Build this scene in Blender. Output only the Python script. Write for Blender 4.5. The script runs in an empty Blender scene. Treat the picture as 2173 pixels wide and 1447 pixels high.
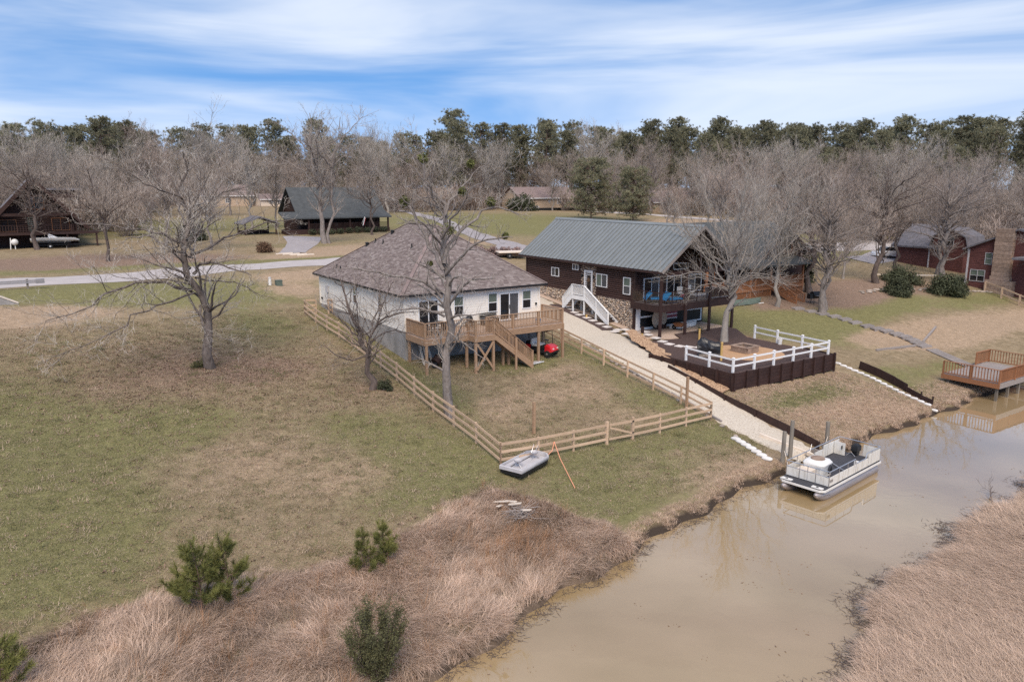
import bpy, math, random
import numpy as np
from mathutils import Matrix, Vector, Quaternion
R = math.radians
random.seed(7)
rng = np.random.default_rng(11)
S = bpy.context.scene
COL = S.collection

# ------------------------------------------------------------------ camera
cam_d = bpy.data.cameras.new('camera'); cam = bpy.data.objects.new('camera', cam_d); COL.objects.link(cam)
S.camera = cam
cam_d.sensor_width = 36; cam_d.lens = 36*1620/2173
cam_d.clip_start = .2; cam_d.clip_end = 4000
PITCH = math.atan(326.5/1620); YAW = R(34.1)
cam.location = (0, 0, 15)
cam.rotation_euler = (math.pi/2-PITCH, 0, -YAW)
CR = Vector((math.cos(YAW), -math.sin(YAW), 0)); CF = Vector((math.sin(YAW), math.cos(YAW), 0))

# ------------------------------------------------------------------ sky and sun
SUN_EL, SUN_AZ = 50, 212          # azimuth clockwise from +Y
W = bpy.data.worlds.new('World'); S.world = W; W.use_nodes = True
nt = W.node_tree; N = nt.nodes; Lk = nt.links; N.clear()
def nd(t, **k):
    n = N.new(t)
    for a, b in k.items(): setattr(n, a, b)
    return n
wo = nd('ShaderNodeOutputWorld'); bg = nd('ShaderNodeBackground'); Lk.new(bg.outputs[0], wo.inputs[0])
sky = nd('ShaderNodeTexSky', sky_type='NISHITA', sun_disc=False, sun_elevation=R(SUN_EL), sun_rotation=R(SUN_AZ), altitude=200, air_density=1.0, dust_density=.25, ozone_density=3.0)
hs = nd('ShaderNodeHueSaturation'); hs.inputs['Saturation'].default_value = 1.12; hs.inputs['Value'].default_value = 1.0
Lk.new(sky.outputs[0], hs.inputs['Color'])
tint = nd('ShaderNodeMix', data_type='RGBA', blend_type='MULTIPLY'); tint.inputs[0].default_value = 1
tint.inputs[7].default_value = (.40, .82, .98, 1); Lk.new(hs.outputs[0], tint.inputs[6])
tc = nd('ShaderNodeTexCoord'); vm = nd('ShaderNodeVectorMath', operation='MULTIPLY_ADD'); vm.inputs[1].default_value = (1, 1, .75); vm.inputs[2].default_value = (0, 0, .30); Lk.new(tc.outputs['Generated'], vm.inputs[0]); Lk.new(vm.outputs[0], sky.inputs['Vector'])
sp = nd('ShaderNodeSeparateXYZ'); Lk.new(tc.outputs['Generated'], sp.inputs[0])
def mth(op, a, b=None):
    m = nd('ShaderNodeMath', operation=op)
    for i, v in enumerate((a, b)):
        if v is None: continue
        if isinstance(v, (int, float)): m.inputs[i].default_value = v
        else: Lk.new(v, m.inputs[i])
    return m.outputs[0]
mp = nd('ShaderNodeMapping'); mp.inputs['Rotation'].default_value = (0, 0, R(20)); mp.inputs['Scale'].default_value = (1.5, 1.5, 12); mp.inputs['Location'].default_value = (3.3, .6, 1.4)
Lk.new(tc.outputs['Generated'], mp.inputs[0])
n1 = nd('ShaderNodeTexNoise'); n1.inputs['Scale'].default_value = 1.25; n1.inputs['Detail'].default_value = 5; n1.inputs['Roughness'].default_value = .5; n1.inputs['Distortion'].default_value = .5
Lk.new(mp.outputs[0], n1.inputs['Vector'])
cr = nd('ShaderNodeValToRGB'); cr.color_ramp.elements[0].position = .31; cr.color_ramp.elements[1].position = .76; cr.color_ramp.interpolation = 'EASE'
cr.color_ramp.elements[0].color = (.10, .10, .10, 1); cr.color_ramp.elements[1].color = (.74, .74, .74, 1)
Lk.new(n1.outputs['Fac'], cr.inputs[0])
mx = nd('ShaderNodeMix', data_type='RGBA'); Lk.new(cr.outputs[0], mx.inputs[0]); Lk.new(tint.outputs[2], mx.inputs[6])
mx.inputs[7].default_value = (4.75, 4.95, 5.25, 1)
Lk.new(mx.outputs[2], bg.inputs['Color']); bg.inputs['Strength'].default_value = .11
sd = bpy.data.lights.new('sun', 'SUN'); sd.energy = 2.1; sd.angle = R(42); sd.color = (1, .86, .70)
sun = bpy.data.objects.new('sun', sd); COL.objects.link(sun)
az = R(SUN_AZ); el = R(SUN_EL)
sun.rotation_euler = Vector((-math.sin(az)*math.cos(el), -math.cos(az)*math.cos(el), -math.sin(el))).to_track_quat('-Z', 'Y').to_euler()
S.view_settings.view_transform = 'Standard'; S.view_settings.look = 'None'; S.view_settings.gamma = 1; S.view_settings.use_curve_mapping = False
S.view_settings.exposure = 0.98
S.cycles.max_bounces = 6; S.cycles.diffuse_bounces = 3; S.cycles.glossy_bounces = 3; S.cycles.transparent_max_bounces = 8
S.cycles.use_denoising = False
S.cycles.caustics_reflective = False; S.cycles.caustics_refractive = False

# ------------------------------------------------------------------ helpers
def newmesh(name, v, f, mat=None, smooth=False):
    me = bpy.data.meshes.new(name)
    me.from_pydata([tuple(map(float, a)) for a in v], [], [tuple(map(int, a)) for a in f]) if not isinstance(f, np.ndarray) else npmesh(me, v, f)
    if mat is not None: me.materials.append(mat)
    if smooth: me.polygons.foreach_set('use_smooth', [True]*len(me.polygons))
    me.update(); return me
def npmesh(me, v, f):
    v = np.asarray(v, np.float32); f = np.asarray(f, np.int32); k = f.shape[1]
    me.vertices.add(len(v)); me.vertices.foreach_set('co', v.ravel())
    me.loops.add(f.size); me.loops.foreach_set('vertex_index', f.ravel())
    me.polygons.add(len(f)); me.polygons.foreach_set('loop_start', np.arange(0, f.size, k, dtype=np.int32))
    me.update(calc_edges=True)
WORLD = {}
def thing(name, label, cat, loc=(0, 0, 0), rz=0, group=None, local=False):
    o = bpy.data.objects.new(name, None); COL.objects.link(o); o.empty_display_size = .3
    o.location = loc; o.rotation_euler = (0, 0, rz); o['label'] = label; o['category'] = cat
    if group: o['group'] = group
    if not local: WORLD[o] = Matrix.Translation(-Vector(loc))
    return o
def tag(o, label, cat, group=None):
    o['label'] = label; o['category'] = cat
    if group: o['group'] = group
    return o
def piece(name, me, parent=None, loc=(0, 0, 0), rot=None, scale=None):
    o = bpy.data.objects.new(name, me); COL.objects.link(o); o.location = loc
    if rot is not None:
        if isinstance(rot, Quaternion): o.rotation_mode = 'QUATERNION'; o.rotation_quaternion = rot
        else: o.rotation_euler = rot
    if scale is not None: o.scale = scale
    if parent is not None:
        o.parent = parent
        if parent in WORLD: o.matrix_parent_inverse = WORLD[parent]
    return o
BC = {}
CUBE_F = [(0,1,3,2),(4,6,7,5),(0,4,5,1),(2,3,7,6),(0,2,6,4),(1,5,7,3)]
def bxm(sx, sy, sz, mat):
    k = (round(sx, 3), round(sy, 3), round(sz, 3), mat.name)
    if k not in BC:
        v = [(x*sx/2, y*sy/2, z*sz/2) for x in (-1, 1) for y in (-1, 1) for z in (-1, 1)]
        BC[k] = newmesh('block', v, CUBE_F, mat)
    return BC[k]
def bp(name, c, s, mat, parent=None, rot=None):
    return piece(name, bxm(*s, mat), parent, c, rot)
def bb(name, lo, hi, mat, parent=None):
    return bp(name, [(a+b)/2 for a, b in zip(lo, hi)], [abs(b-a) for a, b in zip(lo, hi)], mat, parent)
def frame_q(d, up=(0, 0, 1)):
    x = Vector(d).normalized(); u = Vector(up)
    if abs(x.dot(u)) > .999: u = Vector((0, 1, 0))
    y = u.cross(x).normalized(); z = x.cross(y)
    return Matrix((x, y, z)).transposed().to_quaternion()
def beam(name, a, b, w, h, mat, parent=None):
    a, b = Vector(a), Vector(b)
    return piece(name, bxm((b-a).length, w, h, mat), parent, (a+b)/2, frame_q(b-a))
class MB:
    def __init__(s): s.v = []; s.f = []
    def add(s, v, f):
        o = len(s.v); s.v += [tuple(a) for a in v]; s.f += [tuple(i+o for i in q) for q in f]; return s
    def box(s, c, sz, rot=None):
        v = [Vector((x*sz[0]/2, y*sz[1]/2, z*sz[2]/2)) for x in (-1, 1) for y in (-1, 1) for z in (-1, 1)]
        if rot is not None: v = [rot @ a for a in v]
        return s.add([a+Vector(c) for a in v], CUBE_F)
    def lohi(s, lo, hi): return s.box([(a+b)/2 for a, b in zip(lo, hi)], [abs(b-a) for a, b in zip(lo, hi)])
    def beam(s, a, b, w, h):
        a, b = Vector(a), Vector(b); return s.box((a+b)/2, ((b-a).length, w, h), frame_q(b-a).to_matrix())
    def tube(s, pts, rs, n=8, caps=True):
        pts = [Vector(p) for p in pts]
        if isinstance(rs, (int, float)): rs = [rs]*len(pts)
        o = len(s.v)
        for i, p in enumerate(pts):
            d = (pts[min(i+1, len(pts)-1)]-pts[max(i-1, 0)]).normalized()
            u = Vector((0, 0, 1)) if abs(d.z) < .9 else Vector((1, 0, 0))
            a = u.cross(d).normalized(); b = d.cross(a)
            for k in range(n):
                t = 2*math.pi*k/n; s.v.append(tuple(p+rs[i]*(math.cos(t)*a+math.sin(t)*b)))
        for i in range(len(pts)-1):
            for k in range(n): s.f.append((o+i*n+k, o+i*n+(k+1) % n, o+(i+1)*n+(k+1) % n, o+(i+1)*n+k))
        if caps:
            s.f.append(tuple(o+k for k in reversed(range(n)))); e = o+(len(pts)-1)*n; s.f.append(tuple(e+k for k in range(n)))
        return s
    def lathe(s, c, prof, n=16, axis='z'):
        o = len(s.v)
        for r, h in prof:
            for k in range(n):
                t = 2*math.pi*k/n; a, b = r*math.cos(t), r*math.sin(t)
                p = (a, b, h) if axis == 'z' else (a, h, b) if axis == 'y' else (h, a, b)
                s.v.append(tuple(x+y for x, y in zip(c, p)))
        for i in range(len(prof)-1):
            for k in range(n): s.f.append((o+i*n+k, o+i*n+(k+1) % n, o+(i+1)*n+(k+1) % n, o+(i+1)*n+k))
        s.f.append(tuple(o+k for k in reversed(range(n)))); e = o+(len(prof)-1)*n; s.f.append(tuple(e+k for k in range(n)))
        return s
    def prism(s, poly, a, b, axis='z'):
        n = len(poly); o = len(s.v)
        def mk(p, h): return (p[0], p[1], h) if axis == 'z' else (p[0], h, p[1]) if axis == 'y' else (h, p[0], p[1])
        s.v += [mk(p, a) for p in poly]+[mk(p, b) for p in poly]
        s.f.append(tuple(o+i for i in reversed(range(n)))); s.f.append(tuple(o+n+i for i in range(n)))
        for i in range(n): s.f.append((o+i, o+(i+1) % n, o+n+(i+1) % n, o+n+i))
        return s
    def loft(s, rings, cap=True):
        o = len(s.v); n = len(rings[0])
        for r in rings: s.v += [tuple(p) for p in r]
        for i in range(len(rings)-1):
            for k in range(n): s.f.append((o+i*n+k, o+i*n+(k+1) % n, o+(i+1)*n+(k+1) % n, o+(i+1)*n+k))
        if cap:
            s.f.append(tuple(o+k for k in reversed(range(n)))); e = o+(len(rings)-1)*n; s.f.append(tuple(e+k for k in range(n)))
        return s
    def ball(s, c, r, n=10, m=6, jit=0):
        prof = [(max(1e-3, math.sin(math.pi*i/m)), -math.cos(math.pi*i/m)) for i in range(m+1)]
        o = len(s.v); r = r if hasattr(r, '__len__') else (r, r, r)
        for q, h in prof:
            for k in range(n):
                t = 2*math.pi*k/n; j = 1+jit*random.uniform(-1, 1)
                s.v.append((c[0]+r[0]*q*math.cos(t)*j, c[1]+r[1]*q*math.sin(t)*j, c[2]+r[2]*h*j))
        for i in range(m):
            for k in range(n): s.f.append((o+i*n+k, o+i*n+(k+1) % n, o+(i+1)*n+(k+1) % n, o+(i+1)*n+k))
        return s
    def mesh(s, name, mat, smooth=False):
        me = newmesh(name, s.v, s.f, mat, smooth)
        if smooth:
            try: me.set_sharp_from_angle(angle=R(40))
            except Exception: pass
        return me
    def build(s, name, mat, parent=None, smooth=False, kind=None):
        o = piece(name, s.mesh(name, mat, smooth), parent)
        if kind: o['kind'] = kind
        return o
def colattr(me, name, cols):
    a = me.attributes.new(name, 'FLOAT_COLOR', 'POINT'); c = np.ones((len(me.vertices), 4), np.float32); c[:, :3] = cols
    a.data.foreach_set('color', c.ravel())
ORD = 'first second third fourth fifth sixth seventh eighth ninth tenth eleventh twelfth thirteenth fourteenth fifteenth sixteenth seventeenth eighteenth'.split()
def copy_tree(o, parent=None, loc=None, rz=None, sc=None):
    c = o.copy(); COL.objects.link(c)
    if parent is not None: c.parent = parent
    if loc is not None: c.location = loc
    if rz is not None: c.rotation_euler = (0, 0, rz)
    if sc is not None: c.scale = sc if hasattr(sc, '__len__') else (sc, sc, sc)
    for ch in list(o.children): copy_tree(ch, c)
    return c

# ------------------------------------------------------------------ materials
MATS = {}
def pm(name, c1, c2=None, scale=4., rough=.8, bump=0., stretch=(1, 1, 1), rnd=.12, detail=4, spec=.3, metal=0., bscale=None, attr=None, sub=0, lo=.35, hi=.65, coat=0.):
    m = bpy.data.materials.new(name); m.use_nodes = True; MATS[name] = m
    t = m.node_tree; n = t.nodes; l = t.links; b = n['Principled BSDF']
    b.inputs['Roughness'].default_value = rough; b.inputs['Specular IOR Level'].default_value = spec; b.inputs['Metallic'].default_value = metal
    if coat: b.inputs['Coat Weight'].default_value = coat; b.inputs['Coat Roughness'].default_value = .05
    if c2 is None: c2 = tuple(x*.78 for x in c1)
    tc = n.new('ShaderNodeTexCoord'); oi = n.new('ShaderNodeObjectInfo')
    ad = n.new('ShaderNodeVectorMath'); ad.operation = 'MULTIPLY_ADD'
    l.new(oi.outputs['Random'], ad.inputs[0]); ad.inputs[1].default_value = (37, 53, 71); l.new(tc.outputs['Object'], ad.inputs[2])
    mp = n.new('ShaderNodeMapping'); mp.inputs['Scale'].default_value = stretch; l.new(ad.outputs[0], mp.inputs[0])
    nz = n.new('ShaderNodeTexNoise'); nz.inputs['Scale'].default_value = scale; nz.inputs['Detail'].default_value = detail; nz.inputs['Roughness'].default_value = .6
    l.new(mp.outputs[0], nz.inputs['Vector'])
    rp = n.new('ShaderNodeValToRGB'); rp.color_ramp.elements[0].position = lo; rp.color_ramp.elements[1].position = hi
    rp.color_ramp.elements[0].color = (*c2, 1); rp.color_ramp.elements[1].color = (*c1, 1); l.new(nz.outputs['Fac'], rp.inputs[0])
    out = rp.outputs[0]
    if attr:
        at = n.new('ShaderNodeAttribute'); at.attribute_name = attr
        mm = n.new('ShaderNodeMix'); mm.data_type = 'RGBA'; mm.blend_type = 'MULTIPLY'; mm.inputs[0].default_value = 1
        l.new(at.outputs['Color'], mm.inputs[6]); l.new(out, mm.inputs[7]); out = mm.outputs[2]
    if rnd:
        mr = n.new('ShaderNodeMapRange'); mr.inputs[3].default_value = 1-rnd; mr.inputs[4].default_value = 1+rnd; l.new(oi.outputs['Random'], mr.inputs[0])
        h = n.new('ShaderNodeHueSaturation'); l.new(mr.outputs[0], h.inputs['Value']); l.new(out, h.inputs['Color']); out = h.outputs[0]
    l.new(out, b.inputs['Base Color'])
    if bump:
        nb = nz
        if bscale:
            nb = n.new('ShaderNodeTexNoise'); nb.inputs['Scale'].default_value = bscale; nb.inputs['Detail'].default_value = 4; l.new(mp.outputs[0], nb.inputs['Vector'])
        bu = n.new('ShaderNodeBump'); bu.inputs['Strength'].default_value = bump; bu.inputs['Distance'].default_value = .03
        l.new(nb.outputs['Fac'], bu.inputs['Height']); l.new(bu.outputs[0], b.inputs['Normal'])
    return m
def leafmat(name, c1, c2, scale=1.2, rnd=.15, trans=.25, attr=None):
    m = pm(name, c1, c2, scale, .75, rnd=rnd, spec=.15, attr=attr)
    m.node_tree.nodes['Principled BSDF'].inputs['Subsurface Weight'].default_value = 0
    return m
M = {}
M['fencewood'] = pm('fresh_pine', (.60,.43,.30), (.46,.32,.21), 3, .85, .2, (1,8,8))
M['deckwood'] = pm('treated_deck_timber', (.41,.265,.165), (.30,.185,.115), 3, .8, .2, (1,8,8))
M['deckfloor'] = pm('sunned_deck_board', (.50,.37,.29), (.38,.27,.20), 3, .85, .2, (1,8,8))
M['cedar'] = pm('stained_cedar', (.34,.155,.075), (.23,.10,.05), 3, .7, .2, (1,8,8))
M['redwood'] = pm('red_brown_log', (.055,.028,.023), (.036,.019,.016), 2.5, .75, .3, (1,6,6))
M['greywood'] = pm('weathered_grey_plank', (.33,.29,.27), (.22,.19,.175), 3, .9, .3, (1,8,8))
M['pile'] = pm('weathered_pile', (.24,.21,.175), (.15,.13,.11), 4, .9, .4, (1,1,.2))
M['log'] = pm('dark_brown_log_siding', (.080,.042,.034), (.054,.028,.023), 2, .6, .2, (1,.3,4), rnd=.18, spec=.35)
M['darkwood'] = pm('dark_brown_timber', (.050,.026,.022), (.034,.018,.016), 3, .6, .15, rnd=.1)
M['rib'] = pm('grey_metal_roof', (.25,.262,.258), (.215,.226,.222), .6, .42, 0, rnd=.035, spec=.5, metal=.25)
M['shingle'] = pm('brown_asphalt_shingle', (1,1,1), (.80,.78,.78), 14, .95, .4, rnd=0, attr='col', spec=.1)
M['greenshingle'] = pm('green_grey_shingle', (.085,.09,.092), (.064,.068,.07), 1.4, .92, .3, rnd=.05, spec=.15)
M['greyshingle'] = pm('grey_shingle', (.17,.16,.175), (.12,.115,.125), 1.6, .92, .3, rnd=.05, spec=.1)
M['tanshingle'] = pm('faded_tan_shingle', (.25,.19,.18), (.19,.145,.135), 1.6, .92, .3, rnd=.05, spec=.1)
M['fascia'] = pm('black_fascia', (.022,.020,.022), (.016,.015,.016), 3, .5, rnd=.05)
M['siding'] = pm('cream_lap_siding', (.82,.76,.68), (.77,.71,.63), 1.2, .6, .05, (.4,.4,3), rnd=.03)
M['white'] = pm('white_paint', (.80,.80,.80), (.72,.72,.73), 2, .5, rnd=.03)
M['trim'] = pm('white_vinyl', (.80,.79,.79), (.74,.73,.73), 2, .4, rnd=.02)
M['concrete'] = pm('poured_concrete', (.34,.32,.31), (.22,.21,.20), .9, .9, .3, detail=8, rnd=.04)
M['slab'] = pm('tan_concrete_slab', (.50,.38,.30), (.42,.31,.24), 1.1, .9, .15, detail=6, rnd=.05)
M['paver'] = pm('pale_concrete_paver', (.72,.66,.62), (.62,.56,.52), 3, .9, .15, rnd=.06)
M['road'] = pm('pale_concrete_road', (.46,.415,.40), (.39,.35,.335), .7, .92, .15, detail=8, rnd=0)
M['drive'] = pm('worn_asphalt_drive', (.36,.325,.325), (.29,.26,.26), .9, .95, .2, detail=8, rnd=0)
M['gravel'] = pm('pale_limestone_gravel', (.58,.51,.42), (.36,.295,.23), 11, .95, 1., detail=6, rnd=0, lo=.3, hi=.55)
M['chips'] = pm('orange_wood_chips', (.50,.34,.215), (.17,.09,.055), 9, .95, 1., detail=6, rnd=.1, lo=.36, hi=.62)
M['mulch'] = pm('dark_brown_mulch', (.105,.068,.06), (.058,.038,.034), 9, .98, 1., detail=6, rnd=0)
M['sand'] = pm('orange_sand', (.50,.31,.18), (.42,.26,.15), 6, .95, .3, detail=6, rnd=.03)
M['stone'] = pm('river_stone', (1,1,1), (.78,.76,.74), 12, .85, .3, rnd=0, attr='col')
M['mortar'] = pm('stone_mortar', (.20,.165,.14), (.15,.12,.10), 6, .95, .3, rnd=0)
M['glass'] = pm('dark_window_pane', (.018,.019,.022), (.014,.014,.016), 1, .04, rnd=0, spec=.6)
M['blind'] = pm('blind_behind_pane', (.14,.17,.14), (.11,.135,.11), 2, .12, rnd=.1, spec=.6)
M['screen'] = pm('grey_screen_pane', (.085,.085,.09), (.06,.06,.065), 2, .3, rnd=.1, spec=.5)
M['tintglass'] = pm('tinted_glass_panel', (.05,.05,.06), (.035,.035,.04), 1, .05, rnd=.05, spec=.7)
M['brick'] = pm('red_brick', (.155,.062,.054), (.10,.040,.036), 3, .85, .3, rnd=.12)
M['chim'] = pm('tan_chimney_stone', (.36,.26,.20), (.22,.155,.12), 4, .9, .5, rnd=.18)
M['yellow'] = pm('pale_yellow_brick', (.52,.40,.29), (.44,.33,.24), 2, .9, .1, rnd=.06)
M['yelpost'] = pm('yellow_pine_post', (.60,.40,.15), (.50,.32,.11), 3, .8, .1, rnd=.05)
M['black'] = pm('black_plastic', (.020,.020,.022), (.014,.014,.015), 5, .45, rnd=.05)
M['charcoal'] = pm('charcoal_deck_vinyl', (.060,.060,.070), (.048,.048,.056), 6, .7, .1, rnd=.05)
M['rubber'] = pm('black_rubber', (.018,.018,.018), None, 8, .85, .2, rnd=.05)
M['chrome'] = pm('brushed_aluminium', (.62,.60,.60), (.52,.50,.50), 3, .35, rnd=.03, metal=.8, spec=.5)
M['alu'] = pm('dull_aluminium', (.42,.38,.38), (.34,.31,.31), 2, .45, .05, (.6,3,3), rnd=.03, metal=.55)
M['red'] = pm('glossy_red_body', (.55,.015,.02), (.48,.012,.018), 1, .25, rnd=0, spec=.5, coat=.4)
M['boatgrey'] = pm('grey_moulded_plastic', (.50,.48,.49), (.43,.41,.42), 2, .5, rnd=.03)
M['boatblack'] = pm('black_hull_plastic', (.020,.020,.022), None, 2, .5, rnd=0)
M['panel'] = pm('stained_white_boat_panel', (.70,.67,.62), (.42,.38,.31), 2.2, .5, 0, (3,3,.5), rnd=.03, lo=.22, hi=.5)
M['gel'] = pm('white_gelcoat', (.76,.74,.71), (.68,.66,.63), 2, .3, rnd=.02, spec=.5)
M['orange'] = pm('orange_strap', (.80,.36,.22), (.70,.30,.18), 5, .6, rnd=0)
M['blue'] = pm('bright_blue_cushion', (.03,.30,.60), (.025,.25,.52), 4, .8, rnd=.05)
M['navy'] = pm('navy_flag_cloth', (.03,.035,.16), None, 4, .9, rnd=0)
M['flagred'] = pm('red_flag_cloth', (.45,.05,.06), None, 4, .9, rnd=0)
M['pink'] = pm('faded_flag_red', (.40,.13,.15), None, 4, .9, rnd=0)
M['tarp'] = pm('black_tarp', (.022,.020,.022), (.012,.011,.012), 3, .35, .4, rnd=0, spec=.5)
M['greentarp'] = pm('dull_green_hull', (.115,.145,.12), (.09,.115,.095), 2, .6, rnd=0)
M['tanrock'] = pm('tan_boulder', (.50,.40,.30), (.40,.31,.23), 4, .9, .5, rnd=.05)
M['bag'] = pm('white_sandbag', (.72,.69,.66), (.60,.57,.54), 5, .85, .4, rnd=.08)
M['rock'] = pm('pale_field_rock', (.40,.34,.29), (.28,.23,.19), 6, .95, .5, rnd=.25)
M['cream'] = pm('cream_awning', (.70,.60,.50), (.62,.53,.44), 2, .8, rnd=.05)
M['carwhite'] = pm('white_car_paint', (.78,.78,.79), (.74,.74,.75), 1, .2, rnd=0, spec=.5, coat=.5)
M['bark'] = pm('grey_bark', (.27,.235,.215), (.15,.125,.112), 7, .95, .6, (1,1,.25), rnd=.06)
M['barkdark'] = pm('dark_brown_bark', (.15,.115,.10), (.08,.06,.052), 7, .95, .6, (1,1,.25), rnd=.08)
M['barkmix'] = pm('lichen_grey_bark', (.20,.165,.145), (.09,.07,.06), 5, .95, .6, (1,1,.3), rnd=.05)
M['barkpale'] = pm('pale_smooth_bark', (.33,.295,.26), (.24,.21,.185), 5, .9, .3, (1,1,.3), rnd=.05)
M['twig'] = pm('grey_twig', (.41,.345,.295), (.28,.232,.197), 1.3, .95, rnd=.10)
M['twigpale'] = pm('pale_twig', (.50,.45,.40), (.34,.30,.26), 1.3, .95, rnd=.10)
M['twigpink'] = pm('pinkish_twig', (.43,.345,.295), (.29,.232,.197), .35, .95, rnd=.12)
M['pinebark'] = pm('pine_bark', (.20,.135,.105), (.12,.08,.065), 6, .95, .5, (1,1,.3), rnd=.1)
M['needle'] = leafmat('pine_needles', (.25,.235,.15), (.15,.147,.092), .5, .22)
M['needle2'] = leafmat('young_pine_needles', (.21,.205,.065), (.10,.11,.035), 1.6, .12)
M['evergreen'] = leafmat('dark_evergreen_leaf', (.085,.092,.052), (.040,.046,.027), 1.5, .15)
M['shrubleaf'] = leafmat('olive_shrub_leaf', (.13,.125,.060), (.060,.060,.030), 2.5, .12)
M['mistle'] = leafmat('mistletoe', (.13,.135,.045), (.07,.075,.025), 4, .15)
M['deadleaf'] = leafmat('dead_oak_leaf', (.16,.095,.06), (.09,.055,.035), 4, .15)
M['drygrass'] = pm('dry_tall_grass', (.68,.50,.385), (.42,.30,.225), .45, .95, rnd=.36, spec=.1)
M['drygrass2'] = pm('matted_tan_grass', (.63,.465,.35), (.37,.27,.195), .5, .95, rnd=.22, spec=.1)
M['browngrass'] = pm('dark_brown_thatch', (.36,.265,.20), (.22,.16,.12), .5, .95, rnd=.3, spec=.1)
M['weedgreen'] = pm('low_green_weed', (.20,.19,.09), (.12,.115,.055), .5, .95, rnd=.3, spec=.1)
M['rustgrass'] = pm('rusty_broomsedge', (.42,.24,.13), (.30,.16,.09), .8, .95, rnd=.2, spec=.1)
M['lawngrass'] = pm('short_lawn_blade', (.25,.232,.125), (.185,.172,.088), .35, .95, rnd=.35, spec=.1)
M['lawntan'] = pm('dormant_lawn_blade', (.42,.325,.235), (.29,.22,.155), .4, .95, rnd=.3, spec=.1)
M['litter'] = pm('fallen_leaf', (.33,.225,.165), (.19,.125,.09), 2, .95, rnd=.35, spec=.1)
M['hedge'] = pm('dry_pinkish_hydrangea', (.34,.235,.215), (.20,.13,.115), 4, .95, rnd=.15)

# ------------------------------------------------------------------ lie of the land
def lerpf(x,pts):
    xs=[p[0] for p in pts]; ys=[p[1] for p in pts]
    return np.interp(x,xs,ys)
SH=[(-200,6),(-40,10),(-20,13),(-6,15.6),(0,16.6),(6,17.9),(9.8,18.8),(15.9,20.6),(19.9,21.4),(26,22.8),(33,23.8),(40,24.3),(50.5,24.7),(59,25.3),(70,25.4),(90,25),(140,23),(400,20)]
OP=[(-200,-6),(-40,-2),(-6,4.5),(6,7.5),(13,9.1),(19.7,11.55),(24,13.15),(29.8,14.3),(35,14.7),(40.5,14.9),(46,15.7),(60,15.9),(90,15),(400,10)]
P1=[(-3,-1.3),(-.4,-.45),(0,0),(.45,.42),(2.5,.68),(6.5,1.12),(8.6,1.42),(20.4,3.26),(23,3.68),(37,5.2),(45,6.0),(53,6.8),(62,6.85),(80,7.2),(120,8.0),(200,9),(400,10.5),(900,13)]
P2=[(-3,-1.3),(-.4,-.45),(0,0),(.45,.42),(6,1.5),(8,1.85),(14,2.6),(19.5,3.05),(22.5,3.12),(30,3.9),(38,4.9),(45,6.0),(53,6.8),(62,6.85),(80,7.2),(120,8.0),(200,9),(400,10.5),(900,13)]
PO=[(-3,-1.3),(-.4,-.4),(0,0),(.5,.35),(2,.6),(8,.9),(40,1.5),(200,2)]
def sst(a,b,x):
    t=np.clip((x-a)/(b-a),0,1); return t*t*(3-2*t)
def wob(x,y):
    return .10*np.sin(.31*x+.7*np.sin(.17*y))*np.cos(.23*y+1.3)+.05*np.sin(.83*x+1.1)*np.sin(.71*y+.4)
def tz(x,y):
    x=np.asarray(x,float); y=np.asarray(y,float)
    sh=lerpf(x,SH)+.22*np.sin(x*.9)+.13*np.sin(x*2.3+1); op=lerpf(x,OP)+.3*np.sin(x*.7+2)+.18*np.sin(x*2.1)
    d=y-sh
    sf=np.interp(y,[38,44],[0,-2.8]); w2=sst(37.7,39.0,x-sf)*(1-sst(52,60,x))
    za=lerpf(d,P1)*(1-w2)+lerpf(d,P2)*w2
    zb=lerpf(op-y,PO)
    z=np.where(y>(sh+op)/2,za,zb)
    amp=sst(1,6,d)*(1-.0*w2)+sst(1,6,op-y)
    return z+wob(x,y)*np.clip(amp,0,1)*np.where((x>20.5)&(x<56)&(y>40)&(y<64),.15,1)

# ------------------------------------------------------------------ terrain
XS = np.concatenate([np.arange(-700, -60, 40), np.arange(-60, -14, 4), np.arange(-14, 72, .4), np.arange(72, 110, 1.), np.arange(110, 260, 5), np.arange(260, 1300, 40)])
YS = np.concatenate([np.arange(-300, -10, 15), np.arange(-10, 4, 2), np.arange(4, 50, .4), np.arange(50, 100, .8), np.arange(100, 220, 3), np.arange(220, 400, 12), np.arange(400, 1800, 50)])
gx, gy = np.meshgrid(XS, YS)
GZ = tz(gx, gy)
# level bench under the patio and the log house garage
pat = (gx > 39.2) & (gx < 52.5) & (gy > 32.2) & (gy < 48)
GZ = np.where(pat, np.minimum(GZ, 2.9), GZ)
nx, ny = len(XS), len(YS)
gi = np.arange(nx*ny).reshape(ny, nx)
gf = np.stack([gi[:-1, :-1], gi[:-1, 1:], gi[1:, 1:], gi[1:, :-1]], -1).reshape(-1, 4)
gv = np.stack([gx, gy, GZ], -1).reshape(-1, 3)
EDGE = [(-60, 20), (-12, 24.5), (-1.15, 25.5), (2.1, 26.2), (6, 25.6), (10.3, 25.65), (13.75, 26.9), (16.4, 28.1), (17.98, 28.2), (19.4, 26.7), (20.2, 23.6), (26, 24.1), (33, 24.9), (36, 25.6), (39, 31.5), (44, 31.9), (50, 31.5), (52, 27), (58, 26.6), (70, 26.8), (400, 26)]
def blobs(L, x, y):
    o = np.zeros_like(x)
    for bx, by, rx, ry, w in L: o += w*np.exp(-((x-bx)/rx)**2-((y-by)/ry)**2)
    return o
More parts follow.
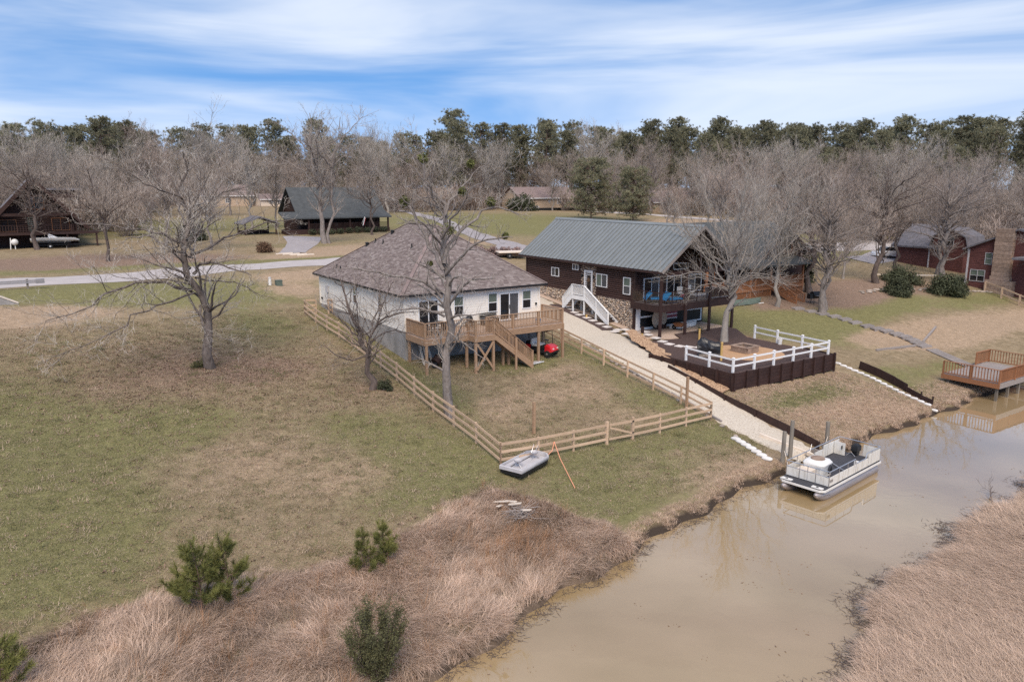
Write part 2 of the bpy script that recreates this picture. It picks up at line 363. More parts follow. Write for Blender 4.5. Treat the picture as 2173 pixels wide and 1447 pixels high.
GREEN = [(0,42,5,7,1),(0,34,4,6,1),(0,29.5,4,3,.7),(6,39.5,5,2.5,.9),(15.5,36.4,3,2,.9),(15.5,32,3,2.4,.8),(18.6,32,2,3,.9),(14.6,28.8,3,1.5,.7),(14,66,8,3,.8),(8,69,9,3,1),(18.6,66,4,3,.6),(16,56,3,5,.7),
  (27,26.3,3,2,1),(25,29,5,1.6,1),(22,25,2.5,2.5,1),(31,28.8,4,1.8,.9),(35.8,43,1.5,6,.8),(32.2,33.7,3,2,.4),(29.4,42,4,1.6,.8),(22,40,2,4,.6),(21,50,1.3,10,1),(34,33,1.2,9,.7),
  (57,45,6,4,1.2),(60,40,7,4,1),(72,42.5,7,2.5,1),(79.5,44,6,2.2,.9),(91,41,9,2.5,.9),(42,29.4,3,1.2,1),(46,29.7,3,1,.8),(55,30,3,2,.7),(62,30,4,1.6,.8),(52,27,2,2,.6),
  (18,80,60,20,.15),(95,140,30,40,.9),(80,118,14,14,.9),(25,150,40,30,.8),(0,72,20,2.4,.8),(20,87,30,2.5,.7),(110,78,20,8,.8),(36,103,6,3,.4),(100,64,14,4,.7),(125,66,20,6,.9)]
TAN = [(10,33.3,5,2.6,.55),(13,31,3,2,.45),(8.4,36,4,2,.4),(29.3,39.7,3,1.2,.7),(25.5,37,3,1.6,.75),(30.7,36.5,3,1.8,.75),(31.9,40.4,2,1.3,.6),(29.9,33,4,1.4,.6),(23.3,35.6,1.5,2,.5),(30,27.3,4,1.2,.5),(31,25,5,1,1),(25.7,26.8,1.5,1,.4),(1,63.5,6,2.4,1.6),(-4,61,7,3,1.3),(22,67,3.5,4,1),(26,73,7,2.4,1.2),
  (68,36.5,7,2.5,1),(78,36,9,3,1.1),(64,36.5,4,2,.7),(71,33.5,7,1.6,.9),(43,27.8,4,1.2,1),(47.3,26,4,1.2,1),(37,28,1.4,2,.8),(92,35,12,3,1),(42,96,14,6,1.1),(34,90,10,3,1.2),(122,104,14,10,.8),(128,122,14,10,1.0),(60,96,5,4,.8),(140,60,14,8,.5)]
LITT = [(10,47.5,5,3.4,1.0),(4,45,4,3.5,.7),(14,46,4,3,.75),(9,41,5,3,.4),(17.5,41,2.2,2,.8),(8,52,5,3,.6),(5,95,14,6,1.5),(14,92,12,5,1.2),(79,50,10,4,1.4),(75,46,6,2.5,1),(88,46,6,2,.8),(62,47,4,1.4,1),(92,49,10,3,.6),(68,50,6,6,1),(110,105,12,12,.5),(20,115,24,16,.6)]
gw = np.stack([blobs(GREEN, gx, gy), blobs(TAN, gx, gy), blobs(LITT, gx, gy)], -1)
zone = (gy < np.interp(gx, *zip(*EDGE))) & (gy > np.interp(gx, *zip(*OP))-400)
gw[..., 1] = np.where(zone & (gx < 21), 1.4, gw[..., 1]); gw[..., 1] += np.where(gy < np.interp(gx, *zip(*OP))+2, 1.6, 0)
far = sst(215, 260, gy*.83+gx*.56)
gw[..., 2] += far*1.3
gw = np.clip(gw, 0, 1.6)
me = bpy.data.meshes.new('ground'); npmesh(me, gv, gf); me.polygons.foreach_set('use_smooth', [True]*len(me.polygons))
colattr(me, 'lawn', gw.reshape(-1, 3)/1.6)
def groundmat():
    m = bpy.data.materials.new('patchy_winter_lawn'); m.use_nodes = True
    t = m.node_tree; n = t.nodes; l = t.links; b = n['Principled BSDF']; b.inputs['Roughness'].default_value = .97; b.inputs['Specular IOR Level'].default_value = .1
    tc = n.new('ShaderNodeTexCoord')
    def noise(sc, det=5, rough=.6, dist=0, stretch=None):
        z = n.new('ShaderNodeTexNoise'); z.inputs['Scale'].default_value = sc; z.inputs['Detail'].default_value = det; z.inputs['Roughness'].default_value = rough; z.inputs['Distortion'].default_value = dist
        if stretch:
            q = n.new('ShaderNodeMapping'); q.inputs['Scale'].default_value = stretch; l.new(tc.outputs['Object'], q.inputs[0]); l.new(q.outputs[0], z.inputs['Vector'])
        else: l.new(tc.outputs['Object'], z.inputs['Vector'])
        return z.outputs['Fac']
    def mt(op, a, b_=None, c=None):
        q = n.new('ShaderNodeMath'); q.operation = op
        for i, v in enumerate((a, b_, c)):
            if v is None: continue
            if isinstance(v, (int, float)): q.inputs[i].default_value = v
            else: l.new(v, q.inputs[i])
        return q.outputs[0]
    def mix(f, c1, c2, mode='MIX'):
        q = n.new('ShaderNodeMix'); q.data_type = 'RGBA'; q.blend_type = mode
        if isinstance(f, (int, float)): q.inputs[0].default_value = f
        else: l.new(f, q.inputs[0])
        for i, c in ((6, c1), (7, c2)):
            if isinstance(c, tuple): q.inputs[i].default_value = (*c, 1)
            else: l.new(c, q.inputs[i])
        return q.outputs[2]
    def ramp(f, a, b_):
        q = n.new('ShaderNodeMapRange'); q.interpolation_type = 'SMOOTHSTEP'; q.inputs[1].default_value = a; q.inputs[2].default_value = b_; l.new(f, q.inputs[0]); return q.outputs[0]
    at = n.new('ShaderNodeAttribute'); at.attribute_name = 'lawn'
    sx = n.new('ShaderNodeSeparateColor'); l.new(at.outputs['Color'], sx.inputs[0])
    nl = noise(.22, 6, .62, .4); nm = noise(1.3, 6, .65); nf = noise(9, 5, .7); nff = noise(34, 3, .7)
    detail = mt('ADD', mt('MULTIPLY', nm, .9), mt('MULTIPLY', nf, .6))          # about 0.75
    base = mix(ramp(nm, .35, .65), (.25,.192,.118), (.34,.262,.172))
    g = mt('ADD', mt('MULTIPLY', sx.outputs[0], 1.05), mt('ADD', mt('MULTIPLY', nl, .8), mt('MULTIPLY', detail, .85)))
    green = mix(ramp(nf, .3, .7), (.165,.158,.066), (.262,.238,.116))
    c = mix(ramp(g, 1.08, 1.55), base, green)
    tn = mt('ADD', mt('MULTIPLY', sx.outputs[1], 1.1), mt('ADD', mt('MULTIPLY', noise(.5, 6, .65), .6), mt('MULTIPLY', detail, .75)))
    tan = mix(ramp(nf, .3, .7), (.33,.235,.155), (.47,.355,.255))
    c = mix(ramp(tn, 1.05, 1.5), c, tan)
    lt = mt('ADD', mt('MULTIPLY', sx.outputs[2], 1.0), mt('MULTIPLY', detail, .8))
    lit = mix(ramp(nff, .35, .65), (.19,.13,.095), (.335,.24,.185))
    c = mix(ramp(lt, .85, 1.35), c, lit)
    c = mix(1.0, c, mix(ramp(noise(2.7,6,.7,.3), .3, .7), (.80,.80,.78), (1.14,1.13,1.12)), 'MULTIPLY')
    spk = n.new('ShaderNodeTexVoronoi'); spk.inputs['Scale'].default_value = 5.5; l.new(tc.outputs['Object'], spk.inputs['Vector'])
    c = mix(mt('MULTIPLY', mt('LESS_THAN', spk.outputs['Distance'], .13), ramp(nm, .45, .6)), c, (.44,.33,.25))
    c = mix(1.0, c, mix(ramp(nff, .25, .75), (.70,.70,.70), (1.22,1.2,1.18)), 'MULTIPLY')
    # wet dark mud at the waterline
    pz = n.new('ShaderNodeSeparateXYZ'); l.new(tc.outputs['Object'], pz.inputs[0])
    mud = mt('SUBTRACT', 1.0, ramp(mt('ADD', pz.outputs[2], mt('MULTIPLY', nm, .25)), .30, .50))
    c = mix(mud, c, (.060,.045,.035))
    zn = n.new('ShaderNodeAttribute'); zn.attribute_name = 'thatch'; c = mix(zn.outputs['Fac'], c, mix(ramp(nm,.35,.65), (.085,.062,.045), (.20,.145,.105)))
    l.new(c, b.inputs['Base Color'])
    bu = n.new('ShaderNodeBump'); bu.inputs['Strength'].default_value = .9; bu.inputs['Distance'].default_value = .07
    l.new(mt('ADD', mt('MULTIPLY', nf, 1.), mt('MULTIPLY', nff, .45)), bu.inputs['Height']); l.new(bu.outputs[0], b.inputs['Normal'])
    return m
a_ = me.attributes.new('thatch', 'FLOAT', 'POINT'); a_.data.foreach_set('value', np.where((zone & (gx < 21)) | (gy < np.interp(gx, *zip(*OP))+.2), 1., 0.).astype(np.float32).ravel())
M['ground'] = groundmat(); me.materials.append(M['ground'])
ground = piece('ground', me); ground['kind'] = 'structure'

# water
def watermat():
    m = bpy.data.materials.new('muddy_canal_water'); m.use_nodes = True
    t = m.node_tree; n = t.nodes; l = t.links; b = n['Principled BSDF']
    b.inputs['Roughness'].default_value = .015; b.inputs['IOR'].default_value = 1.52; b.inputs['Specular IOR Level'].default_value = .5; b.inputs['Coat Weight'].default_value = .8; b.inputs['Coat IOR'].default_value = 1.55; b.inputs['Coat Roughness'].default_value = .012
    tc = n.new('ShaderNodeTexCoord')
    z = n.new('ShaderNodeTexNoise'); z.inputs['Scale'].default_value = .16; z.inputs['Detail'].default_value = 4; l.new(tc.outputs['Object'], z.inputs['Vector'])
    r = n.new('ShaderNodeValToRGB'); r.color_ramp.elements[0].position = .35; r.color_ramp.elements[1].position = .65
    r.color_ramp.elements[0].color = (.30,.212,.108,1); r.color_ramp.elements[1].color = (.365,.26,.145,1)
    l.new(z.outputs['Fac'], r.inputs[0]); l.new(r.outputs[0], b.inputs['Base Color'])
    w = n.new('ShaderNodeTexNoise'); w.inputs['Scale'].default_value = 1.7; w.inputs['Detail'].default_value = 5; w.inputs['Distortion'].default_value = .6; l.new(tc.outputs['Object'], w.inputs['Vector'])
    bu = n.new('ShaderNodeBump'); bu.inputs['Strength'].default_value = .03; bu.inputs['Distance'].default_value = .05; l.new(w.outputs['Fac'], bu.inputs['Height']); l.new(bu.outputs[0], b.inputs['Normal']); l.new(bu.outputs[0], b.inputs['Coat Normal'])
    return m
M['water'] = watermat()
water = piece('water', newmesh('water', [(-300,-60,0),(600,-60,0),(600,60,0),(-300,60,0)], [(0,1,2,3)], M['water'])); water['kind'] = 'structure'

def drape(name, line, width, mat, off=.03, step=.7, lat=6, kind='structure', edgejit=0., zf=tz):
    P = [Vector((a[0], a[1], 0)) for a in line]; pts = []
    ws = width if hasattr(width, '__len__') else [width]*len(P)
    wv = []
    for i in range(len(P)-1):
        n = max(1, int((P[i+1]-P[i]).length/step))
        for k in range(n): pts.append(P[i].lerp(P[i+1], k/n)); wv.append(ws[i]+(ws[i+1]-ws[i])*k/n)
    pts.append(P[-1]); wv.append(ws[-1])
    v = []; f = []
    for i, p in enumerate(pts):
        d = (pts[min(i+1, len(pts)-1)]-pts[max(0, i-1)]).normalized(); s = Vector((d.y, -d.x, 0))
        for k in range(lat+1):
            u = k/lat-.5; j = random.uniform(-edgejit, edgejit) if k in (0, lat) else 0
            q = p+s*(wv[i]*u+j); e = off if 0 < k < lat else off-.05
            v.append((q.x, q.y, float(zf(q.x, q.y))+e))
    for i in range(len(pts)-1):
        for k in range(lat): a = i*(lat+1)+k; f.append((a, a+1, a+lat+2, a+lat+1))
    o = piece(name, newmesh(name, v, f, mat, True)); o['kind'] = kind; return o
def tzf(x, y): return float(tz(x, y))
drape('road', [(-60, 80), (-20, 79.5), (0, 78.5), (8, 77.6), (16, 80.6), (28, 81.6), (45, 82.5), (62, 81), (80, 76), (100, 70.5), (118, 68.3), (150, 66), (220, 62)], 6.8, M['road'], .07, 1.2, edgejit=.12)
drape('driveway', [(58, 84), (61, 90), (64.2, 103), (72, 124), (80, 145), (86, 165), (93, 186), (96, 215)], [6.5, 4.6, 3.6, 3.4, 3.4, 3.4, 3.2, 3.2], M['drive'], .08, 1.5, edgejit=.15)
drape('side_road', [(118, 70), (124, 82), (129, 92), (136, 108), (140, 130), (140, 170)], [7, 6, 5.5, 5.5, 5, 5], M['road'], .09, 1.5, edgejit=.15)
drape('side_driveway', [(98, 60.2), (104, 60.6), (112, 63)], [4.4, 5, 6], M['drive'], .07, 1.)
drape('gravel_drive', [(36.2, 24.3), (36.4, 27), (36.9, 31), (37.6, 36), (38.6, 41), (39.8, 46), (40.6, 51), (41.2, 56), (41.8, 62), (43.5, 70), (46, 79)], [2.3, 2.6, 3.0, 3.3, 3.6, 4.0, 4.2, 4.3, 4.6, 5.5, 7], M['gravel'], .05, .45, 8, edgejit=.2)
# patio bench in front of the log house
PZ = 2.98
def sheet(name, poly, z0, z1, mat, parent=None):
    o = MB().prism(poly, z0, z1).build(name, mat, parent)
    if parent is None: o['kind'] = 'structure'
    return o
sheet('mulch_patio', [(39.35,32.15),(50.05,32.15),(50.3,40),(52.6,43),(52.6,44.2),(46.3,44.2),(45.4,42.6),(42.6,43.2),(41.4,47.3),(40.9,47.2),(40.2,43),(39.6,37.5)], 2.0, PZ, M['mulch'])
sheet('garage_apron', [(43.4,47.2),(43.2,44.3),(45.2,42.7),(46.2,44.3),(52.6,44.3),(52.6,47.25)], 2.0, PZ+.035, M['slab'])
sheet('sand_circle', [(45.35+2.55*math.cos(t*math.pi/24), 36.0+2.75*math.sin(t*math.pi/24)) for t in range(48)], 2.5, PZ+.03, M['sand'])
drape('mulch_strip', [(42.0,47.5),(42.5,50),(42.85,53),(43.0,56.6)], [1.7,1.7,1.6,1.2], M['mulch'], .075, .5, 4, edgejit=.08)
drape('house_walk', [(43.9,47.4),(44.0,50),(44.05,54),(44.05,58),(44.05,62)], [.9,.75,.7,.8,.9], M['slab'], .10, .6, 4)

# ------------------------------------------------------------------ scatter (stuff) by geometry nodes
SRC = {}
def source(name, meshes):
    c = bpy.data.collections.new(name)
    for i, m in enumerate(meshes): c.objects.link(bpy.data.objects.new('%s_%02d' % (name, i), m))
    return c
def scatter(name, pts, rot, scl, idx, coll, label=None, cat=None):
    pts = np.asarray(pts, np.float32); n = len(pts)
    me = bpy.data.meshes.new(name); me.vertices.add(n); me.vertices.foreach_set('co', pts.ravel())
    a = me.attributes.new('rot', 'FLOAT_VECTOR', 'POINT'); a.data.foreach_set('vector', np.asarray(rot, np.float32).ravel())
    a = me.attributes.new('scl', 'FLOAT_VECTOR', 'POINT'); a.data.foreach_set('vector', np.asarray(scl, np.float32).ravel())
    a = me.attributes.new('idx', 'INT', 'POINT'); a.data.foreach_set('value', np.asarray(idx, np.int32))
    o = piece(name, me); o['kind'] = 'stuff'
    g = bpy.data.node_groups.new(name, 'GeometryNodeTree')
    g.interface.new_socket('Geometry', in_out='INPUT', socket_type='NodeSocketGeometry'); g.interface.new_socket('Geometry', in_out='OUTPUT', socket_type='NodeSocketGeometry')
    gn = g.nodes; gl = g.links
    i = gn.new('NodeGroupInput'); ou = gn.new('NodeGroupOutput'); ip = gn.new('GeometryNodeInstanceOnPoints'); ci = gn.new('GeometryNodeCollectionInfo')
    ci.inputs['Collection'].default_value = coll; ci.inputs['Separate Children'].default_value = True; ci.inputs['Reset Children'].default_value = True
    def na(nm, ty):
        q = gn.new('GeometryNodeInputNamedAttribute'); q.data_type = ty; q.inputs['Name'].default_value = nm; return q.outputs['Attribute']
    e2r = gn.new('FunctionNodeEulerToRotation'); gl.new(na('rot', 'FLOAT_VECTOR'), e2r.inputs[0])
    gl.new(i.outputs[0], ip.inputs['Points']); gl.new(ci.outputs[0], ip.inputs['Instance']); ip.inputs['Pick Instance'].default_value = True
    gl.new(na('idx', 'INT'), ip.inputs['Instance Index']); gl.new(e2r.outputs[0], ip.inputs['Rotation']); gl.new(na('scl', 'FLOAT_VECTOR'), ip.inputs['Scale'])
    gl.new(ip.outputs[0], ou.inputs[0])
    md = o.modifiers.new('scatter', 'NODES'); md.node_group = g
    if label: tag(o, label, cat)
    return o
def blades(n, h, w, spread, lean, mat, segs=3, r0=.05, curl=.6, dirbias=None):
    # one clump of bent grass blades
    v = []; f = []
    for i in range(n):
        a = random.uniform(0, 2*math.pi); r = r0*math.sqrt(random.random())*spread
        p = Vector((r*math.cos(a), r*math.sin(a), 0)); ad = random.gauss(dirbias, .7) if dirbias is not None else random.uniform(0, 2*math.pi)
        hh = h*random.uniform(.55, 1.15); th = random.uniform(.05, lean); side = Vector((-math.sin(ad), math.cos(ad), 0))*w*random.uniform(.7, 1.3)*.5
        o = len(v); q = p.copy()
        for k in range(segs+1):
            s = side*(1-.85*k/segs); v += [tuple(q-s), tuple(q+s)]
            q = q+Vector((math.cos(ad)*math.sin(th), math.sin(ad)*math.sin(th), math.cos(th)))*hh/segs; th += curl*random.uniform(.5, 1.4)/segs*1.6
        for k in range(segs): f.append((o+2*k, o+2*k+1, o+2*k+3, o+2*k+2))
    return newmesh('clump', v, f, mat)

# ------------------------------------------------------------------ trees
def nrm(a): return a/np.maximum(np.linalg.norm(a, axis=-1, keepdims=True), 1e-9)
def resample(line, rad, K):
    p = np.asarray(line, float); s = np.r_[0, np.cumsum(np.linalg.norm(np.diff(p, axis=0), axis=1))]; s /= s[-1]
    u = np.linspace(0, 1, K); q = np.stack([np.interp(u, s, p[:, i]) for i in range(3)], -1)
    return q, np.interp(u, np.linspace(0, 1, len(rad)), np.asarray(rad, float)) if hasattr(rad, '__len__') else np.full(K, rad)
def smoothline(line, K, rg, wob=.0):
    q, _ = resample(line, 1, max(K*2, 12))
    for _ in range(3): q[1:-1] = (q[:-2]+2*q[1:-1]+q[2:])/4
    q, _ = resample(q, 1, K)
    if wob: q[1:-1] += rg.normal(0, wob, (K-2, 3))
    return q
def kids(rg, P, Q, n, ang=.8, angv=.2, ln=.5, lmin=.2, lmax=9, t0=.2, K=5, wob=.12, up=.05, grav=.03, rr=.6, rmin=.004, taper=.4, tip=.25, tb=1.):
    Nn, Kp, _ = P.shape; L = np.linalg.norm(np.diff(P, axis=1), axis=2).sum(1)
    c = np.floor(n*L+rg.random(Nn)).astype(int); ix = np.repeat(np.arange(Nn), c); m = len(ix)
    t = t0+(1-t0)*rg.random(m)**tb; s = t*(Kp-1); i = np.minimum(s.astype(int), Kp-2); fr = (s-i)[:, None]
    pos = P[ix, i]*(1-fr)+P[ix, i+1]*fr; tan = nrm(P[ix, i+1]-P[ix, i]); rp = Q[ix, i]*(1-fr[:, 0])+Q[ix, i+1]*fr[:, 0]
    pp = rg.normal(size=(m, 3)); pp -= (pp*tan).sum(1, keepdims=True)*tan; pp = nrm(pp)
    a = np.clip(rg.normal(ang, angv, m), .15, 1.7)[:, None]
    d = np.cos(a)*tan+np.sin(a)*pp; d[:, 2] += up; d = nrm(d)
    le = np.clip(ln*L[ix]*(1-taper*t)*rg.uniform(.6, 1.35, m), lmin, lmax)
    r0 = np.maximum(np.minimum(rp*rr*rg.uniform(.7, 1, m), le*.035+.003), rmin)
    out = np.empty((m, K, 3)); out[:, 0] = pos; st = (le/(K-1))[:, None]
    for k in range(1, K):
        out[:, k] = out[:, k-1]+d*st; d = d+rg.normal(0, wob, (m, 3)); d[:, 2] += grav; d = nrm(d)
    rad = r0[:, None]*np.linspace(1, tip, K)[None]
    return out, np.maximum(rad, rmin*.6)
def tubes(P, Q, n):
    B, K, _ = P.shape; T = np.empty_like(P); T[:, 1:-1] = P[:, 2:]-P[:, :-2]; T[:, 0] = P[:, 1]-P[:, 0]; T[:, -1] = P[:, -1]-P[:, -2]; T = nrm(T)
    u = np.where(np.abs(T[:, :1, 2:]) < .9, np.array([0, 0, 1.]), np.array([1., 0, 0])); A = nrm(np.cross(np.broadcast_to(u, T.shape), T)); Bn = np.cross(T, A)
    if n == 2:
        V = np.stack([P-A*Q[..., None], P+A*Q[..., None]], 2); g = np.arange(B*K*2).reshape(B, K, 2)
        F = np.stack([g[:, :-1, 0], g[:, :-1, 1], g[:, 1:, 1], g[:, 1:, 0]], -1).reshape(-1, 4); return V.reshape(-1, 3), F
    th = 2*np.pi*np.arange(n)/n
    V = P[:, :, None]+Q[:, :, None, None]*(np.cos(th)[None, None, :, None]*A[:, :, None]+np.sin(th)[None, None, :, None]*Bn[:, :, None])
    g = np.arange(B*K*n).reshape(B, K, n); g2 = np.roll(g, -1, 2)
    F = np.stack([g[:, :-1], g2[:, :-1], g2[:, 1:], g[:, 1:]], -1).reshape(-1, 4); return V.reshape(-1, 3), F
def fuse(parts):
    V = []; F = []; o = 0
    for v, f in parts:
        if len(v) == 0: continue
        V.append(v); F.append(f+o); o += len(v)
    return np.concatenate(V), np.concatenate(F)
def quads(c, nrmv, sx, sy, rg):
    # leaf quads centred at c, random orientation around nrmv
    m = len(c); a = rg.normal(size=(m, 3)); a -= (a*nrmv).sum(1, keepdims=True)*nrmv; a = nrm(a); b = np.cross(nrmv, a)
    sx = np.broadcast_to(sx, m)[:, None]; sy = np.broadcast_to(sy, m)[:, None]
    V = np.stack([c-a*sx, c-b*sy, c+a*sx, c+b*sy], 1).reshape(-1, 3); return V, np.arange(m*4).reshape(m, 4)
def mknp(name, parts, mat, smooth=True):
    v, f = fuse(parts); me = bpy.data.meshes.new(name); npmesh(me, v, f); me.materials.append(mat)
    if smooth: me.polygons.foreach_set('use_smooth', [True]*len(me.polygons))
    return me
def groot(r, rg, K=14):  # nothing: trunk radius flare
    return r
def bare_meshes(seed, limbs, specs, bark, twig, trunk_n=9, flare=1.35, nsolid=1, thin=.74):
    """limbs: list of (polyline, radii). specs: list of dicts for successive levels. Returns trunk mesh, crown mesh."""
    rg = np.random.default_rng(seed); K = 12; P = []; Q = []
    for ln, rd in limbs:
        q = smoothline(ln, K, rg, .0); r = resample(ln, rd, K)[1] if hasattr(rd, '__len__') else np.full(K, rd)
        L = np.linalg.norm(q[-1]-q[0]); q[1:-1] += rg.normal(0, .017*L, (K-2, 3))*np.array([1, 1, .5]); P.append(q); Q.append(r)
    for k_ in range(1, len(Q)): Q[k_] = Q[k_]*thin
    Q[0] = Q[0].copy(); Q[0][0] *= flare; Q[0][1] *= 1+(flare-1)*.25
    P = np.array(P); Q = np.array(Q); solid = [tubes(P, Q, trunk_n)]; crown = []
    p, q = P, Q
    for i, sp in enumerate(specs):
        sp = dict(sp); sides = sp.pop('sides', 3)
        if i == 0 and 'first' in sp: sp.pop('first')
        p2, q2 = kids(rg, p, q, **sp)
        (solid if i < nsolid else crown).append(tubes(p2, q2, sides)); 
        if i == 0: p2a, q2a = p2, q2
        p, q = p2, q2
    tm = mknp('trunk', solid, bark); cm = mknp('crown', crown, twig)
    return tm, cm, P, (p2a, q2a)
def place_tree(name, label, cat, loc, tm, cm, rz=0, sc=1, group=None):
    t = thing(name, label, cat, loc, rz, group, local=True)
    t.scale = sc if hasattr(sc, '__len__') else (sc, sc, sc)
    piece('trunk', tm, t); piece('crown', cm, t); return t
def C3(l, h, d=0):
    # local tree coordinates: l along the street side of the view, d deeper
    v = CR*l+CF*d; return (v.x, v.y, h)
def LB(rd, *pts): return ([C3(*p) for p in pts], rd)
def gz(x, y): return float(tz(x, y))
def clumpball(rg, c, r, n, s, mat, name, flat=1.):
    d = nrm(rg.normal(size=(n, 3))); rad = r*rg.random(n)[:, None]**.4; p = d*rad*np.array([1, 1, flat])+np.array(c)
    return quads(p, nrm(d+rg.normal(0, .6, (n, 3))), s*rg.uniform(.7, 1.3, n), s*.45*rg.uniform(.7, 1.3, n), rg)

# --- background leafless trees: five shared forms
def generic(seed, H, spread, tw=.017, fork=.3, nl=10, dens=1.15, wide=.75, mats=('bark', 'twig')):
    rg = np.random.default_rng(seed)
    r0 = H*.017
    limbs = [([(0, 0, -.3), (rg.normal(0, .2), rg.normal(0, .2), H*.3), (rg.normal(0, .4), rg.normal(0, .4), H*.62), (rg.normal(0, .8), rg.normal(0, .8), H*.93)], [r0, r0*.75, r0*.45, r0*.1])]
    for i in range(nl):
        a = 2*math.pi*(i/nl)+rg.normal(0, .3); h0 = H*rg.uniform(fork, .66); L = spread*rg.uniform(.7, 1.15)*(1.15-.5*(h0/H-fork)); e = rg.uniform(.7, 1.5)*wide
        limbs.append(([(0, 0, h0), (math.cos(a)*L*.35, math.sin(a)*L*.35, h0+L*.42/e*.75), (math.cos(a)*L*.75, math.sin(a)*L*.75, h0+L*.75/e*.75), (math.cos(a)*L, math.sin(a)*L, min(h0+L*.95/e*.8, H))], [r0*.45, r0*.33, r0*.18, r0*.05]))
    sp = [dict(n=1.5*dens, ang=.75, angv=.25, ln=.42, lmin=.8, lmax=4.5, t0=.25, K=5, wob=.16, up=.25, grav=.05, rr=.45, rmin=tw*1.1, sides=4),
          dict(n=2.3*dens, ang=.7, angv=.25, ln=.45, lmin=.5, lmax=2.2, t0=.15, K=4, wob=.18, up=.2, grav=.05, rr=.55, rmin=tw, sides=3),
          dict(n=2.6*dens, ang=.65, angv=.25, ln=.5, lmin=.3, lmax=1.2, t0=.1, K=3, wob=.2, up=.15, grav=.04, rr=.6, rmin=tw*.75, sides=2)]
    tm, cm, _, _ = bare_meshes(seed, limbs, sp, M[mats[0]], M[mats[1]], 6)
    return tm, cm
GEN = [generic(21, 19, 6.8, mats=('bark', 'twig'), fork=.25), generic(22, 21, 6, mats=('barkpale', 'twigpale'), fork=.28), generic(23, 17, 7.5, mats=('barkdark', 'twig'), wide=1.1),
       generic(24, 18, 5.5, mats=('bark', 'twigpink'), nl=11, dens=1.25), generic(25, 14, 5.5, mats=('barkpale', 'twigpink'), fork=.18, nl=11, dens=1.25)]
# --- pines
def pine(seed, H, cr0, rad, tufts, nl, ln, wd, mat, r0=None, conical=False, clump=.9):
    rg = np.random.default_rng(seed); r0 = r0 or H*.014
    lean = rg.normal(0, .25, 2)
    tr = np.array([[0, 0, -.3], [lean[0]*.3, lean[1]*.3, H*.5], [lean[0], lean[1], H*.97]]); P = smoothline(tr, 12, rg)[None]; Q = np.linspace(r0, r0*.15, 12)[None]
    solid = [tubes(P, Q, 7)]
    h = H*(cr0+(1-cr0)*rg.random(tufts)**(.85)); u = (h/H-cr0)/(1-cr0)
    prof = (1-u)**.75*.95+.08 if conical else np.sqrt(np.clip(1-(u*1.15-.35)**2/.75, .05, 1))
    nb = max(8, tufts//9); bi = rg.integers(0, nb, tufts); bh = H*(cr0+(1-cr0)*np.linspace(0, 1, nb)**.9); bu = (bh/H-cr0)/(1-cr0)
    bpf = (1-bu)**.75*.95+.07 if conical else np.sqrt(np.clip(1-(bu*1.1-.35)**2/.75, .06, 1)); ba = rg.uniform(0, 6.283, nb)+np.arange(nb)*2.4; bL = rad*bpf*rg.uniform(.55, 1.1, nb)
    # limbs
    LP = np.empty((nb, 4, 3)); ax = np.interp(bh, P[0, :, 2], P[0, :, 0]); ay = np.interp(bh, P[0, :, 2], P[0, :, 1]); rise = rg.uniform(.05, .4, nb)*(1.1 if conical else .8)
    for k in range(4):
        s = k/3; LP[:, k] = np.stack([ax+np.cos(ba)*bL*s, ay+np.sin(ba)*bL*s, bh+bL*rise*s], -1)
    LQ = np.linspace(1, .3, 4)[None]*np.maximum(bL[:, None]*.018, .012); solid.append(tubes(LP, LQ, 4))
    s = rg.uniform(.35, 1.05, tufts)**.8; c = np.stack([np.interp(bh[bi], P[0, :, 2], P[0, :, 0])+np.cos(ba[bi])*bL[bi]*s, np.interp(bh[bi], P[0, :, 2], P[0, :, 1])+np.sin(ba[bi])*bL[bi]*s, bh[bi]+bL[bi]*rise[bi]*s], -1)
    c += rg.normal(0, clump*.5, (tufts, 3))*np.array([1, 1, .55])*np.minimum(1, bL[bi]/rad+.3)[:, None]
    td = nrm(np.stack([np.cos(ba[bi]), np.sin(ba[bi]), np.full(tufts, .7)], -1)+rg.normal(0, .4, (tufts, 3)))
    cc = np.repeat(c, nl, 0); dd = nrm(np.repeat(td, nl, 0)*.75+rg.normal(0, .75, (tufts*nl, 3))); le = ln*rg.uniform(.6, 1.2, tufts*nl)[:, None]
    sd = nrm(np.cross(dd, rg.normal(size=dd.shape)))*wd
    V = np.stack([cc-sd, cc+sd, cc+dd*le+sd*.3, cc+dd*le-sd*.3], 1).reshape(-1, 3); F = np.arange(len(V)).reshape(-1, 4)
    return mknp('trunk', solid, M['pinebark']), mknp('crown', [(V, F)], mat, False)
PINE = [pine(31, 24, .45, 4.2, 900, 24, .6, .05, M['needle'], clump=1.5), pine(32, 26, .5, 4.6, 900, 24, .6, .05, M['needle'], clump=1.6), pine(33, 22, .36, 4.2, 900, 24, .6, .05, M['needle'], clump=1.5), pine(34, 23, .28, 4.6, 950, 24, .6, .05, M['needle'], clump=1.5)]

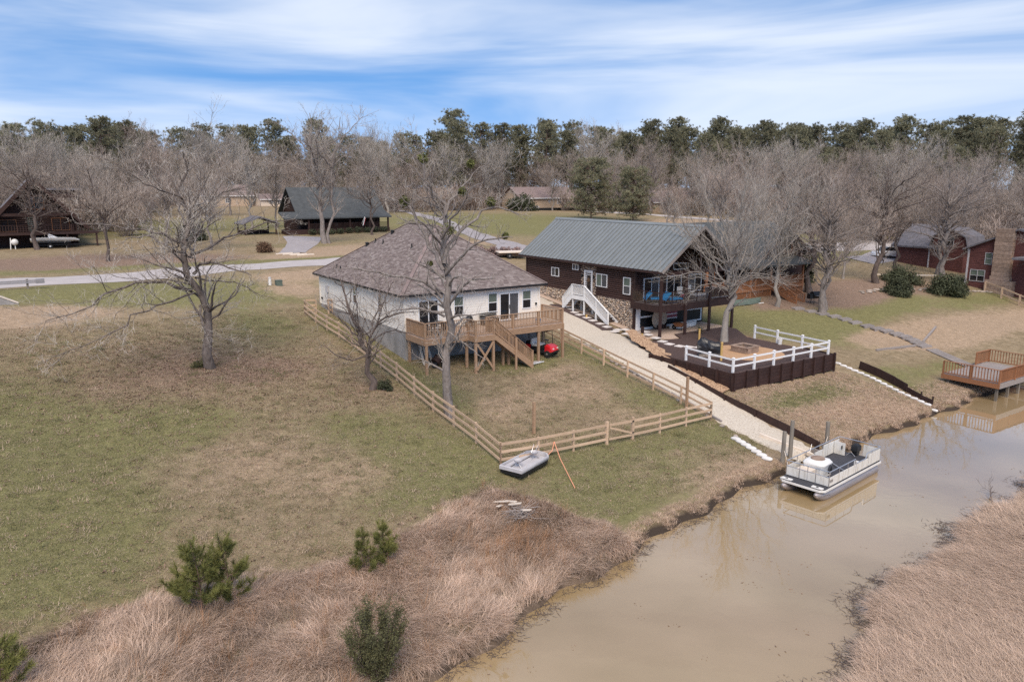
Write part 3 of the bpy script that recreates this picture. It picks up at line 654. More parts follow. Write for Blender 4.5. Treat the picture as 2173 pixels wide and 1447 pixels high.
# ------------------------------------------------------------------ building helpers
def pl(ax, p, s, u, d, z): return (u, p+s*d, z) if ax == 'Y' else (p+s*d, u, z)
def plbox(mb, ax, p, s, u0, u1, z0, z1, d0, d1):
    a = pl(ax, p, s, u0, d0, z0); b = pl(ax, p, s, u1, d1, z1); mb.lohi([min(x, y) for x, y in zip(a, b)], [max(x, y) for x, y in zip(a, b)])
def plpart(name, ax, p, s, u0, u1, z0, z1, d0, d1, mat, parent):
    a = pl(ax, p, s, u0, d0, z0); b = pl(ax, p, s, u1, d1, z1); return bb(name, [min(x, y) for x, y in zip(a, b)], [max(x, y) for x, y in zip(a, b)], mat, parent)
def win(parent, ax, p, s, u0, u1, z0, z1, style='dh', fw=.06, pr=.06, name='window', frame=None, g1=None, g2=None, pd=None):
    frame = frame or M['trim']; g1 = g1 or M['blind']; g2 = g2 or M['glass']; pd = pd if pd is not None else pr*.45
    mb = MB(); B = lambda a, b, c, d: plbox(mb, ax, p, s, a, b, c, d, 0, pr)
    B(u0, u0+fw, z0, z1); B(u1-fw, u1, z0, z1); B(u0+fw, u1-fw, z0, z0+fw); B(u0+fw, u1-fw, z1-fw, z1)
    um, zm = (u0+u1)/2, (z0+z1)/2
    if style == 'dh': B(u0+fw, u1-fw, zm-fw*.4, zm+fw*.4)
    if style in ('sl', 'cross'): B(um-fw*.4, um+fw*.4, z0+fw, z1-fw)
    if style == 'cross': B(u0+fw, um-fw*.4, zm-fw*.35, zm+fw*.35); B(um+fw*.4, u1-fw, zm-fw*.35, zm+fw*.35)
    w = mb.build(name, frame, parent)
    if style == 'dh': Z = [(u0+fw, u1-fw, zm, z1-fw, g1), (u0+fw, u1-fw, z0+fw, zm, g2)]
    elif style == 'sl': Z = [(u0+fw, um, z0+fw, z1-fw, g1), (um, u1-fw, z0+fw, z1-fw, g2)]
    elif style == 'cross': Z = [(a, b, c, d, g) for a, b in ((u0+fw, um), (um, u1-fw)) for c, d, g in ((zm, z1-fw, g1), (z0+fw, zm, g2))]
    else: Z = [(u0+fw, u1-fw, z0+fw, z1-fw, g2)]
    for a, b, c, d, g in Z: plpart('pane', ax, p, s, a, b, c, d, -.02, pd, g, w)
    return w
def slope_shingles(name, A, B, Cc, D, parent, expo=.145, pal=((.225,.185,.172), (.290,.245,.230), (.178,.142,.134)), tab=.32):
    A, B, Cc, D = map(Vector, (A, B, Cc, D)); nrmv = (B-A).cross(D-A).normalized(); rows = max(2, int(((A+B)/2-(Cc+D)/2).length/expo))
    v = []; f = []; cols = []
    for r in range(rows):
        u0, u1 = r/rows, min(1, (r+1.15)/rows); a, b = A.lerp(D, u0), B.lerp(Cc, u0); c, d = B.lerp(Cc, u1), A.lerp(D, u1)
        w = (b-a).length; x = -random.uniform(0, tab)
        while x < w-1e-3:
            t = tab*random.choice((.5, .75, 1, 1.25)); x0, x1 = max(0, x)/w, min(w, x+t)/w; x += t
            if x1 <= x0: continue
            th = nrmv*random.uniform(.014, .026); p = [a.lerp(b, x0), a.lerp(b, x1), d.lerp(c, x1), d.lerp(c, x0)]; o = len(v)
            v += [tuple(p[0]), tuple(p[1]), tuple(p[0]+th), tuple(p[1]+th), tuple(p[2]+nrmv*.004), tuple(p[3]+nrmv*.004)]
            f += [(o, o+1, o+3, o+2), (o+2, o+3, o+4, o+5)]
            q = random.random(); k = pal[0] if q < .55 else pal[1] if q < .80 else pal[2]; j = random.uniform(.9, 1.1); cols += [[z*j for z in k]]*6
    me = newmesh(name, v, f, M['shingle']); colattr(me, 'col', np.array(cols)); o = piece(name, me, parent); o['kind'] = 'stuff'; return o
def gable_roof_deck(mb, x0, x1, xr, y0, y1, ze, zr, th=.12):
    # two solid slabs meeting at a ridge that runs along Y
    for e in (x0, x1):
        mb.add([(e, y0, ze), (xr, y0, zr), (xr, y1, zr), (e, y1, ze), (e, y0, ze-th), (xr, y0, zr-th), (xr, y1, zr-th), (e, y1, ze-th)], [(0,1,2,3), (7,6,5,4), (0,4,5,1), (3,2,6,7), (0,3,7,4)])
def course_planks(name, parent, ax, p, s, u0, u1, z0, z1, h, mat, d1=.017, d0=.006):
    n = int(round((z1-z0)/h)); h = (z1-z0)/n; L = u1-u0
    prof = [(-.02, 0), (d1, 0), (d1-.004, .012), (d0, h*1.06), (-.02, h*1.06)]
    v = []; 
    for e in (0, L):
        for d, z in prof: v.append((e-L/2, s*d, z) if ax == 'Y' else (s*d, e-L/2, z))
    k = len(prof); f = [tuple(range(k)), tuple(range(2*k-1, k-1, -1))]+[(i, k+i, k+(i+1) % k, (i+1) % k) for i in range(k)]
    me = newmesh(name, v, f, mat)
    for i in range(n): piece(name, me, parent, (((u0+u1)/2, p, z0+i*h) if ax == 'Y' else (p, (u0+u1)/2, z0+i*h)))
def log_courses(name, parent, ax, p, s, u0, u1, z0, z1, h, mat, top=None):
    n = int(round((z1-z0)/h)); h = (z1-z0)/n
    cache = {}
    for i in range(n):
        zz = z0+i*h; a, b = (u0, u1) if top is None else top(zz+h*.5)
        if b-a < .15: continue
        L = round(b-a, 3)
        if L not in cache:
            prof = [(-.03, 0)]+[(.085*math.sin(math.pi*k/5)**.7 if 0 < k < 5 else .0, h*(.02+.96*k/5)) for k in range(6)]+[(-.03, h)]
            v = []
            for e in (-L/2, L/2):
                for d, z in prof: v.append((e, s*d, z) if ax == 'Y' else (s*d, e, z))
            k = len(prof); f = [tuple(range(k)), tuple(range(2*k-1, k-1, -1))]+[(q, k+q, k+(q+1) % k, (q+1) % k) for q in range(k)]
            cache[L] = newmesh(name, v, f, mat)
        piece(name, cache[L], parent, (((a+b)/2, p, zz) if ax == 'Y' else (p, (a+b)/2, zz)))
def stone_field(name, parent, ax, p, s, region, size=.19, pal=None, inside=lambda u, z: True, flat=.055):
    pal = pal or [(.54,.42,.32), (.64,.53,.42), (.38,.31,.26), (.46,.33,.23), (.30,.25,.22), (.58,.46,.37)]
    u0, u1, z0, z1 = region; V = []; F = []; Cc = []
    n1, n2 = 7, 3; row = 0; z = z0+size*.35
    while z < z1+size*.2:
        u = u0+(size*.5 if row % 2 else 0)
        while u < u1:
            uu, zz = u+random.uniform(-.05, .05), z+random.uniform(-.05, .05); r = size*random.uniform(.42, .68); rz = r*random.uniform(.62, .95)
            if inside(uu, zz):
                o = len(V); col = random.choice(pal); j = random.uniform(.8, 1.2); ph = random.random()*6
                for k2 in range(n2):
                    q = (1, .86, .45)[k2]; dd = (0, .6, 1)[k2]*flat*random.uniform(.8, 1.3)
                    for k in range(n1):
                        t = 2*math.pi*k/n1+ph; jj = random.uniform(.85, 1.12)
                        V.append(pl(ax, p, s, uu+r*q*jj*math.cos(t), dd+.0, zz+rz*q*jj*math.sin(t)))
                V.append(pl(ax, p, s, uu, flat*1.15, zz))
                for k2 in range(n2-1):
                    for k in range(n1): F.append((o+k2*n1+k, o+k2*n1+(k+1) % n1, o+(k2+1)*n1+(k+1) % n1, o+(k2+1)*n1+k))
                for k in range(n1): F.append((o+(n2-1)*n1+k, o+(n2-1)*n1+(k+1) % n1, o+n1*n2))
                Cc += [[c*j for c in col]]*(n1*n2+1)
            u += size*random.uniform(.85, 1.1)
        z += size*.78; row += 1
    me = newmesh(name, V, F, M['stone'], True); colattr(me, 'col', np.array(Cc)); o = piece(name, me, parent); o['kind'] = 'stuff'; return o
def railing(parent, a, b, floor_a, floor_b, h, mat, post=.11, bal=.042, gap=.125, nposts=2, top=(.14, .035), posts=True, bottom=True, name='baluster', low=.1):
    a, b = Vector((*a, floor_a)), Vector((*b, floor_b)); L = (b-a).length; up = Vector((0, 0, 1)); d = (b-a).normalized()
    if posts:
        for k in range(nposts): q = a.lerp(b, k/max(1, nposts-1)); bp('rail_post', q+up*(h*.5-.06), (post, post, h+.12-.04), mat, parent)
    beam('top_rail', a+up*h, b+up*h, top[0], top[1], mat, parent)
    if bottom: beam('bottom_rail', a+up*low, b+up*low, .04, .07, mat, parent)
    n = int(L/gap)
    for k in range(1, n):
        q = a.lerp(b, k/n); bp(name, q+up*((h+low)/2), (bal, bal, h-low-.02), mat, parent)

# ------------------------------------------------------------------ white house
X0, X1, Y0, Y1, FZ, EZ = 21.95, 32.85, 45.0, 60.55, 5.66, 8.08
wh = thing('white_house', 'cream lap sided house with brown shingle hip roof behind the timber deck', 'house', (27.4, 52.8, 4.5))
bb('foundation', (X0, Y0, 2.2), (X1, Y1, FZ), M['concrete'], wh)
bb('wall', (X0+.02, Y0+.02, FZ), (X1-.02, Y1-.02, EZ), M['siding'], wh)
for ax, p, s, u0, u1 in (('Y', Y0, -1, X0, X1), ('Y', Y1, 1, X0, X1), ('X', X0, -1, Y0, Y1), ('X', X1, 1, Y0, Y1)):
    course_planks('siding_plank', wh, ax, p, s, u0+.05, u1-.05, FZ-.04, EZ, .175, M['siding'])
for x in (X0, X1):
    for y in (Y0, Y1): bp('corner_board', (x, y, (FZ+EZ)/2), (.13, .13, EZ-FZ+.06), M['siding'], wh)
win(wh, 'Y', Y0, -1, 22.92, 24.46, 5.62, 7.6, 'sl', name='sliding_door', g1=M['glass'], fw=.08)
win(wh, 'Y', Y0, -1, 25.64, 26.42, 6.34, 7.68); win(wh, 'Y', Y0, -1, 28.40, 29.19, 6.33, 7.70)
d = win(wh, 'Y', Y0, -1, 29.36, 31.06, 5.62, 7.62, 'sl', name='sliding_door', g1=M['glass'], g2=M['screen'], fw=.09)
bp('handle', (30.2, Y0-.09, 6.6), (.03, .05, .28), M['black'], d)
win(wh, 'Y', Y0, -1, 31.33, 32.13, 6.33, 7.68)
win(wh, 'X', X0, -1, 48.4, 49.12, 6.4, 7.72); win(wh, 'X', X0, -1, 52.92, 53.62, 6.5, 7.8)
bp('wall_lamp', (32.55, Y0-.08, 6.62), (.1, .12, .16), M['black'], wh)
bp('meter_box', (X0-.09, 58.8, 6.98), (.16, .32, .52), M['boatgrey'], wh); bp('meter_conduit', (X0-.06, 58.8, 6.2), (.05, .05, 1.1), M['boatgrey'], wh)
bp('outlet_box', (X0-.06, 60.1, 6.1), (.1, .2, .14), M['black'], wh)
E0 = (21.53, 33.28, 44.55, 60.98, 8.10); RY0, RY1, RZ, RX = 50.4, 55.1, 12.2, 27.4
a, b, c, e, z = E0
ra, rb = (RX, RY0, RZ), (RX, RY1, RZ)
rf = MB().add([(a,c,z),(b,c,z),(b,e,z),(a,e,z),ra,rb], [(0,1,4),(1,2,5,4),(2,3,5),(3,0,4,5),(3,2,1,0)]).build('roof', M['fascia'], wh)
slope_shingles('shingles', (a,c,z), (b,c,z), ra, ra, rf); slope_shingles('shingles', (b,c,z), (b,e,z), rb, ra, rf)
slope_shingles('shingles', (b,e,z), (a,e,z), rb, rb, rf); slope_shingles('shingles', (a,e,z), (a,c,z), ra, rb, rf)
bb('fascia', (a-.03, c-.03, z-.14), (b+.03, c, z+.02), M['fascia'], rf); bb('fascia', (a-.03, e, z-.14), (b+.03, e+.03, z+.02), M['fascia'], rf)
bb('fascia', (a-.03, c, z-.14), (a, e, z+.02), M['fascia'], rf); bb('fascia', (b, c, z-.14), (b+.03, e, z+.02), M['fascia'], rf)
bb('soffit', (a, c, z-.05), (b, e, z-.012), M['white'], rf)
for p0, p1 in (((a,c,z), ra), ((b,c,z), ra), ((b,e,z), rb), ((a,e,z), rb), (ra, rb)):
    q0, q1 = Vector(p0)+Vector((0,0,.025)), Vector(p1)+Vector((0,0,.025)); beam('ridge_cap', q0, q1, .24, .03, M['tanshingle'], rf)
for (x, y), hh, w in zip(((22.44,57.92),(22.39,57.06),(25.26,56.66),(25.23,55.18),(25.21,50.22)), (.36,.34,.4,.42,.4), (.05,)*5):
    zz = 8.11+(x-21.55)*.699; MB().lathe((x, y, zz-.1), [(w, 0), (w, hh)], 8).lathe((x, y, zz-.06), [(w*2.6, 0), (w*1.2, .14)], 8).build('vent_pipe', M['black'], rf)
for x, y in ((24.8,57.3),(26.24,55.58)):
    zz = 8.11+(x-21.55)*.699; MB().lathe((x, y, zz-.1), [(.13, 0), (.13, .28), (.17, .3), (.17, .36), (.05, .4)], 8).build('vent_cap', M['black'], rf)

# ------------------------------------------------------------------ timber deck on the white house
DZ, DY, LY = 5.53, 42.35, 41.45
dk = thing('timber_deck', 'raised brown timber deck with baluster railing across the white house', 'deck', (27.4, 43.6, 3.2))
DM = M['deckwood']
for y in np.arange(DY+.07, Y0-.05, .145): bp('floor_board', ((22.0+33.1)/2, float(y), DZ-.018), (11.1, .138, .036), M['deckfloor'], dk)
for y in np.arange(LY+.07, DY-.02, .145): bp('floor_board', (25.95, float(y), DZ-.018), (1.5, .138, .036), M['deckfloor'], dk)
bb('rim_joist', (21.98, DY-.05, DZ-.42), (25.2, DY, DZ-.04), DM, dk); bb('rim_joist', (26.7, DY-.05, DZ-.42), (33.14, DY, DZ-.04), DM, dk)
bb('rim_joist', (21.96, DY, DZ-.42), (22.01, Y0-.03, DZ-.04), DM, dk); bb('rim_joist', (33.1, DY, DZ-.42), (33.15, Y0-.03, DZ-.04), DM, dk)
bb('rim_joist', (25.2, LY-.05, DZ-.4), (26.7, LY, DZ-.04), DM, dk); bb('rim_joist', (25.16, LY-.05, DZ-.4), (25.2, DY, DZ-.04), DM, dk); bb('rim_joist', (26.7, LY-.05, DZ-.4), (26.74, DY, DZ-.04), DM, dk)
for x in np.arange(22.6, 33, .6): bb('joist', (x-.02, DY+.02, DZ-.24), (x+.02, Y0-.05, DZ-.04), DM, dk)
for x, y in ((22.1,DY-.0),(25.25,DY+.3),(28.0,DY+.1),(30.95,DY+.05),(33.05,DY),(22.1,Y0-.25),(33.05,Y0-.25),(28.4,DY+.02)):
    g = gz(x, y)-.3; bb('post', (x-.075, y-.075, g), (x+.075, y+.075, DZ-.1), DM, dk)
for x in (25.27, 26.63):
    g = gz(x, LY)-.3; bb('post', (x-.075, LY+.01, g), (x+.075, LY+.16, DZ-.1), DM, dk)
beam('cross_brace', (25.3, LY-.02, 3.25), (26.6, LY-.02, DZ-.45), .04, .14, DM, dk); beam('cross_brace', (25.3, LY+.05, DZ-.45), (26.6, LY+.05, 3.25), .04, .14, DM, dk)
RH = 1.0
railing(dk, (22.05, Y0-.1), (22.05, DY+.05), DZ, DZ, RH, DM, nposts=2)
railing(dk, (22.05, DY+.05), (25.25, DY+.05), DZ, DZ, RH, DM, nposts=3)
railing(dk, (25.25, DY), (25.25, LY+.05), DZ, DZ, RH, DM, nposts=2)
railing(dk, (25.25, LY+.05), (26.65, LY+.05), DZ, DZ, RH, DM, nposts=2)
railing(dk, (26.65, DY+.05), (33.05, DY+.05), DZ, DZ, RH, DM, nposts=4)
railing(dk, (33.05, DY+.05), (33.05, Y0-.1), DZ, DZ, RH, DM, nposts=2)
# stairs down to the right
nst = 14; sx0, sx1 = 26.75, 29.75; gz1 = 2.98
for k in range(1, nst):
    x = sx0+(sx1-sx0)*(k-.5)/nst; zz = DZ-(DZ-gz1)*k/nst; bp('tread', (x, (LY+DY)/2-.03, zz), (.25, DY-LY-.05, .04), M['deckfloor'], dk)
    bp('riser', (x+.11, (LY+DY)/2-.03, zz-.09), (.02, DY-LY-.06, .15), DM, dk)
for y in (LY-.02, DY-.08): beam('stringer', (sx0, y, DZ-.22), (sx1, y, gz1+.0), .045, .3, DM, dk)
for y in (LY-.0, DY-.08):
    railing(dk, (sx0, y), (sx1, y), DZ+.0, gz1+.1, .95, DM, posts=False, gap=.14, low=.12)
    bb('rail_post', (sx1-.06, y-.05, gz1-.2), (sx1+.06, y+.06, gz1+1.1), DM, dk)
g = gz(28.35, LY)-.3; bb('post', (28.28, LY-.12, g), (28.42, LY-.03, 5.1), DM, dk)
# things on and under the deck
t = thing('patio_table', 'dark round patio table on the deck by the left sliding door', 'table', (23.6, 43.7, DZ), local=True)
MB().lathe((0,0,.72), [(.62,0),(.62,.035)], 20).build('table_top', M['black'], t)
for k in range(4): q = k*math.pi/2+.7; MB().tube([(.42*math.cos(q),.42*math.sin(q),0),(.36*math.cos(q),.36*math.sin(q),.72)], .025, 6).build('leg', M['black'], t)
def chair(name, label, loc, rz, mat, group=None):
    t = thing(name, label, 'chair', loc, rz, group, local=True)
    MB().box((0,0,.43),(.5,.5,.06)).build('seat', mat, t); MB().box((-.24,0,.7),(.05,.5,.55)).build('backrest', mat, t)
    for x in (-.22,.22):
        for y in (-.22,.22): MB().box((x,y,.2),(.04,.04,.4)).build('leg', M['black'], t)
    for y in (-.25,.25): MB().box((0,y,.62),(.46,.05,.04)).build('armrest', mat, t)
    return t
chair('patio_chair', 'dark patio chair left of the round deck table', (22.75, 43.5, DZ), .2, M['black']); chair('patio_chair', 'dark patio chair right of the round deck table', (24.55, 43.9, DZ), 3.3, M['black'])
chair('patio_chair', 'dark patio chair in front of the round deck table', (23.6, 42.85, DZ), 1.6, M['black'])
t = thing('deck_bench', 'low black slatted bench on the deck under the house wall', 'bench', (28.3, 44.55, DZ), local=True)
for y in (-.18,-.06,.06,.18): MB().box((0,y,.42),(1.4,.09,.04)).build('slat', M['black'], t)
for k in range(3): MB().box((0,.25,.55+k*.12),(1.4,.03,.09)).build('slat', M['black'], t)
for x in (-.6,.6): MB().box((x,0,.2),(.05,.4,.4)).build('leg', M['black'], t)
t = thing('storage_bin', 'small blue and white bin on the deck near the right railing', 'bin', (31.2, 42.8, DZ), local=True)
MB().lathe((0,0,0), [(.16,0),(.2,.32)], 10).build('body', M['white'], t); MB().lathe((0,0,.32), [(.21,0),(.19,.06)], 10).build('lid', M['blue'], t)
t = thing('small_grill', 'small dark tabletop grill on the deck beside the stair landing', 'grill', (26.6, 44.5, DZ), local=True)
MB().box((0,0,.35),(.5,.4,.06)).build('shelf', M['black'], t); MB().ball((0,0,.6),(.26,.2,.22)).build('body', M['black'], t)
for x in (-.2,.2): MB().box((x,0,.17),(.04,.35,.34)).build('leg', M['black'], t)
for i, (x, lab) in enumerate(((22.75,'leftmost of three boards leaning on the foundation under the deck'),(22.98,'middle of three boards leaning on the foundation under the deck'),(23.25,'rightmost of three boards leaning on the foundation under the deck'))):
    o = beam('leaning_board', (x, 43.9-.15*i, gz(x,43.9)-.02), (x+.08, Y0-.05, DZ-.45), .14, .04, M['cream']); tag(o, lab, 'board')
t = thing('fire_barrel', 'rusty dark barrel under the left end of the deck', 'barrel', (23.2, 43.3, gz(23.2,43.3)), local=True)
MB().tube([(0,0,.35),(.35,.1,.62)], [.3,.3], 12).build('drum', M['redwood'], t); MB().tube([(-.02,0,.02),(.05,0,.35)], .2, 8).build('stand', M['black'], t)
t = thing('black_bucket', 'black bucket beside the rusty barrel under the deck', 'bucket', (23.75, 43.1, gz(23.75,43.1)), local=True)
MB().lathe((0,0,0), [(.15,0),(.19,.4),(.2,.42)], 12).build('body', M['black'], t); MB().tube([(-.19,0,.42),(0,0,.55),(.19,0,.42)], .008, 4).build('handle', M['chrome'], t)
t = thing('ground_mat', 'grey mat lying on the grass at the foot of the deck stairs', 'mat', (30.4, 42.3, gz(30.4,42.3)), .2, local=True)
MB().box((0,0,.02),(1.3,.8,.03)).build('sheet', M['boatgrey'], t); MB().box((0,-.42,.035),(1.36,.05,.05)).build('edge', M['white'], t); MB().box((0,.42,.035),(1.36,.05,.05)).build('edge', M['white'], t)

def wheel(parent, c, r, w, axis='y', rim=None):
    ty = MB().lathe(c, [(r*.6,-w/2),(r*.93,-w/2),(r,-w*.3),(r,w*.3),(r*.93,w/2),(r*.6,w/2)], 18, axis).build('wheel', M['rubber'], parent, True)
    MB().lathe(c, [(r*.2,-w*.52),(r*.62,-w*.45),(r*.62,w*.45),(r*.2,w*.52)], 12, axis).build('rim', rim or M['chrome'], ty, True); return ty
t = thing('golf_cart', 'red golf cart with black posts parked under the deck', 'golf cart', (31.95, 43.35, gz(31.95,43.3)-.02), R(-68), local=True)
MB().loft([[(x, -w, zl), (x, w, zl), (x, w, zh*.9+zl*.1), (x, w*.7, zh), (x, -w*.7, zh), (x, -w, zh*.9+zl*.1)] for x, w, zl, zh in ((.55,.52,.38,.86),(.75,.55,.36,.84),(.98,.52,.36,.72),(1.12,.42,.40,.60),(1.17,.3,.44,.54))]).build('front_cowl', M['red'], t, True)
MB().box((.28,0,.33),(.7,1.0,.06)).build('floor', M['black'], t); MB().box((-.35,0,.5),(.62,1.0,.36)).build('seat_base', M['black'], t)
MB().box((-.3,0,.74),(.5,1.02,.12)).build('seat', M['gel'], t); MB().box((-.6,0,.98),(.1,1.0,.4)).build('backrest', M['gel'], t)
MB().loft([[(x,-w,.4),(x,w,.4),(x,w,z),(x,-w,z)] for x, w, z in ((-.66,.52,.78),(-1.0,.52,.76),(-1.18,.45,.66))]).build('rear_body', M['red'], t)
MB().box((-.15,0,1.84),(1.7,1.1,.06)).build('roof', M['black'], t)
for x, x2 in ((.62,.52),(-.75,-.8)):
    for y in (-.5,.5): MB().tube([(x,y,.7),(x2,y,1.83)], .024, 6).build('roof_post', M['black'], t)
MB().tube([(.5,.22,.8),(.28,.22,1.05)], .02, 6).lathe((.26,.22,1.06), [(.17,0),(.17,.025)], 14).build('steering_wheel', M['black'], t)
for y in (-.28,.28): MB().box((1.13,y,.6),(.05,.16,.08)).build('headlight', M['gel'], t)
MB().box((1.17,0,.36),(.06,.9,.1)).build('bumper', M['black'], t); MB().box((-.95,0,.84),(.4,.7,.2)).build('rear_basket', M['black'], t)
for x in (.78,-.78):
    for y in (-.5,.5): wheel(t, (x,y,.24), .24, .2)

# ------------------------------------------------------------------ rail fence round the back yard
FW = M['fencewood']
fn = thing('rail_fence', 'three rail fresh pine fence around the white house back yard', 'fence', (27, 30.1, 1.2))
def fence_run(pts, gate=None):
    out = Vector((0,0,0))
    for i in range(len(pts)-1):
        (xa, ya), (xb, yb) = pts[i], pts[i+1]; L = math.hypot(xb-xa, yb-ya); n = max(1, round(L/2.4))
        d = Vector((xb-xa, yb-ya, 0)).normalized(); s = Vector((d.y, -d.x, 0))
        for k in range(n+1):
            x, y = xa+(xb-xa)*k/n, ya+(yb-ya)*k/n; g = gz(x, y)
            if k < n or i == len(pts)-2: bb('post', (x-.05, y-.05, g-.3), (x+.05, y+.05, g+1.18), FW, fn)
            if k < n:
                x2, y2 = xa+(xb-xa)*(k+1)/n, ya+(yb-ya)*(k+1)/n; g2 = gz(x2, y2)
                for h in (.30, .70, 1.10): beam('rail', Vector((x, y, g+h))+s*.065, Vector((x2, y2, g2+h))+s*.065, .028, .14, FW, fn)
fence_run([(19.7,58.0),(19.7,30.1)]); fence_run([(19.7,30.1),(26.6,30.1)]); fence_run([(28.5,30.1),(34.95,30.1)]); fence_run([(34.95,30.1),(34.95,47.5)]); fence_run([(20.6,58.0),(19.7,58.0)]); fence_run([(21.95,58.0),(21.6,58.0)])
for x in (26.6, 28.5): g = gz(x,30.1); bb('gate_post', (x-.07,30.0,g-.3), (x+.07,30.14,g+1.3), FW, fn)
ga = gz(26.7,30.1); gb = gz(28.4,30.1)
gt = MB(); gt.beam((26.72,30.0,ga+.3),(28.42,30.0,gb+.3),.03,.12); gt.beam((26.72,30.0,ga+1.1),(28.42,30.0,gb+1.1),.03,.14); gt.build('gate', FW, fn)
beam('gate_brace', (26.75,29.97,ga+.95), (28.4,29.97,gb+.42), .03, .1, FW, fn); bp('hinge', (28.44,29.96,gb+.45), (.12,.03,.06), M['black'], fn); bp('hinge', (28.44,29.96,gb+1.1), (.12,.03,.06), M['black'], fn)
for (x, y, h, lab) in ((23.67,32.8,1.8,'tall lone wooden post standing in the fenced yard'),(34.75,31.9,2.05,'tall wooden post inside the fence corner by the gravel drive')):
    o = bb('tall_post', (x-.07,y-.07,gz(x,y)-.3), (x+.07,y+.07,gz(x,y)+h), M['deckwood']); tag(o, lab, 'post')

# ------------------------------------------------------------------ dark log house
LX0, LX1, LY0, LY1, LF, LE = 44.4, 52.6, 47.1, 62.8, 5.45, 8.12
RXL, RXR, RXM, REZ, RRZ, RYF, RYB = 43.85, 53.07, 48.46, 8.40, 11.86, 43.4, 63.4
lh = thing('log_house', 'dark brown log house with grey metal roof and stone base beside the gravel drive', 'house', (48.5, 55, 3.5))
bb('basement_wall', (LX0+.03, LY0+.03, 2.0), (LX1-.03, LY1-.03, LF), M['mortar'], lh)
bb('wall', (LX0+.02, LY0+.02, LF), (LX1-.02, LY1-.02, LE+.05), M['darkwood'], lh)
MB().prism([(LX0+.02, LE), (LX1-.02, LE), (RXM, RRZ-.35)], LY0+.02, LY1-.02, 'y').build('gable_wall', M['darkwood'], lh)
log_courses('log', lh, 'X', LX0, -1, LY0, LY1, LF, LE, .178, M['log'])
log_courses('log', lh, 'X', LX1, 1, LY0, LY1, LF, LE, .178, M['log'])
slp = (RRZ-REZ)/(RXM-RXL)
def gtop(z):
    if z < LE-.1: return (LX0, LX1)
    d = (z+.28-REZ)/slp; return (max(LX0, RXL+d+.25), min(LX1, RXR-d-.25))
log_courses('log', lh, 'Y', LY0, -1, LX0, LX1, LF, RRZ-.5, .178, M['log'], gtop)
log_courses('log', lh, 'Y', LY1, 1, LX0, LX1, LF, RRZ-.5, .178, M['log'], gtop)
for x in (LX0-.02, LX1+.02):
    for y in (LY0-.02, LY1+.02): bb('corner_trim', (x-.09, y-.09, 2.9), (x+.09, y+.09, LE), M['darkwood'], lh)
stone_field('stone_veneer', lh, 'X', LX0, -1, (LY0+.1, LY1-.1, 2.9, LF-.02), .2, inside=lambda u, z: z > gz(44.0, u)-.15)
stone_field('stone_surround', lh, 'X', LX0, -1, (52.15, 54.15, LF+.05, 8.0), .17, inside=lambda u, z: not (52.5 < u < 53.75 and z < 7.66), flat=.09)
# windows and doors, left wall
win(lh, 'X', LX0, -1, 57.48, 58.66, 6.63, 7.48, 'sl', pr=.13, pd=.095, g1=M['glass'], g2=M['screen'])
win(lh, 'X', LX0, -1, 54.55, 55.43, 7.50, 8.06, 'sl', pr=.13, pd=.095, g1=M['screen'], g2=M['screen'])
win(lh, 'X', LX0, -1, 50.55, 52.02, 6.32, 7.47, 'sl', pr=.13, pd=.095, g1=M['screen'], g2=M['blind'])
win(lh, 'X', LX0, -1, 47.56, 48.46, 6.02, 7.47, 'dh', pr=.13, pd=.095, g1=M['blind'], g2=M['screen'])
dr = win(lh, 'X', LX0, -1, 52.55, 53.7, 5.5, 7.63, 'one', fw=.14, pr=.12, pd=.06, name='front_door', g2=M['white'])
plpart('door_glass', 'X', LX0, -1, 52.85, 53.3, 5.75, 7.2, 0, .08, M['glass'], dr)
MB().lathe((LX0-.14, 53.08, 6.75), [(.1,-.03),(.2,-.01),(.2,.03),(.1,.05)], 12, 'x').build('wreath', M['deadleaf'], dr)
for y in (52.3, 53.95): bp('wall_lamp', (LX0-.16, y, 7.1), (.14, .12, .26), M['black'], lh)
# front wall openings
win(lh, 'Y', LY0, -1, 45.3, 47.1, 5.58, 7.42, 'sl', pr=.13, pd=.095, name='sliding_door', g1=M['glass'], g2=M['screen'], fw=.07)
win(lh, 'Y', LY0, -1, 48.0, 49.8, 5.58, 7.46, 'sl', pr=.13, pd=.095, name='sliding_door', g1=M['glass'], g2=M['glass'], fw=.07)
win(lh, 'Y', LY0, -1, 50.65, 52.35, 5.9, 7.46, 'sl', pr=.13, pd=.095, g1=M['screen'], g2=M['glass'], fw=.07)
mb = MB(); f3 = []
for sg in (-1, 1):
    xa, xb = RXM-sg*2.1, RXM-sg*.3
    # trapezoid lights under the gable slope
    for (p0, p1) in (((xa, 7.97), (xb, 7.97)), ((xa, 8.45), (xb, 8.5)), ((xa, 7.94), (xa, 8.48)), ((xb, 7.94), (xb, 8.53))):
        mb.beam((p0[0], LY0-.1, p0[1]), (p1[0], LY0-.1, p1[1]), .06, .06)
w = mb.build('gable_window', M['trim'], lh)
for sg in (-1, 1): plpart('pane', 'Y', LY0, -1, min(RXM-sg*2.1, RXM-sg*.3), max(RXM-sg*2.1, RXM-sg*.3), 7.97, 8.46, .0, .095, M['glass'], w)
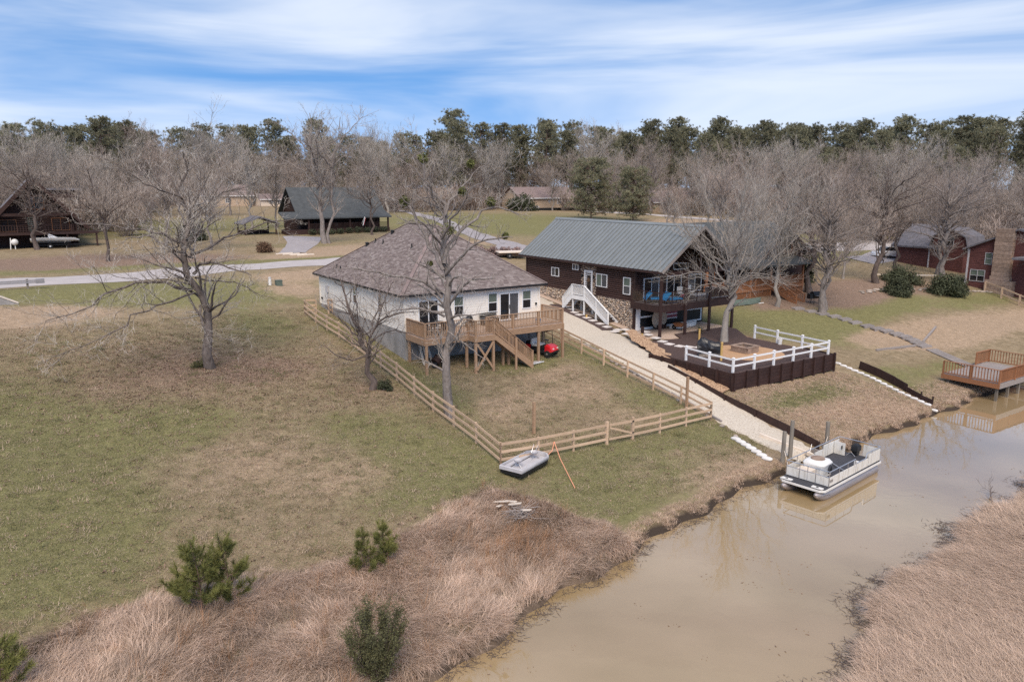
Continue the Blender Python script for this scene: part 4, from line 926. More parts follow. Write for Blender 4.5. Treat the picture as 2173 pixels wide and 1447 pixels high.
# garage level: white framed dark bays
bb('garage_panel', (44.6, 47.02, 3.0), (52.5, 47.06, 5.0), M['black'], lh)
gf_ = MB()
for lo, hi in (((44.5,46.93,3.0),(44.95,47.02,5.0)), ((44.95,46.94,3.02),(50.5,47.02,3.2)), ((44.95,46.95,4.05),(47.4,47.02,4.2)), ((50.4,46.94,3.2),(50.52,47.02,4.35)), ((50.52,46.94,4.22),(52.4,47.02,4.35)), ((52.4,46.94,3.2),(52.52,47.02,4.35)), ((50.52,46.94,3.2),(52.4,47.02,3.3))): gf_.lohi(lo, hi)
gf_.build('garage_frame', M['white'], lh)
# roof
rdk = MB(); gable_roof_deck(rdk, RXL, RXR, RXM, RYF, RYB, REZ, RRZ, .16); rfo = rdk.build('roof', M['darkwood'], lh)
npan = 36; pw = (RYB-RYF)/npan; sl = math.hypot(RXM-RXL+.05, RRZ-REZ+.04)
pv = MB().lohi((0,.035,0),(sl,pw-.035,.014)).lohi((0,.03,.0),(sl,.05,.06)).lohi((0,pw-.05,.0),(sl,pw-.03,.06)).mesh('roof_panel', M['rib'])  # gaps between panels bare the dark deck, standing in for shade along the ribs
for sg, xe in ((1, RXL-.05), (-1, RXR+.05)):
    an = math.atan2(RRZ-REZ, RXM-RXL)
    for k in range(npan):
        y = RYF+k*pw if sg > 0 else RYF+(k+1)*pw
        q = Matrix(((sg*math.cos(an), 0, -sg*math.sin(an)), (0, sg, 0), (math.sin(an), 0, math.cos(an)))).to_quaternion()
        piece('roof_panel', pv, rfo, (xe, y, REZ-.03), q)
MB().prism([(-.22,-.15),(0,.045),(.22,-.15),(.2,-.17),(0,.0),(-.2,-.17)], RYF-.03, RYB+.03, 'y').build('ridge_cap', M['rib'], rfo).location = (RXM, 0, RRZ+.07)
for x in (RXL-.07, RXR+.07): bb('gutter', (x-.05, RYF, REZ-.22), (x+.05, RYB, REZ-.06), M['darkwood'], rfo)
for x, sg in ((RXL-.06, 1), (RXR+.06, -1)):
    beam('rake_board', (x, RYF-.03, REZ-.12), (RXM, RYF-.03, RRZ-.08), .05, .2, M['greywood'], rfo); beam('rake_board', (x, RYB+.03, REZ-.12), (RXM, RYB+.03, RRZ-.08), .05, .2, M['greywood'], rfo)
# balcony
BF = 5.55; BY = 43.8
for y in np.arange(BY+.05, LY0-.12, .15): bp('balcony_board', (48.36, float(y), BF-.02), (8.75, .142, .04), M['greywood'], lh)
bb('balcony_rim', (43.92, BY-.08, 5.03), (52.8, BY-.01, 5.6), M['darkwood'], lh); bb('balcony_rim', (43.9, BY-.01, 5.03), (43.97, LY0-.02, 5.6), M['darkwood'], lh); bb('balcony_rim', (52.75, BY-.01, 5.03), (52.82, LY0-.02, 5.6), M['darkwood'], lh)
for x in (44.02, 46.9, 49.8, 52.7): bb('balcony_post', (x-.12, BY-.22, 2.9), (x+.12, BY-.085, 8.35 if x in (44.02, 52.7) else 8.3), M['darkwood'], lh)
bb('roof_beam', (43.9, BY-.18, 8.02), (52.85, BY-.085, 8.28), M['darkwood'], lh)
bb('roof_beam', (RXM-.1, BY-.16, 8.28), (RXM+.1, BY-.09, 11.3), M['darkwood'], lh)
def glass_rail(a, b, n):
    a, b = Vector(a), Vector(b)
    beam('balcony_rail', a+Vector((0,0,1.07)), b+Vector((0,0,1.07)), .09, .06, M['darkwood'], lh); beam('balcony_rail', a+Vector((0,0,.12)), b+Vector((0,0,.12)), .06, .06, M['darkwood'], lh)
    for k in range(n):
        p, q = a.lerp(b, k/n), a.lerp(b, (k+1)/n); bp('rail_post', p+Vector((0,0,.55)), (.06,.06,1.0), M['darkwood'], lh)
        beam('rail_panel', p.lerp(q,.04)+Vector((0,0,.58)), p.lerp(q,.96)+Vector((0,0,.58)), .012, .82, MATS['clear_rail_glass'], lh)
def clearglass():
    m = bpy.data.materials.new('clear_rail_glass'); m.use_nodes = True; MATS[m.name] = m; n = m.node_tree.nodes; l = m.node_tree.links; n.clear()
    o = n.new('ShaderNodeOutputMaterial'); x = n.new('ShaderNodeMixShader'); t_ = n.new('ShaderNodeBsdfTransparent'); g = n.new('ShaderNodeBsdfGlossy'); f = n.new('ShaderNodeFresnel')
    t_.inputs[0].default_value = (.93,.93,.95,1); g.inputs['Roughness'].default_value = .03; f.inputs['IOR'].default_value = 1.45
    x.inputs[0].default_value = .09; n.remove(f); l.new(t_.outputs[0], x.inputs[1]); l.new(g.outputs[0], x.inputs[2]); l.new(x.outputs[0], o.inputs[0])
clearglass()
glass_rail((44.0,BY,BF),(46.9,BY,BF),2); glass_rail((46.9,BY,BF),(49.8,BY,BF),2); glass_rail((49.8,BY,BF),(52.7,BY,BF),2); glass_rail((43.98,LY0-.1,BF),(43.98,BY,BF),2); glass_rail((52.74,BY,BF),(52.74,LY0-.1,BF),2)
bb('balcony_screen', (50.6,BY+.08,BF), (52.6,BY+.14,BF+1.0), M['darkwood'], lh)
# string lights and fan under the balcony roof
for k in range(14): MB().ball((44.3+k*.6, 44.2+.5*math.sin(k*1.7)*.3, 7.85-.12*abs(math.sin(k*.9))), .045, 6, 4).build('string_light', M['gel'], lh)
MB().lathe((46.2, 45.6, 7.75), [(.14,0),(.14,.2)], 10).box((46.2,45.6,7.82),(1.3,.14,.02)).box((46.2,45.6,7.82),(.14,1.3,.02)).tube([(46.2,45.6,7.9),(46.2,45.6,9.2)], .02, 6).build('ceiling_fan', M['gel'], lh)
# white entry stairs
es = thing('entry_stairs', 'white painted entry stairs with landing on the log house wall', 'stairs', (43.7, 52.5, 3.6))
SXo, SXi, La, Lb, SZ = 43.15, 44.3, 52.25, 53.98, 5.42
for y in np.arange(La+.07, Lb, .145): bp('landing_board', ((SXo+SXi)/2, float(y), SZ-.02), (SXi-SXo, .138, .04), M['darkwood'], es)
bb('landing_rim', (SXo-.05, La, SZ-.36), (SXo, Lb, SZ-.0), M['white'], es)
for x in (SXo+.06, SXi-.1):
    for y in (La+.07, Lb-.07): bb('post', (x-.06, y-.06, gz(x,y)-.2), (x+.06, y+.06, SZ-.05), M['white'], es)
railing(es, (SXo, La), (SXo, Lb), SZ, SZ, .96, M['white'], nposts=2, post=.1)
for (ya, yb, zb, n) in ((La, 49.0, gz(43.6,49.0)+.1, 11), (Lb, 55.3, gz(43.6,55.3)+.12, 6)):
    for x in (SXo+.0, SXi-.05): beam('stringer', (x, ya, SZ-.16), (x, yb, zb-.02), .05, .26, M['white'], es)
    for k in range(1, n):
        y = ya+(yb-ya)*(k-.5)/n; bp('tread', ((SXo+SXi)/2, y, SZ-(SZ-zb)*k/n), (SXi-SXo-.1, .29, .04), M['darkwood'], es)
    railing(es, (SXo, ya), (SXo, yb), SZ, zb+.05, .96, M['white'], posts=False, gap=.13)
    bb('post', (SXo-.06, yb-.05, zb-.25), (SXo+.06, yb+.06, zb+1.05), M['white'], es)
bb('post', (SXo-.06, 50.55, gz(43.1,50.6)-.2), (SXo+.06, 50.67, 5.3), M['white'], es)

# furniture on the balcony
def lounger(label, loc, rz):
    t = thing('sun_lounger', label, 'lounger', loc, rz, local=True)
    MB().box((.35,0,.38),(1.3,.72,.12)).build('seat_cushion', M['blue'], t)
    MB().box((0,0,0),(.85,.72,.12), Matrix.Rotation(R(-48),3,'Y')).build('back_cushion', M['blue'], t).location = (-.48,0,.62)
    MB().box((.1,0,.29),(1.8,.64,.05)).build('frame', M['black'], t)
    for x in (-.7,.85):
        for y in (-.27,.27): MB().box((x,y,.13),(.05,.05,.27)).build('leg', M['black'], t)
lounger('bright blue sun lounger on the balcony nearer the house wall', (45.1,45.6,BF), R(-30)); lounger('bright blue sun lounger on the balcony nearer the glass railing', (46.0,44.55,BF), R(-8))
chair('balcony_armchair', 'pale cushioned armchair on the balcony behind the middle posts', (48.9,46.2,BF), R(-120), M['gel']); chair('balcony_armchair', 'pale cushioned armchair on the balcony against the sliding window', (50.5,46.5,BF), R(-90), M['gel'])
t = thing('outdoor_sofa', 'low pale cushioned ottoman on the balcony by the railing', 'sofa', (49.8,45.0,BF), local=True)
MB().box((0,0,.2),(1.3,.6,.3)).build('base', M['greywood'], t); MB().box((0,0,.42),(1.3,.62,.14)).build('cushion', M['gel'], t)
t = thing('outdoor_fridge', 'stainless outdoor fridge on the balcony beside the dark screen', 'fridge', (50.9,44.6,BF), local=True)
MB().box((0,0,.5),(.7,.6,1.0)).build('body', M['alu'], t); MB().box((0,-.32,.7),(.6,.03,.3)).build('door', M['chrome'], t); MB().box((.2,-.35,.75),(.03,.03,.3)).build('handle', M['chrome'], t)
t = thing('flower_pot', 'flower pot with pink blooms on the balcony floor', 'plant pot', (47.9,45.0,BF), local=True)
MB().lathe((0,0,0), [(.15,0),(.2,.3)], 10).build('pot', M['chim'], t); MB().ball((0,0,.42),(.22,.22,.16),8,5,.3).build('blooms', M['pink'], t)
t = thing('wall_flag', 'striped flag hung across the garage front under the balcony', 'flag', (48.6,46.9,4.1), local=True)
for k in range(5): MB().box((0,0,.36-k*.18),(1.5,.02,.09)).build('stripe', M['gel'] if k % 2 == 0 else M['pink'], t)
for k in range(4): MB().box((0,0,.27-k*.18),(1.5,.02,.09)).build('stripe', M['pink'], t)
t = thing('leaning_table_top', 'tan leaning round table top under the balcony behind the near post', 'table top', (46.8,46.5,2.98), local=True)
MB().lathe((0,0,.95), [(.85,-.06),(.9,0),(.85,.06)], 14, 'y').build('top', M['tanrock'], t); MB().box((.2,.1,.2),(1.1,.5,.4)).build('base', M['redwood'], t)
def hull(L, w, h, n=9, flat=.0):
    r = []
    for k in range(n):
        u = k/(n-1); ww = w*math.sin(math.pi*min(1, .06+u*.94))**.55 if flat == 0 else w*(1 if u > flat else (u/flat)**.5*.98+.02)
        r.append([((u-.5)*L, ww*math.cos(a)*.5, h*(1-math.sin(a))) for a in np.linspace(0, math.pi, 9)])
    return r
t = thing('white_canoe', 'upturned white canoe lying on the slab under the balcony', 'canoe', (49.3,46.0,3.02), R(4), local=True)
MB().loft([[(p[0],p[1],.42-p[2]) for p in reversed(q)] for q in hull(3.4,.8,.4)]).build('hull', M['gel'], t, True); MB().box((0,0,.43),(2.6,.05,.05)).build('keel', M['gel'], t)
t = thing('wheelbarrow', 'rusty wheelbarrow on the slab by the balcony post', 'wheelbarrow', (47.75,45.0,3.02), R(100), local=True)
MB().loft([[(-.35,-.28,.35),(-.35,.28,.35),(.3,.28,.35),(.3,-.28,.35)],[(-.5,-.38,.62),(-.5,.38,.62),(.5,.38,.62),(.5,-.38,.62)]]).build('tray', M['cedar'], t)
for y in (-.25,.25): MB().tube([(.55,y*.3,.22),(-.3,y,.36),(-1.0,y*1.2,.52)], .022, 6).build('handle', M['greywood'], t); MB().tube([(-.3,y,.36),(-.35,y,.0)], .018, 5).build('leg', M['black'], t)
wheel(t, (.58,0,.2), .2, .09)
def bladeplant(name, label, cat, loc, n, L, w, mat, up=.9):
    t = thing(name, label, cat, loc, local=True); v = []; f = []
    for k in range(n):
        a = k*2.4; th = random.uniform(.2, up); o = len(v); p = Vector((0,0,.1)); s = Vector((-math.sin(a),math.cos(a),0))*w
        for i in range(4):
            q = s*(1-i/3.2); v += [tuple(p-q), tuple(p+q)]; p = p+Vector((math.cos(a)*math.sin(th),math.sin(a)*math.sin(th),math.cos(th)))*L/3*random.uniform(.8,1.1); th += .35
        for i in range(3): f.append((o+2*i,o+2*i+1,o+2*i+3,o+2*i+2))
    piece('leaves', newmesh('leaves', v, f, mat), t); MB().lathe((0,0,-.05), [(.08,0),(.06,.2)], 7).build('stem', M['barkdark'], t); return t
bladeplant('sago_palm', 'green spiky palm growing in the mulch before the balcony', 'palm', (48.2,43.2,PZ), 34, .95, .035, M['evergreen'], 1.2)
bladeplant('small_shrub', 'little green shrub in the mulch near the far balcony post', 'shrub', (50.8,42.9,PZ), 22, .4, .03, M['shrubleaf'])
# bollard lights along the path
for x, y, h, lab in ((42.62,44.2,1.0,'dark topped bollard light on the path by the near balcony post'),(42.75,51.4,1.05,'yellow bollard light by the foot of the entry stairs'),(46.2,41.4,.95,'yellow bollard light rising behind the black tarp'),(41.75,35.3,1.45,'yellow bollard light in front of the black tarp')):
    t = thing('bollard_light', lab, 'bollard light', (x,y,min(PZ,gz(x,y)+.06) if y > 47 else PZ), local=True)
    MB().lathe((0,0,-.1), [(.085,0),(.085,h*.9),(.06,h*.97),(.02,h)], 10).build('post', M['yelpost'], t)
    if 'dark' in lab: MB().box((0,0,h*.75),(.2,.2,.5)).build('cover', M['darkwood'], t)
    MB().lathe((0,0,h*.86), [(.1,0),(.1,.05)], 10).build('lamp_cap', M['black'] if 'dark' in lab else M['yelpost'], t)
# stepping stones
sp_ = thing('stepping_stone_path', 'pale square stepping stones through the mulch beside the log house', 'path', (43, 47, 3.0))
for i, (x, y) in enumerate([(43.64,55.36),(43.61,54.59),(43.0,53.4),(42.8,52.5),(42.75,51.4),(42.6,50.4),(42.5,49.3),(42.4,48.3),(42.7,47.2),(42.05,46.9),(43.4,47.0),(42.3,45.7),(42.1,44.7),(44.2,45.5),(43.6,44.55),(43.4,43.45),(43.1,42.4),(42.85,41.4),(42.95,40.4),(43.3,39.75),(43.8,39.2)]):
    z = max(gz(x,y)+.1, PZ+.02) if y < 47.4 else gz(x,y)+.09
    bp('paver', (x, y, z), (.62, .62, .06), M['paver'], sp_, (0, 0, random.uniform(-.12,.12)+.1))
# covered bin, fire pit, bucket
t = thing('tarp_covered_rack', 'firewood rack under a crumpled black tarp by the white fence', 'firewood rack', (42.1,36.7,PZ), R(-40), local=True)
MB().box((0,0,.2),(1.5,.5,.36)).build('firewood', M['rock'], t)
rr = random.Random(3)
MB().loft([[((u-.5)*1.7+rr.uniform(-.04,.04), w*(.36+.05*rr.random())*math.cos(a), .36+1.0*hh*max(0,math.sin(a))**.55+rr.uniform(-.04,.05)) for a, w in zip(np.linspace(-.2,math.pi+.2,11),[1]*11)] for u, hh in zip(np.linspace(0,1,9),(.7,1.0,1.0,.95,.8,.75,.7,.72,.55))]).build('tarp', M['tarp'], t)
t = thing('fire_pit', 'square stone block fire pit on the orange sand circle', 'fire pit', (45.5,36.3,PZ+.03), R(3), local=True)
for r_ in range(2):
    for s_ in range(4):
        for k in range(3):
            u = (k-1)*.44+(.0); p = [(u,-.66,0),(.66,u,0),(-u,.66,0),(-.66,-u,0)][s_]
            bp('block', (p[0],p[1],.1+.2*r_), (.43 if s_ % 2 == 0 else .2, .2 if s_ % 2 == 0 else .43, .19), M['chim'], t)
for s_ in range(4):
    p = [(0,-.66),(.66,0),(0,.66),(-.66,0)][s_]; bp('cap', (p[0],p[1],.43), (1.58 if s_ % 2 == 0 else .26, .26 if s_ % 2 == 0 else 1.06, .07), M['paver'] if 0 else M['chim'], t)
MB().ball((0,0,.22),(.5,.5,.12),12,6,.15).build('ash', M['mulch'], t)
t = thing('white_bucket', 'white bucket against the far white fence post', 'bucket', (50.0,36.6,PZ), local=True)
MB().lathe((0,0,0), [(.15,0),(.19,.38),(.2,.4),(.17,.4)], 14).build('body', M['gel'], t); MB().tube([(-.19,0,.38),(0,-.1,.28),(.19,0,.38)], .008, 4).build('handle', M['chrome'], t)
# white patio fence
wf = thing('white_patio_fence', 'white two rail vinyl fence around the fire pit patio', 'fence', (44.8,32.4,PZ))
WP = [[(39.75,36.75),(39.55,34.45),(39.42,32.3)],[(39.42,32.3),(41.55,32.3),(43.6,32.3),(45.75,32.3),(47.8,32.3),(49.85,32.3)],[(49.85,32.3),(50.05,34.65),(50.2,37.0),(50.5,39.4)]]
done = set()
for run in WP:
    for k, (x, y) in enumerate(run):
        if (x, y) not in done:
            done.add((x, y)); p = MB().lohi((x-.065,y-.065,PZ-.2),(x+.065,y+.065,PZ+1.0)).build('post', M['trim'], wf)
            MB().loft([[(x+a*.085,y+b*.085,PZ+1.0) for a,b in ((-1,-1),(1,-1),(1,1),(-1,1))],[(x+a*.085,y+b*.085,PZ+1.03) for a,b in ((-1,-1),(1,-1),(1,1),(-1,1))],[(x+a*.01,y+b*.01,PZ+1.08) for a,b in ((-1,-1),(1,-1),(1,1),(-1,1))]]).build('cap', M['trim'], p)
        if k:
            xa, ya = run[k-1]
            for h in (.48,.9): beam('rail', (xa,ya,PZ+h), (x,y,PZ+h), .045, .11, M['trim'], wf)
# retaining wall of dark planks with posts
rw = thing('retaining_wall', 'dark brown plank retaining wall below the fire pit patio', 'wall', (44.6,32.1,2.0))
def retain(run, zt):
    for i in range(len(run)-1):
        (xa,ya,ha),(xb,yb,hb) = run[i], run[i+1]; L = math.hypot(xb-xa,yb-ya); n = max(1, round(L/1.22)); d = Vector((xb-xa,yb-ya,0)).normalized(); s = Vector((d.y,-d.x,0))
        for k in range(n):
            p, q = Vector((xa+(xb-xa)*k/n, ya+(yb-ya)*k/n, 0)), Vector((xa+(xb-xa)*(k+1)/n, ya+(yb-ya)*(k+1)/n, 0)); hm = ha+(hb-ha)*(k+.5)/n; m = max(1, round(hm/.24))
            for j in range(m): beam('plank', p+Vector((0,0,zt-.12-.24*j)), q+Vector((0,0,zt-.12-.24*j)), .06+.004*(j % 2), .23, M['darkwood'], rw)
            bp('post', p+s*.1+Vector((0,0,zt-hm/2+.02)), (.13,.13,hm+.1), M['darkwood'], rw)
        bp('post', Vector((xb,yb,zt-hb/2+.02))+s*.1, (.13,.13,hb+.1), M['darkwood'], rw)
retain([(39.0,39.5,.35),(39.2,36,.8),(39.22,32.05,1.3)], PZ+.05); retain([(39.22,32.05,1.25),(50.2,32.05,1.25)], PZ+.05); retain([(50.2,32.05,1.2),(50.45,35,.7)], PZ+.05)
# wood chips bank and steel edging between drive and wall
def chipz(x, y): return float(np.interp(y, [24,31,33,36,39,42,44.5], [.4,1.75,2.0,2.4,2.7,2.9,3.05]))+.03+.25*(x-39)
drape('wood_chip_bank', [(38.75,32.2),(38.85,34),(39.1,36),(39.6,38.5),(40.4,41),(41.0,43.2),(41.5,44.6)], [.9,.95,.95,.95,1.0,1.1,.7], M['chips'], .06, .4, 5, edgejit=.16, zf=lambda x, y: max(chipz(x,y), gz(x,y)))
drape('wood_chip_strip', [(51.0,41.5),(51.2,39),(51.0,36),(50.8,33)], [1.0,.9,.8,.5], M['chips'], .06, .5, 4)
se = thing('drive_edging', 'long dark brown board edging along the gravel drive to the water', 'edging', (38.2,30,1.5))
er = [(38.55,37.3),(38.4,34.5),(38.2,31.8),(38.0,29.2),(37.85,26.6),(37.7,24.5)]
for (xa,ya),(xb,yb) in zip(er[:-1], er[1:]):
    beam('board', (xa,ya,gz(37.4,ya)+.28), (xb,yb,gz(37.4,yb)+.28), .05, .46, M['darkwood'], se); bp('stake', (xb-.06,yb,gz(37.4,yb)+.22), (.07,.09,.62), M['darkwood'], se)

# ------------------------------------------------------------------ water edge things
for x, y, h, lean, lab in ((33.95,24.15,1.75,.06,'left weathered mooring pile at the end of the gravel drive'),(35.0,24.45,2.1,.07,'middle weathered mooring pile nearest the bow of the pontoon boat'),(38.2,24.35,1.9,.02,'right weathered mooring pile on the grass bank behind the boat')):
    g = gz(x,y); o = MB().tube([(x,y,g-.6),(x+lean*.4,y+.02,g+h*.5),(x+lean,y+.04,g+h)], [.12,.115,.105], 9).build('mooring_pile', M['pile'], None, True); tag(o, lab, 'post')
o = beam('ramp_timber', (35.9,27.2,gz(35.9,27.2)+.12), (36.6,24.0,.32), .16, .2, M['cream']); tag(o, 'long pale timber lying on the gravel drive by the piles', 'timber')
o = beam('ramp_timber', (37.05,24.6,.45), (37.5,23.6,.3), .16, .2, M['greywood']); tag(o, 'short grey timber at the water end of the gravel drive', 'timber')
def pillow(name, label, group, c, s, rz, mat):
    o = piece(name, PIL[mat], None, c, (0, 0, rz), s); tag(o, label, 'sandbag' if 'bag' in name else 'rock', group); return o
def blob(seed, mat, jit=.12, pw=.6):
    r_ = random.Random(seed); m = MB(); n, k = 10, 6; rings = []
    for i in range(k+1):
        ph = math.pi*i/k; q = max(.02, math.sin(ph)**pw); rings.append([(q*math.copysign(abs(math.cos(t))**pw, math.cos(t))*(1+r_.uniform(-jit,jit)), q*math.copysign(abs(math.sin(t))**pw, math.sin(t))*(1+r_.uniform(-jit,jit)), -math.cos(ph)) for t in [2*math.pi*j/n for j in range(n)]])
    return m.loft(rings).mesh('blob', mat, True)
PIL = {'bag': blob(1, M['bag'], .06), 'rock': blob(2, M['rock'], .16, .8), 'rock2': blob(5, M['rock'], .2, .9)}
for k in range(7):
    u = k/6; x, y = 34.05-.55*u, 27.4-2.6*u; pillow('sandbag', ORD[k]+' white sandbag toward the water in the row left of the drive end', 'sandbags at the drive end', (x,y,gz(x,y)+.07), (.30,.18,.11), 1.75+random.uniform(-.2,.2), 'bag')
for k in range(26):
    u = k/25; y = 46.5-16.8*u-1.0*(u > .9)*(u-.9)*20; x = float(np.interp(y,[27.5,30,33,38,42,46.5],[34.35,35.3,35.35,35.75,36.35,37.1]))+random.uniform(-.12,.12)
    pillow('edge_rock', 'pale field rock lining the fence side of the gravel drive', 'rocks lining the gravel drive', (x,y,gz(x,y)+.05), (random.uniform(.12,.24),random.uniform(.1,.18),random.uniform(.07,.13)), random.uniform(0,3), random.choice(('rock','rock2')))
for k in range(10):
    y = 45-1.55*k; x = float(np.interp(y,[30,38,46.5],[35.45,35.9,37.0])); o = beam('edge_timber', (x,y,gz(x,y)+.08), (x-.1,y-1.4,gz(x,y-1.4)+.08), .12, .12, M['greywood']); tag(o, ORD[k]+' grey edging timber from the house between fence and gravel drive', 'timber', 'edging timbers by the fence')
# barrier and sandbags on the right lot
bt = thing('bank_barrier', 'dark brown sheet barrier down the bank right of the patio', 'barrier', (52,30,1.2))
br = [(52.9,31.6,.62),(52.75,29.9,.62),(52.5,28.6,.6),(52.2,27.5,.4),(51.9,26.3,.36),(51.9,25.5,.34)]
for (xa,ya,ha),(xb,yb,hb) in zip(br[:-1], br[1:]):
    beam('sheet', (xa,ya,gz(xa,ya)+ha/2), (xb,yb,gz(xb,yb)+ha/2), .05, ha, M['darkwood'], bt); bp('stake', (xb,yb,gz(xb,yb)+.25), (.08,.08,.7), M['darkwood'], bt)
for k in range(18):
    u = k/17; y = 33.4-8.3*u; x = float(np.interp(y,[25,27.5,30,33.4],[51.4,51.55,52.05,52.2])); pillow('sandbag', ORD[k]+' white sandbag down the bank in the long row beside the barrier', 'sandbags along the bank barrier', (x,y,gz(x,y)+.05), (.13,.27,.10), random.uniform(-.15,.15), 'bag')

# ------------------------------------------------------------------ pontoon boat
t = thing('pontoon_boat', 'white and grey pontoon boat moored at the end of the gravel drive', 'boat', (34.85,21.85,0), R(7.4), local=True)
HL, HW = 3.15, 1.15
for y in (-.86,.86):
    rings = []
    for x, r, dz in ((-3.35,.03,.28),(-3.3,.10,.24),(-3.0,.22,.15),(-2.6,.29,.08),(-2.2,.31,.06),(2.9,.31,.06),(3.05,.30,.06)): rings.append([(x, y+r*math.cos(a), .1+dz+r*math.sin(a)) for a in np.linspace(0,2*math.pi,14,endpoint=False)])
    p = MB().loft(rings).build('pontoon', M['alu'], t, True)
    for x in (-2.2,-.6,1.,2.4): MB().box((x,y,.50),(.16,.3,.08)).build('bracket', M['black'], p)
    MB().beam((-3.2,y-.2,.3),(-2.4,y-.33,.28),.015,.03).build('strake', M['alu'], p)
MB().prism([(-HL,-.95),(-HL+.2,-HW),(HL,-HW),(HL,HW),(-HL+.2,HW),(-HL,.95)], .53, .64).build('deck', M['charcoal'], t)
MB().prism([(-HL-.05,-.97),(-HL+.17,-HW-.05),(HL+.04,-HW-.05),(HL+.04,HW+.05),(-HL+.17,HW+.05),(-HL-.05,.97)], .50, .60).build('deck_rim', M['gel'], t)
for y in (-.8,.8): q = MB().box((-HL+.12,y,.66),(.22,.55,.05)).build('bow_cap', M['gel'], t); MB().box((-HL+.1,y,.70),(.05,.12,.03)).build('cleat', M['black'], q)
FX = -HL+.62
for y in (-HW+.03, HW-.03):
    a, b = (FX, HL-.02) if y < 0 else (FX, HL-.02)
    for k in range(4):
        x0 = a+(b-a)*k/4; x1 = a+(b-a)*(k+1)/4
        if y > 0 and k == 1: continue
        MB().lohi((x0+.03,y-.015,.68),(x1-.03,y+.015,1.12 if k < 3 else 1.3)).build('side_panel', M['panel'], t)
for ya, yb in ((-HW+.05,-.45),(-.4,.4),(.45,HW-.05)): MB().lohi((FX-.015,ya,.68),(FX+.015,yb,1.1)).build('front_panel', M['panel'], t)
MB().lohi((HL-.05,-HW+.05,.68),(HL-.02,-.25,1.3)).build('stern_panel', M['panel'], t)
for (x0,x1) in ((1.25,1.7),(1.75,2.35)): MB().lohi((x0,HW-.1,.68),(x1,HW-.05,1.34)).build('stern_panel', M['panel'], t)
q = MB().lohi((2.4,.45,.66),(2.45,HW-.1,1.34)).build('stern_gate', M['panel'], t); MB().box((2.37,.6,1.1),(.03,.05,.2)).build('latch', M['black'], q)
rl = 1.42
def rail(pts, r=.024): MB().tube(pts, r, 6).build('rail_tube', M['chrome'], t, True)
rail([(FX,-HW+.05,rl),(FX,HW-.05,rl)]); rail([(FX,HW-.03,rl),(HL-.05,HW-.03,rl)]); rail([(FX,-HW+.03,rl),(.2,-HW+.03,rl),(.3,-HW+.03,1.16),(1.4,-HW+.03,1.16),(1.5,-HW+.03,rl),(HL-.05,-HW+.03,rl)]); rail([(HL-.03,-HW+.03,rl),(HL-.03,HW-.03,rl)])
for x in (FX,-1.5,-.6,.3,1.2,2.1,HL-.03):
    for y in (-HW+.03,HW-.03): rail([(x,y,.64),(x,y,rl if not (y < 0 and .25 < x < 1.45) else 1.16)], .02)
for y in (-.42,.42,0): rail([(FX,y,.64),(FX,y,rl)], .02)
rail([(FX,-HW+.03,1.14),(FX,HW-.03,1.14)], .018)
# console, seats, gear
c_ = MB().loft([[(-1.25+a*sx, .15+b*sy, z) for a,b in ((-1,-.8),(-.8,-1),(.8,-1),(1,-.8),(1,.8),(.8,1),(-.8,1),(-1,.8))] for sx, sy, z in ((.55,.52,.64),(.56,.53,1.2),(.58,.56,1.25),(.58,.56,1.32),(.48,.46,1.45),(.40,.38,1.47))]).build('console', M['gel'], t, True)
MB().lathe((-1.25,.15,1.44), [(.36,0),(.34,.08),(.1,.1)], 16).build('hatch', M['chim'], c_); MB().ball((-.98,-.36,.98),(.24,.06,.26),12,8).build('console_recess', M['charcoal'], c_); MB().ball((-.9,-.40,.95),(.13,.05,.18),10,6).build('console_opening', M['black'], c_)
MB().box((-2.0,.35,.86),(.62,.75,.42)).build('cooler', M['cream'], t); MB().box((-2.32,.2,.9),(.02,.24,.24)).build('seat_back', M['yelpost'], t); MB().box((-2.32,.55,.9),(.02,.24,.24)).build('seat_back', M['yelpost'], t)
for k in range(5): MB().tube([(-1.8+.1*k,-.2,.68),(-1.7+.1*k,-.15+.05*k,.95),(-1.55+.06*k,-.3,1.0)], .02, 5).build('gear_tube', M['chrome'], t)
MB().lohi((1.15,-HW+.1,.64),(1.35,-HW+.5,.95)).build('bench_seat', M['gel'], t); MB().beam((-.2,-.95,.72),(.75,.45,.72),.05,.05).build('boat_pole', M['chrome'], t)
m_ = MB().loft([[(2.95+x+.02, .1+y, z) for x,y in ((-.16,-.13),(.2,-.13),(.2,.13),(-.16,.13))] for z in (.72,.86)]+[[(2.95+.02+x*k, .1+y*k, z) for x,y in ((-.2,-.16),(.24,-.16),(.24,.16),(-.2,.16))] for z,k in ((.9,1.1),(1.15,1.1),(1.27,.75),(1.3,.3))]).build('outboard_motor', M['black'], t, True); MB().box((3.2,.1,.3),(.14,.12,.9)).build('motor_leg', M['black'], m_)
MB().tube([(-.55,.95,1.42),(-.2,1.05,1.75)], .015, 5).build('antenna', M['chrome'], t); MB().tube([(2.5,.4,.66),(2.6,.2,.9),(2.5,-.1,.72)], .018, 5).build('ladder', M['chrome'], t)
MB().box((-2.35,-HW-.0,.94),(.3,.012,.12)).build('registration_plate', M['greywood'], t)
o = MB().tube([(33.98,24.15,1.2),(33.6,23.6,.75),(33.0,23.1,.6),(32.4,22.7,.75)], .016, 5).build('mooring_rope', M['cream']); tag(o, 'pale mooring rope from the left pile to the bow of the boat', 'rope')
o = MB().tube([(38.15,24.3,1.1),(37.2,23.8,1.0),(36.3,23.2,1.35)], .016, 5).build('mooring_rope', M['cream']); tag(o, 'pale mooring rope from the right pile to the boat rail', 'rope')

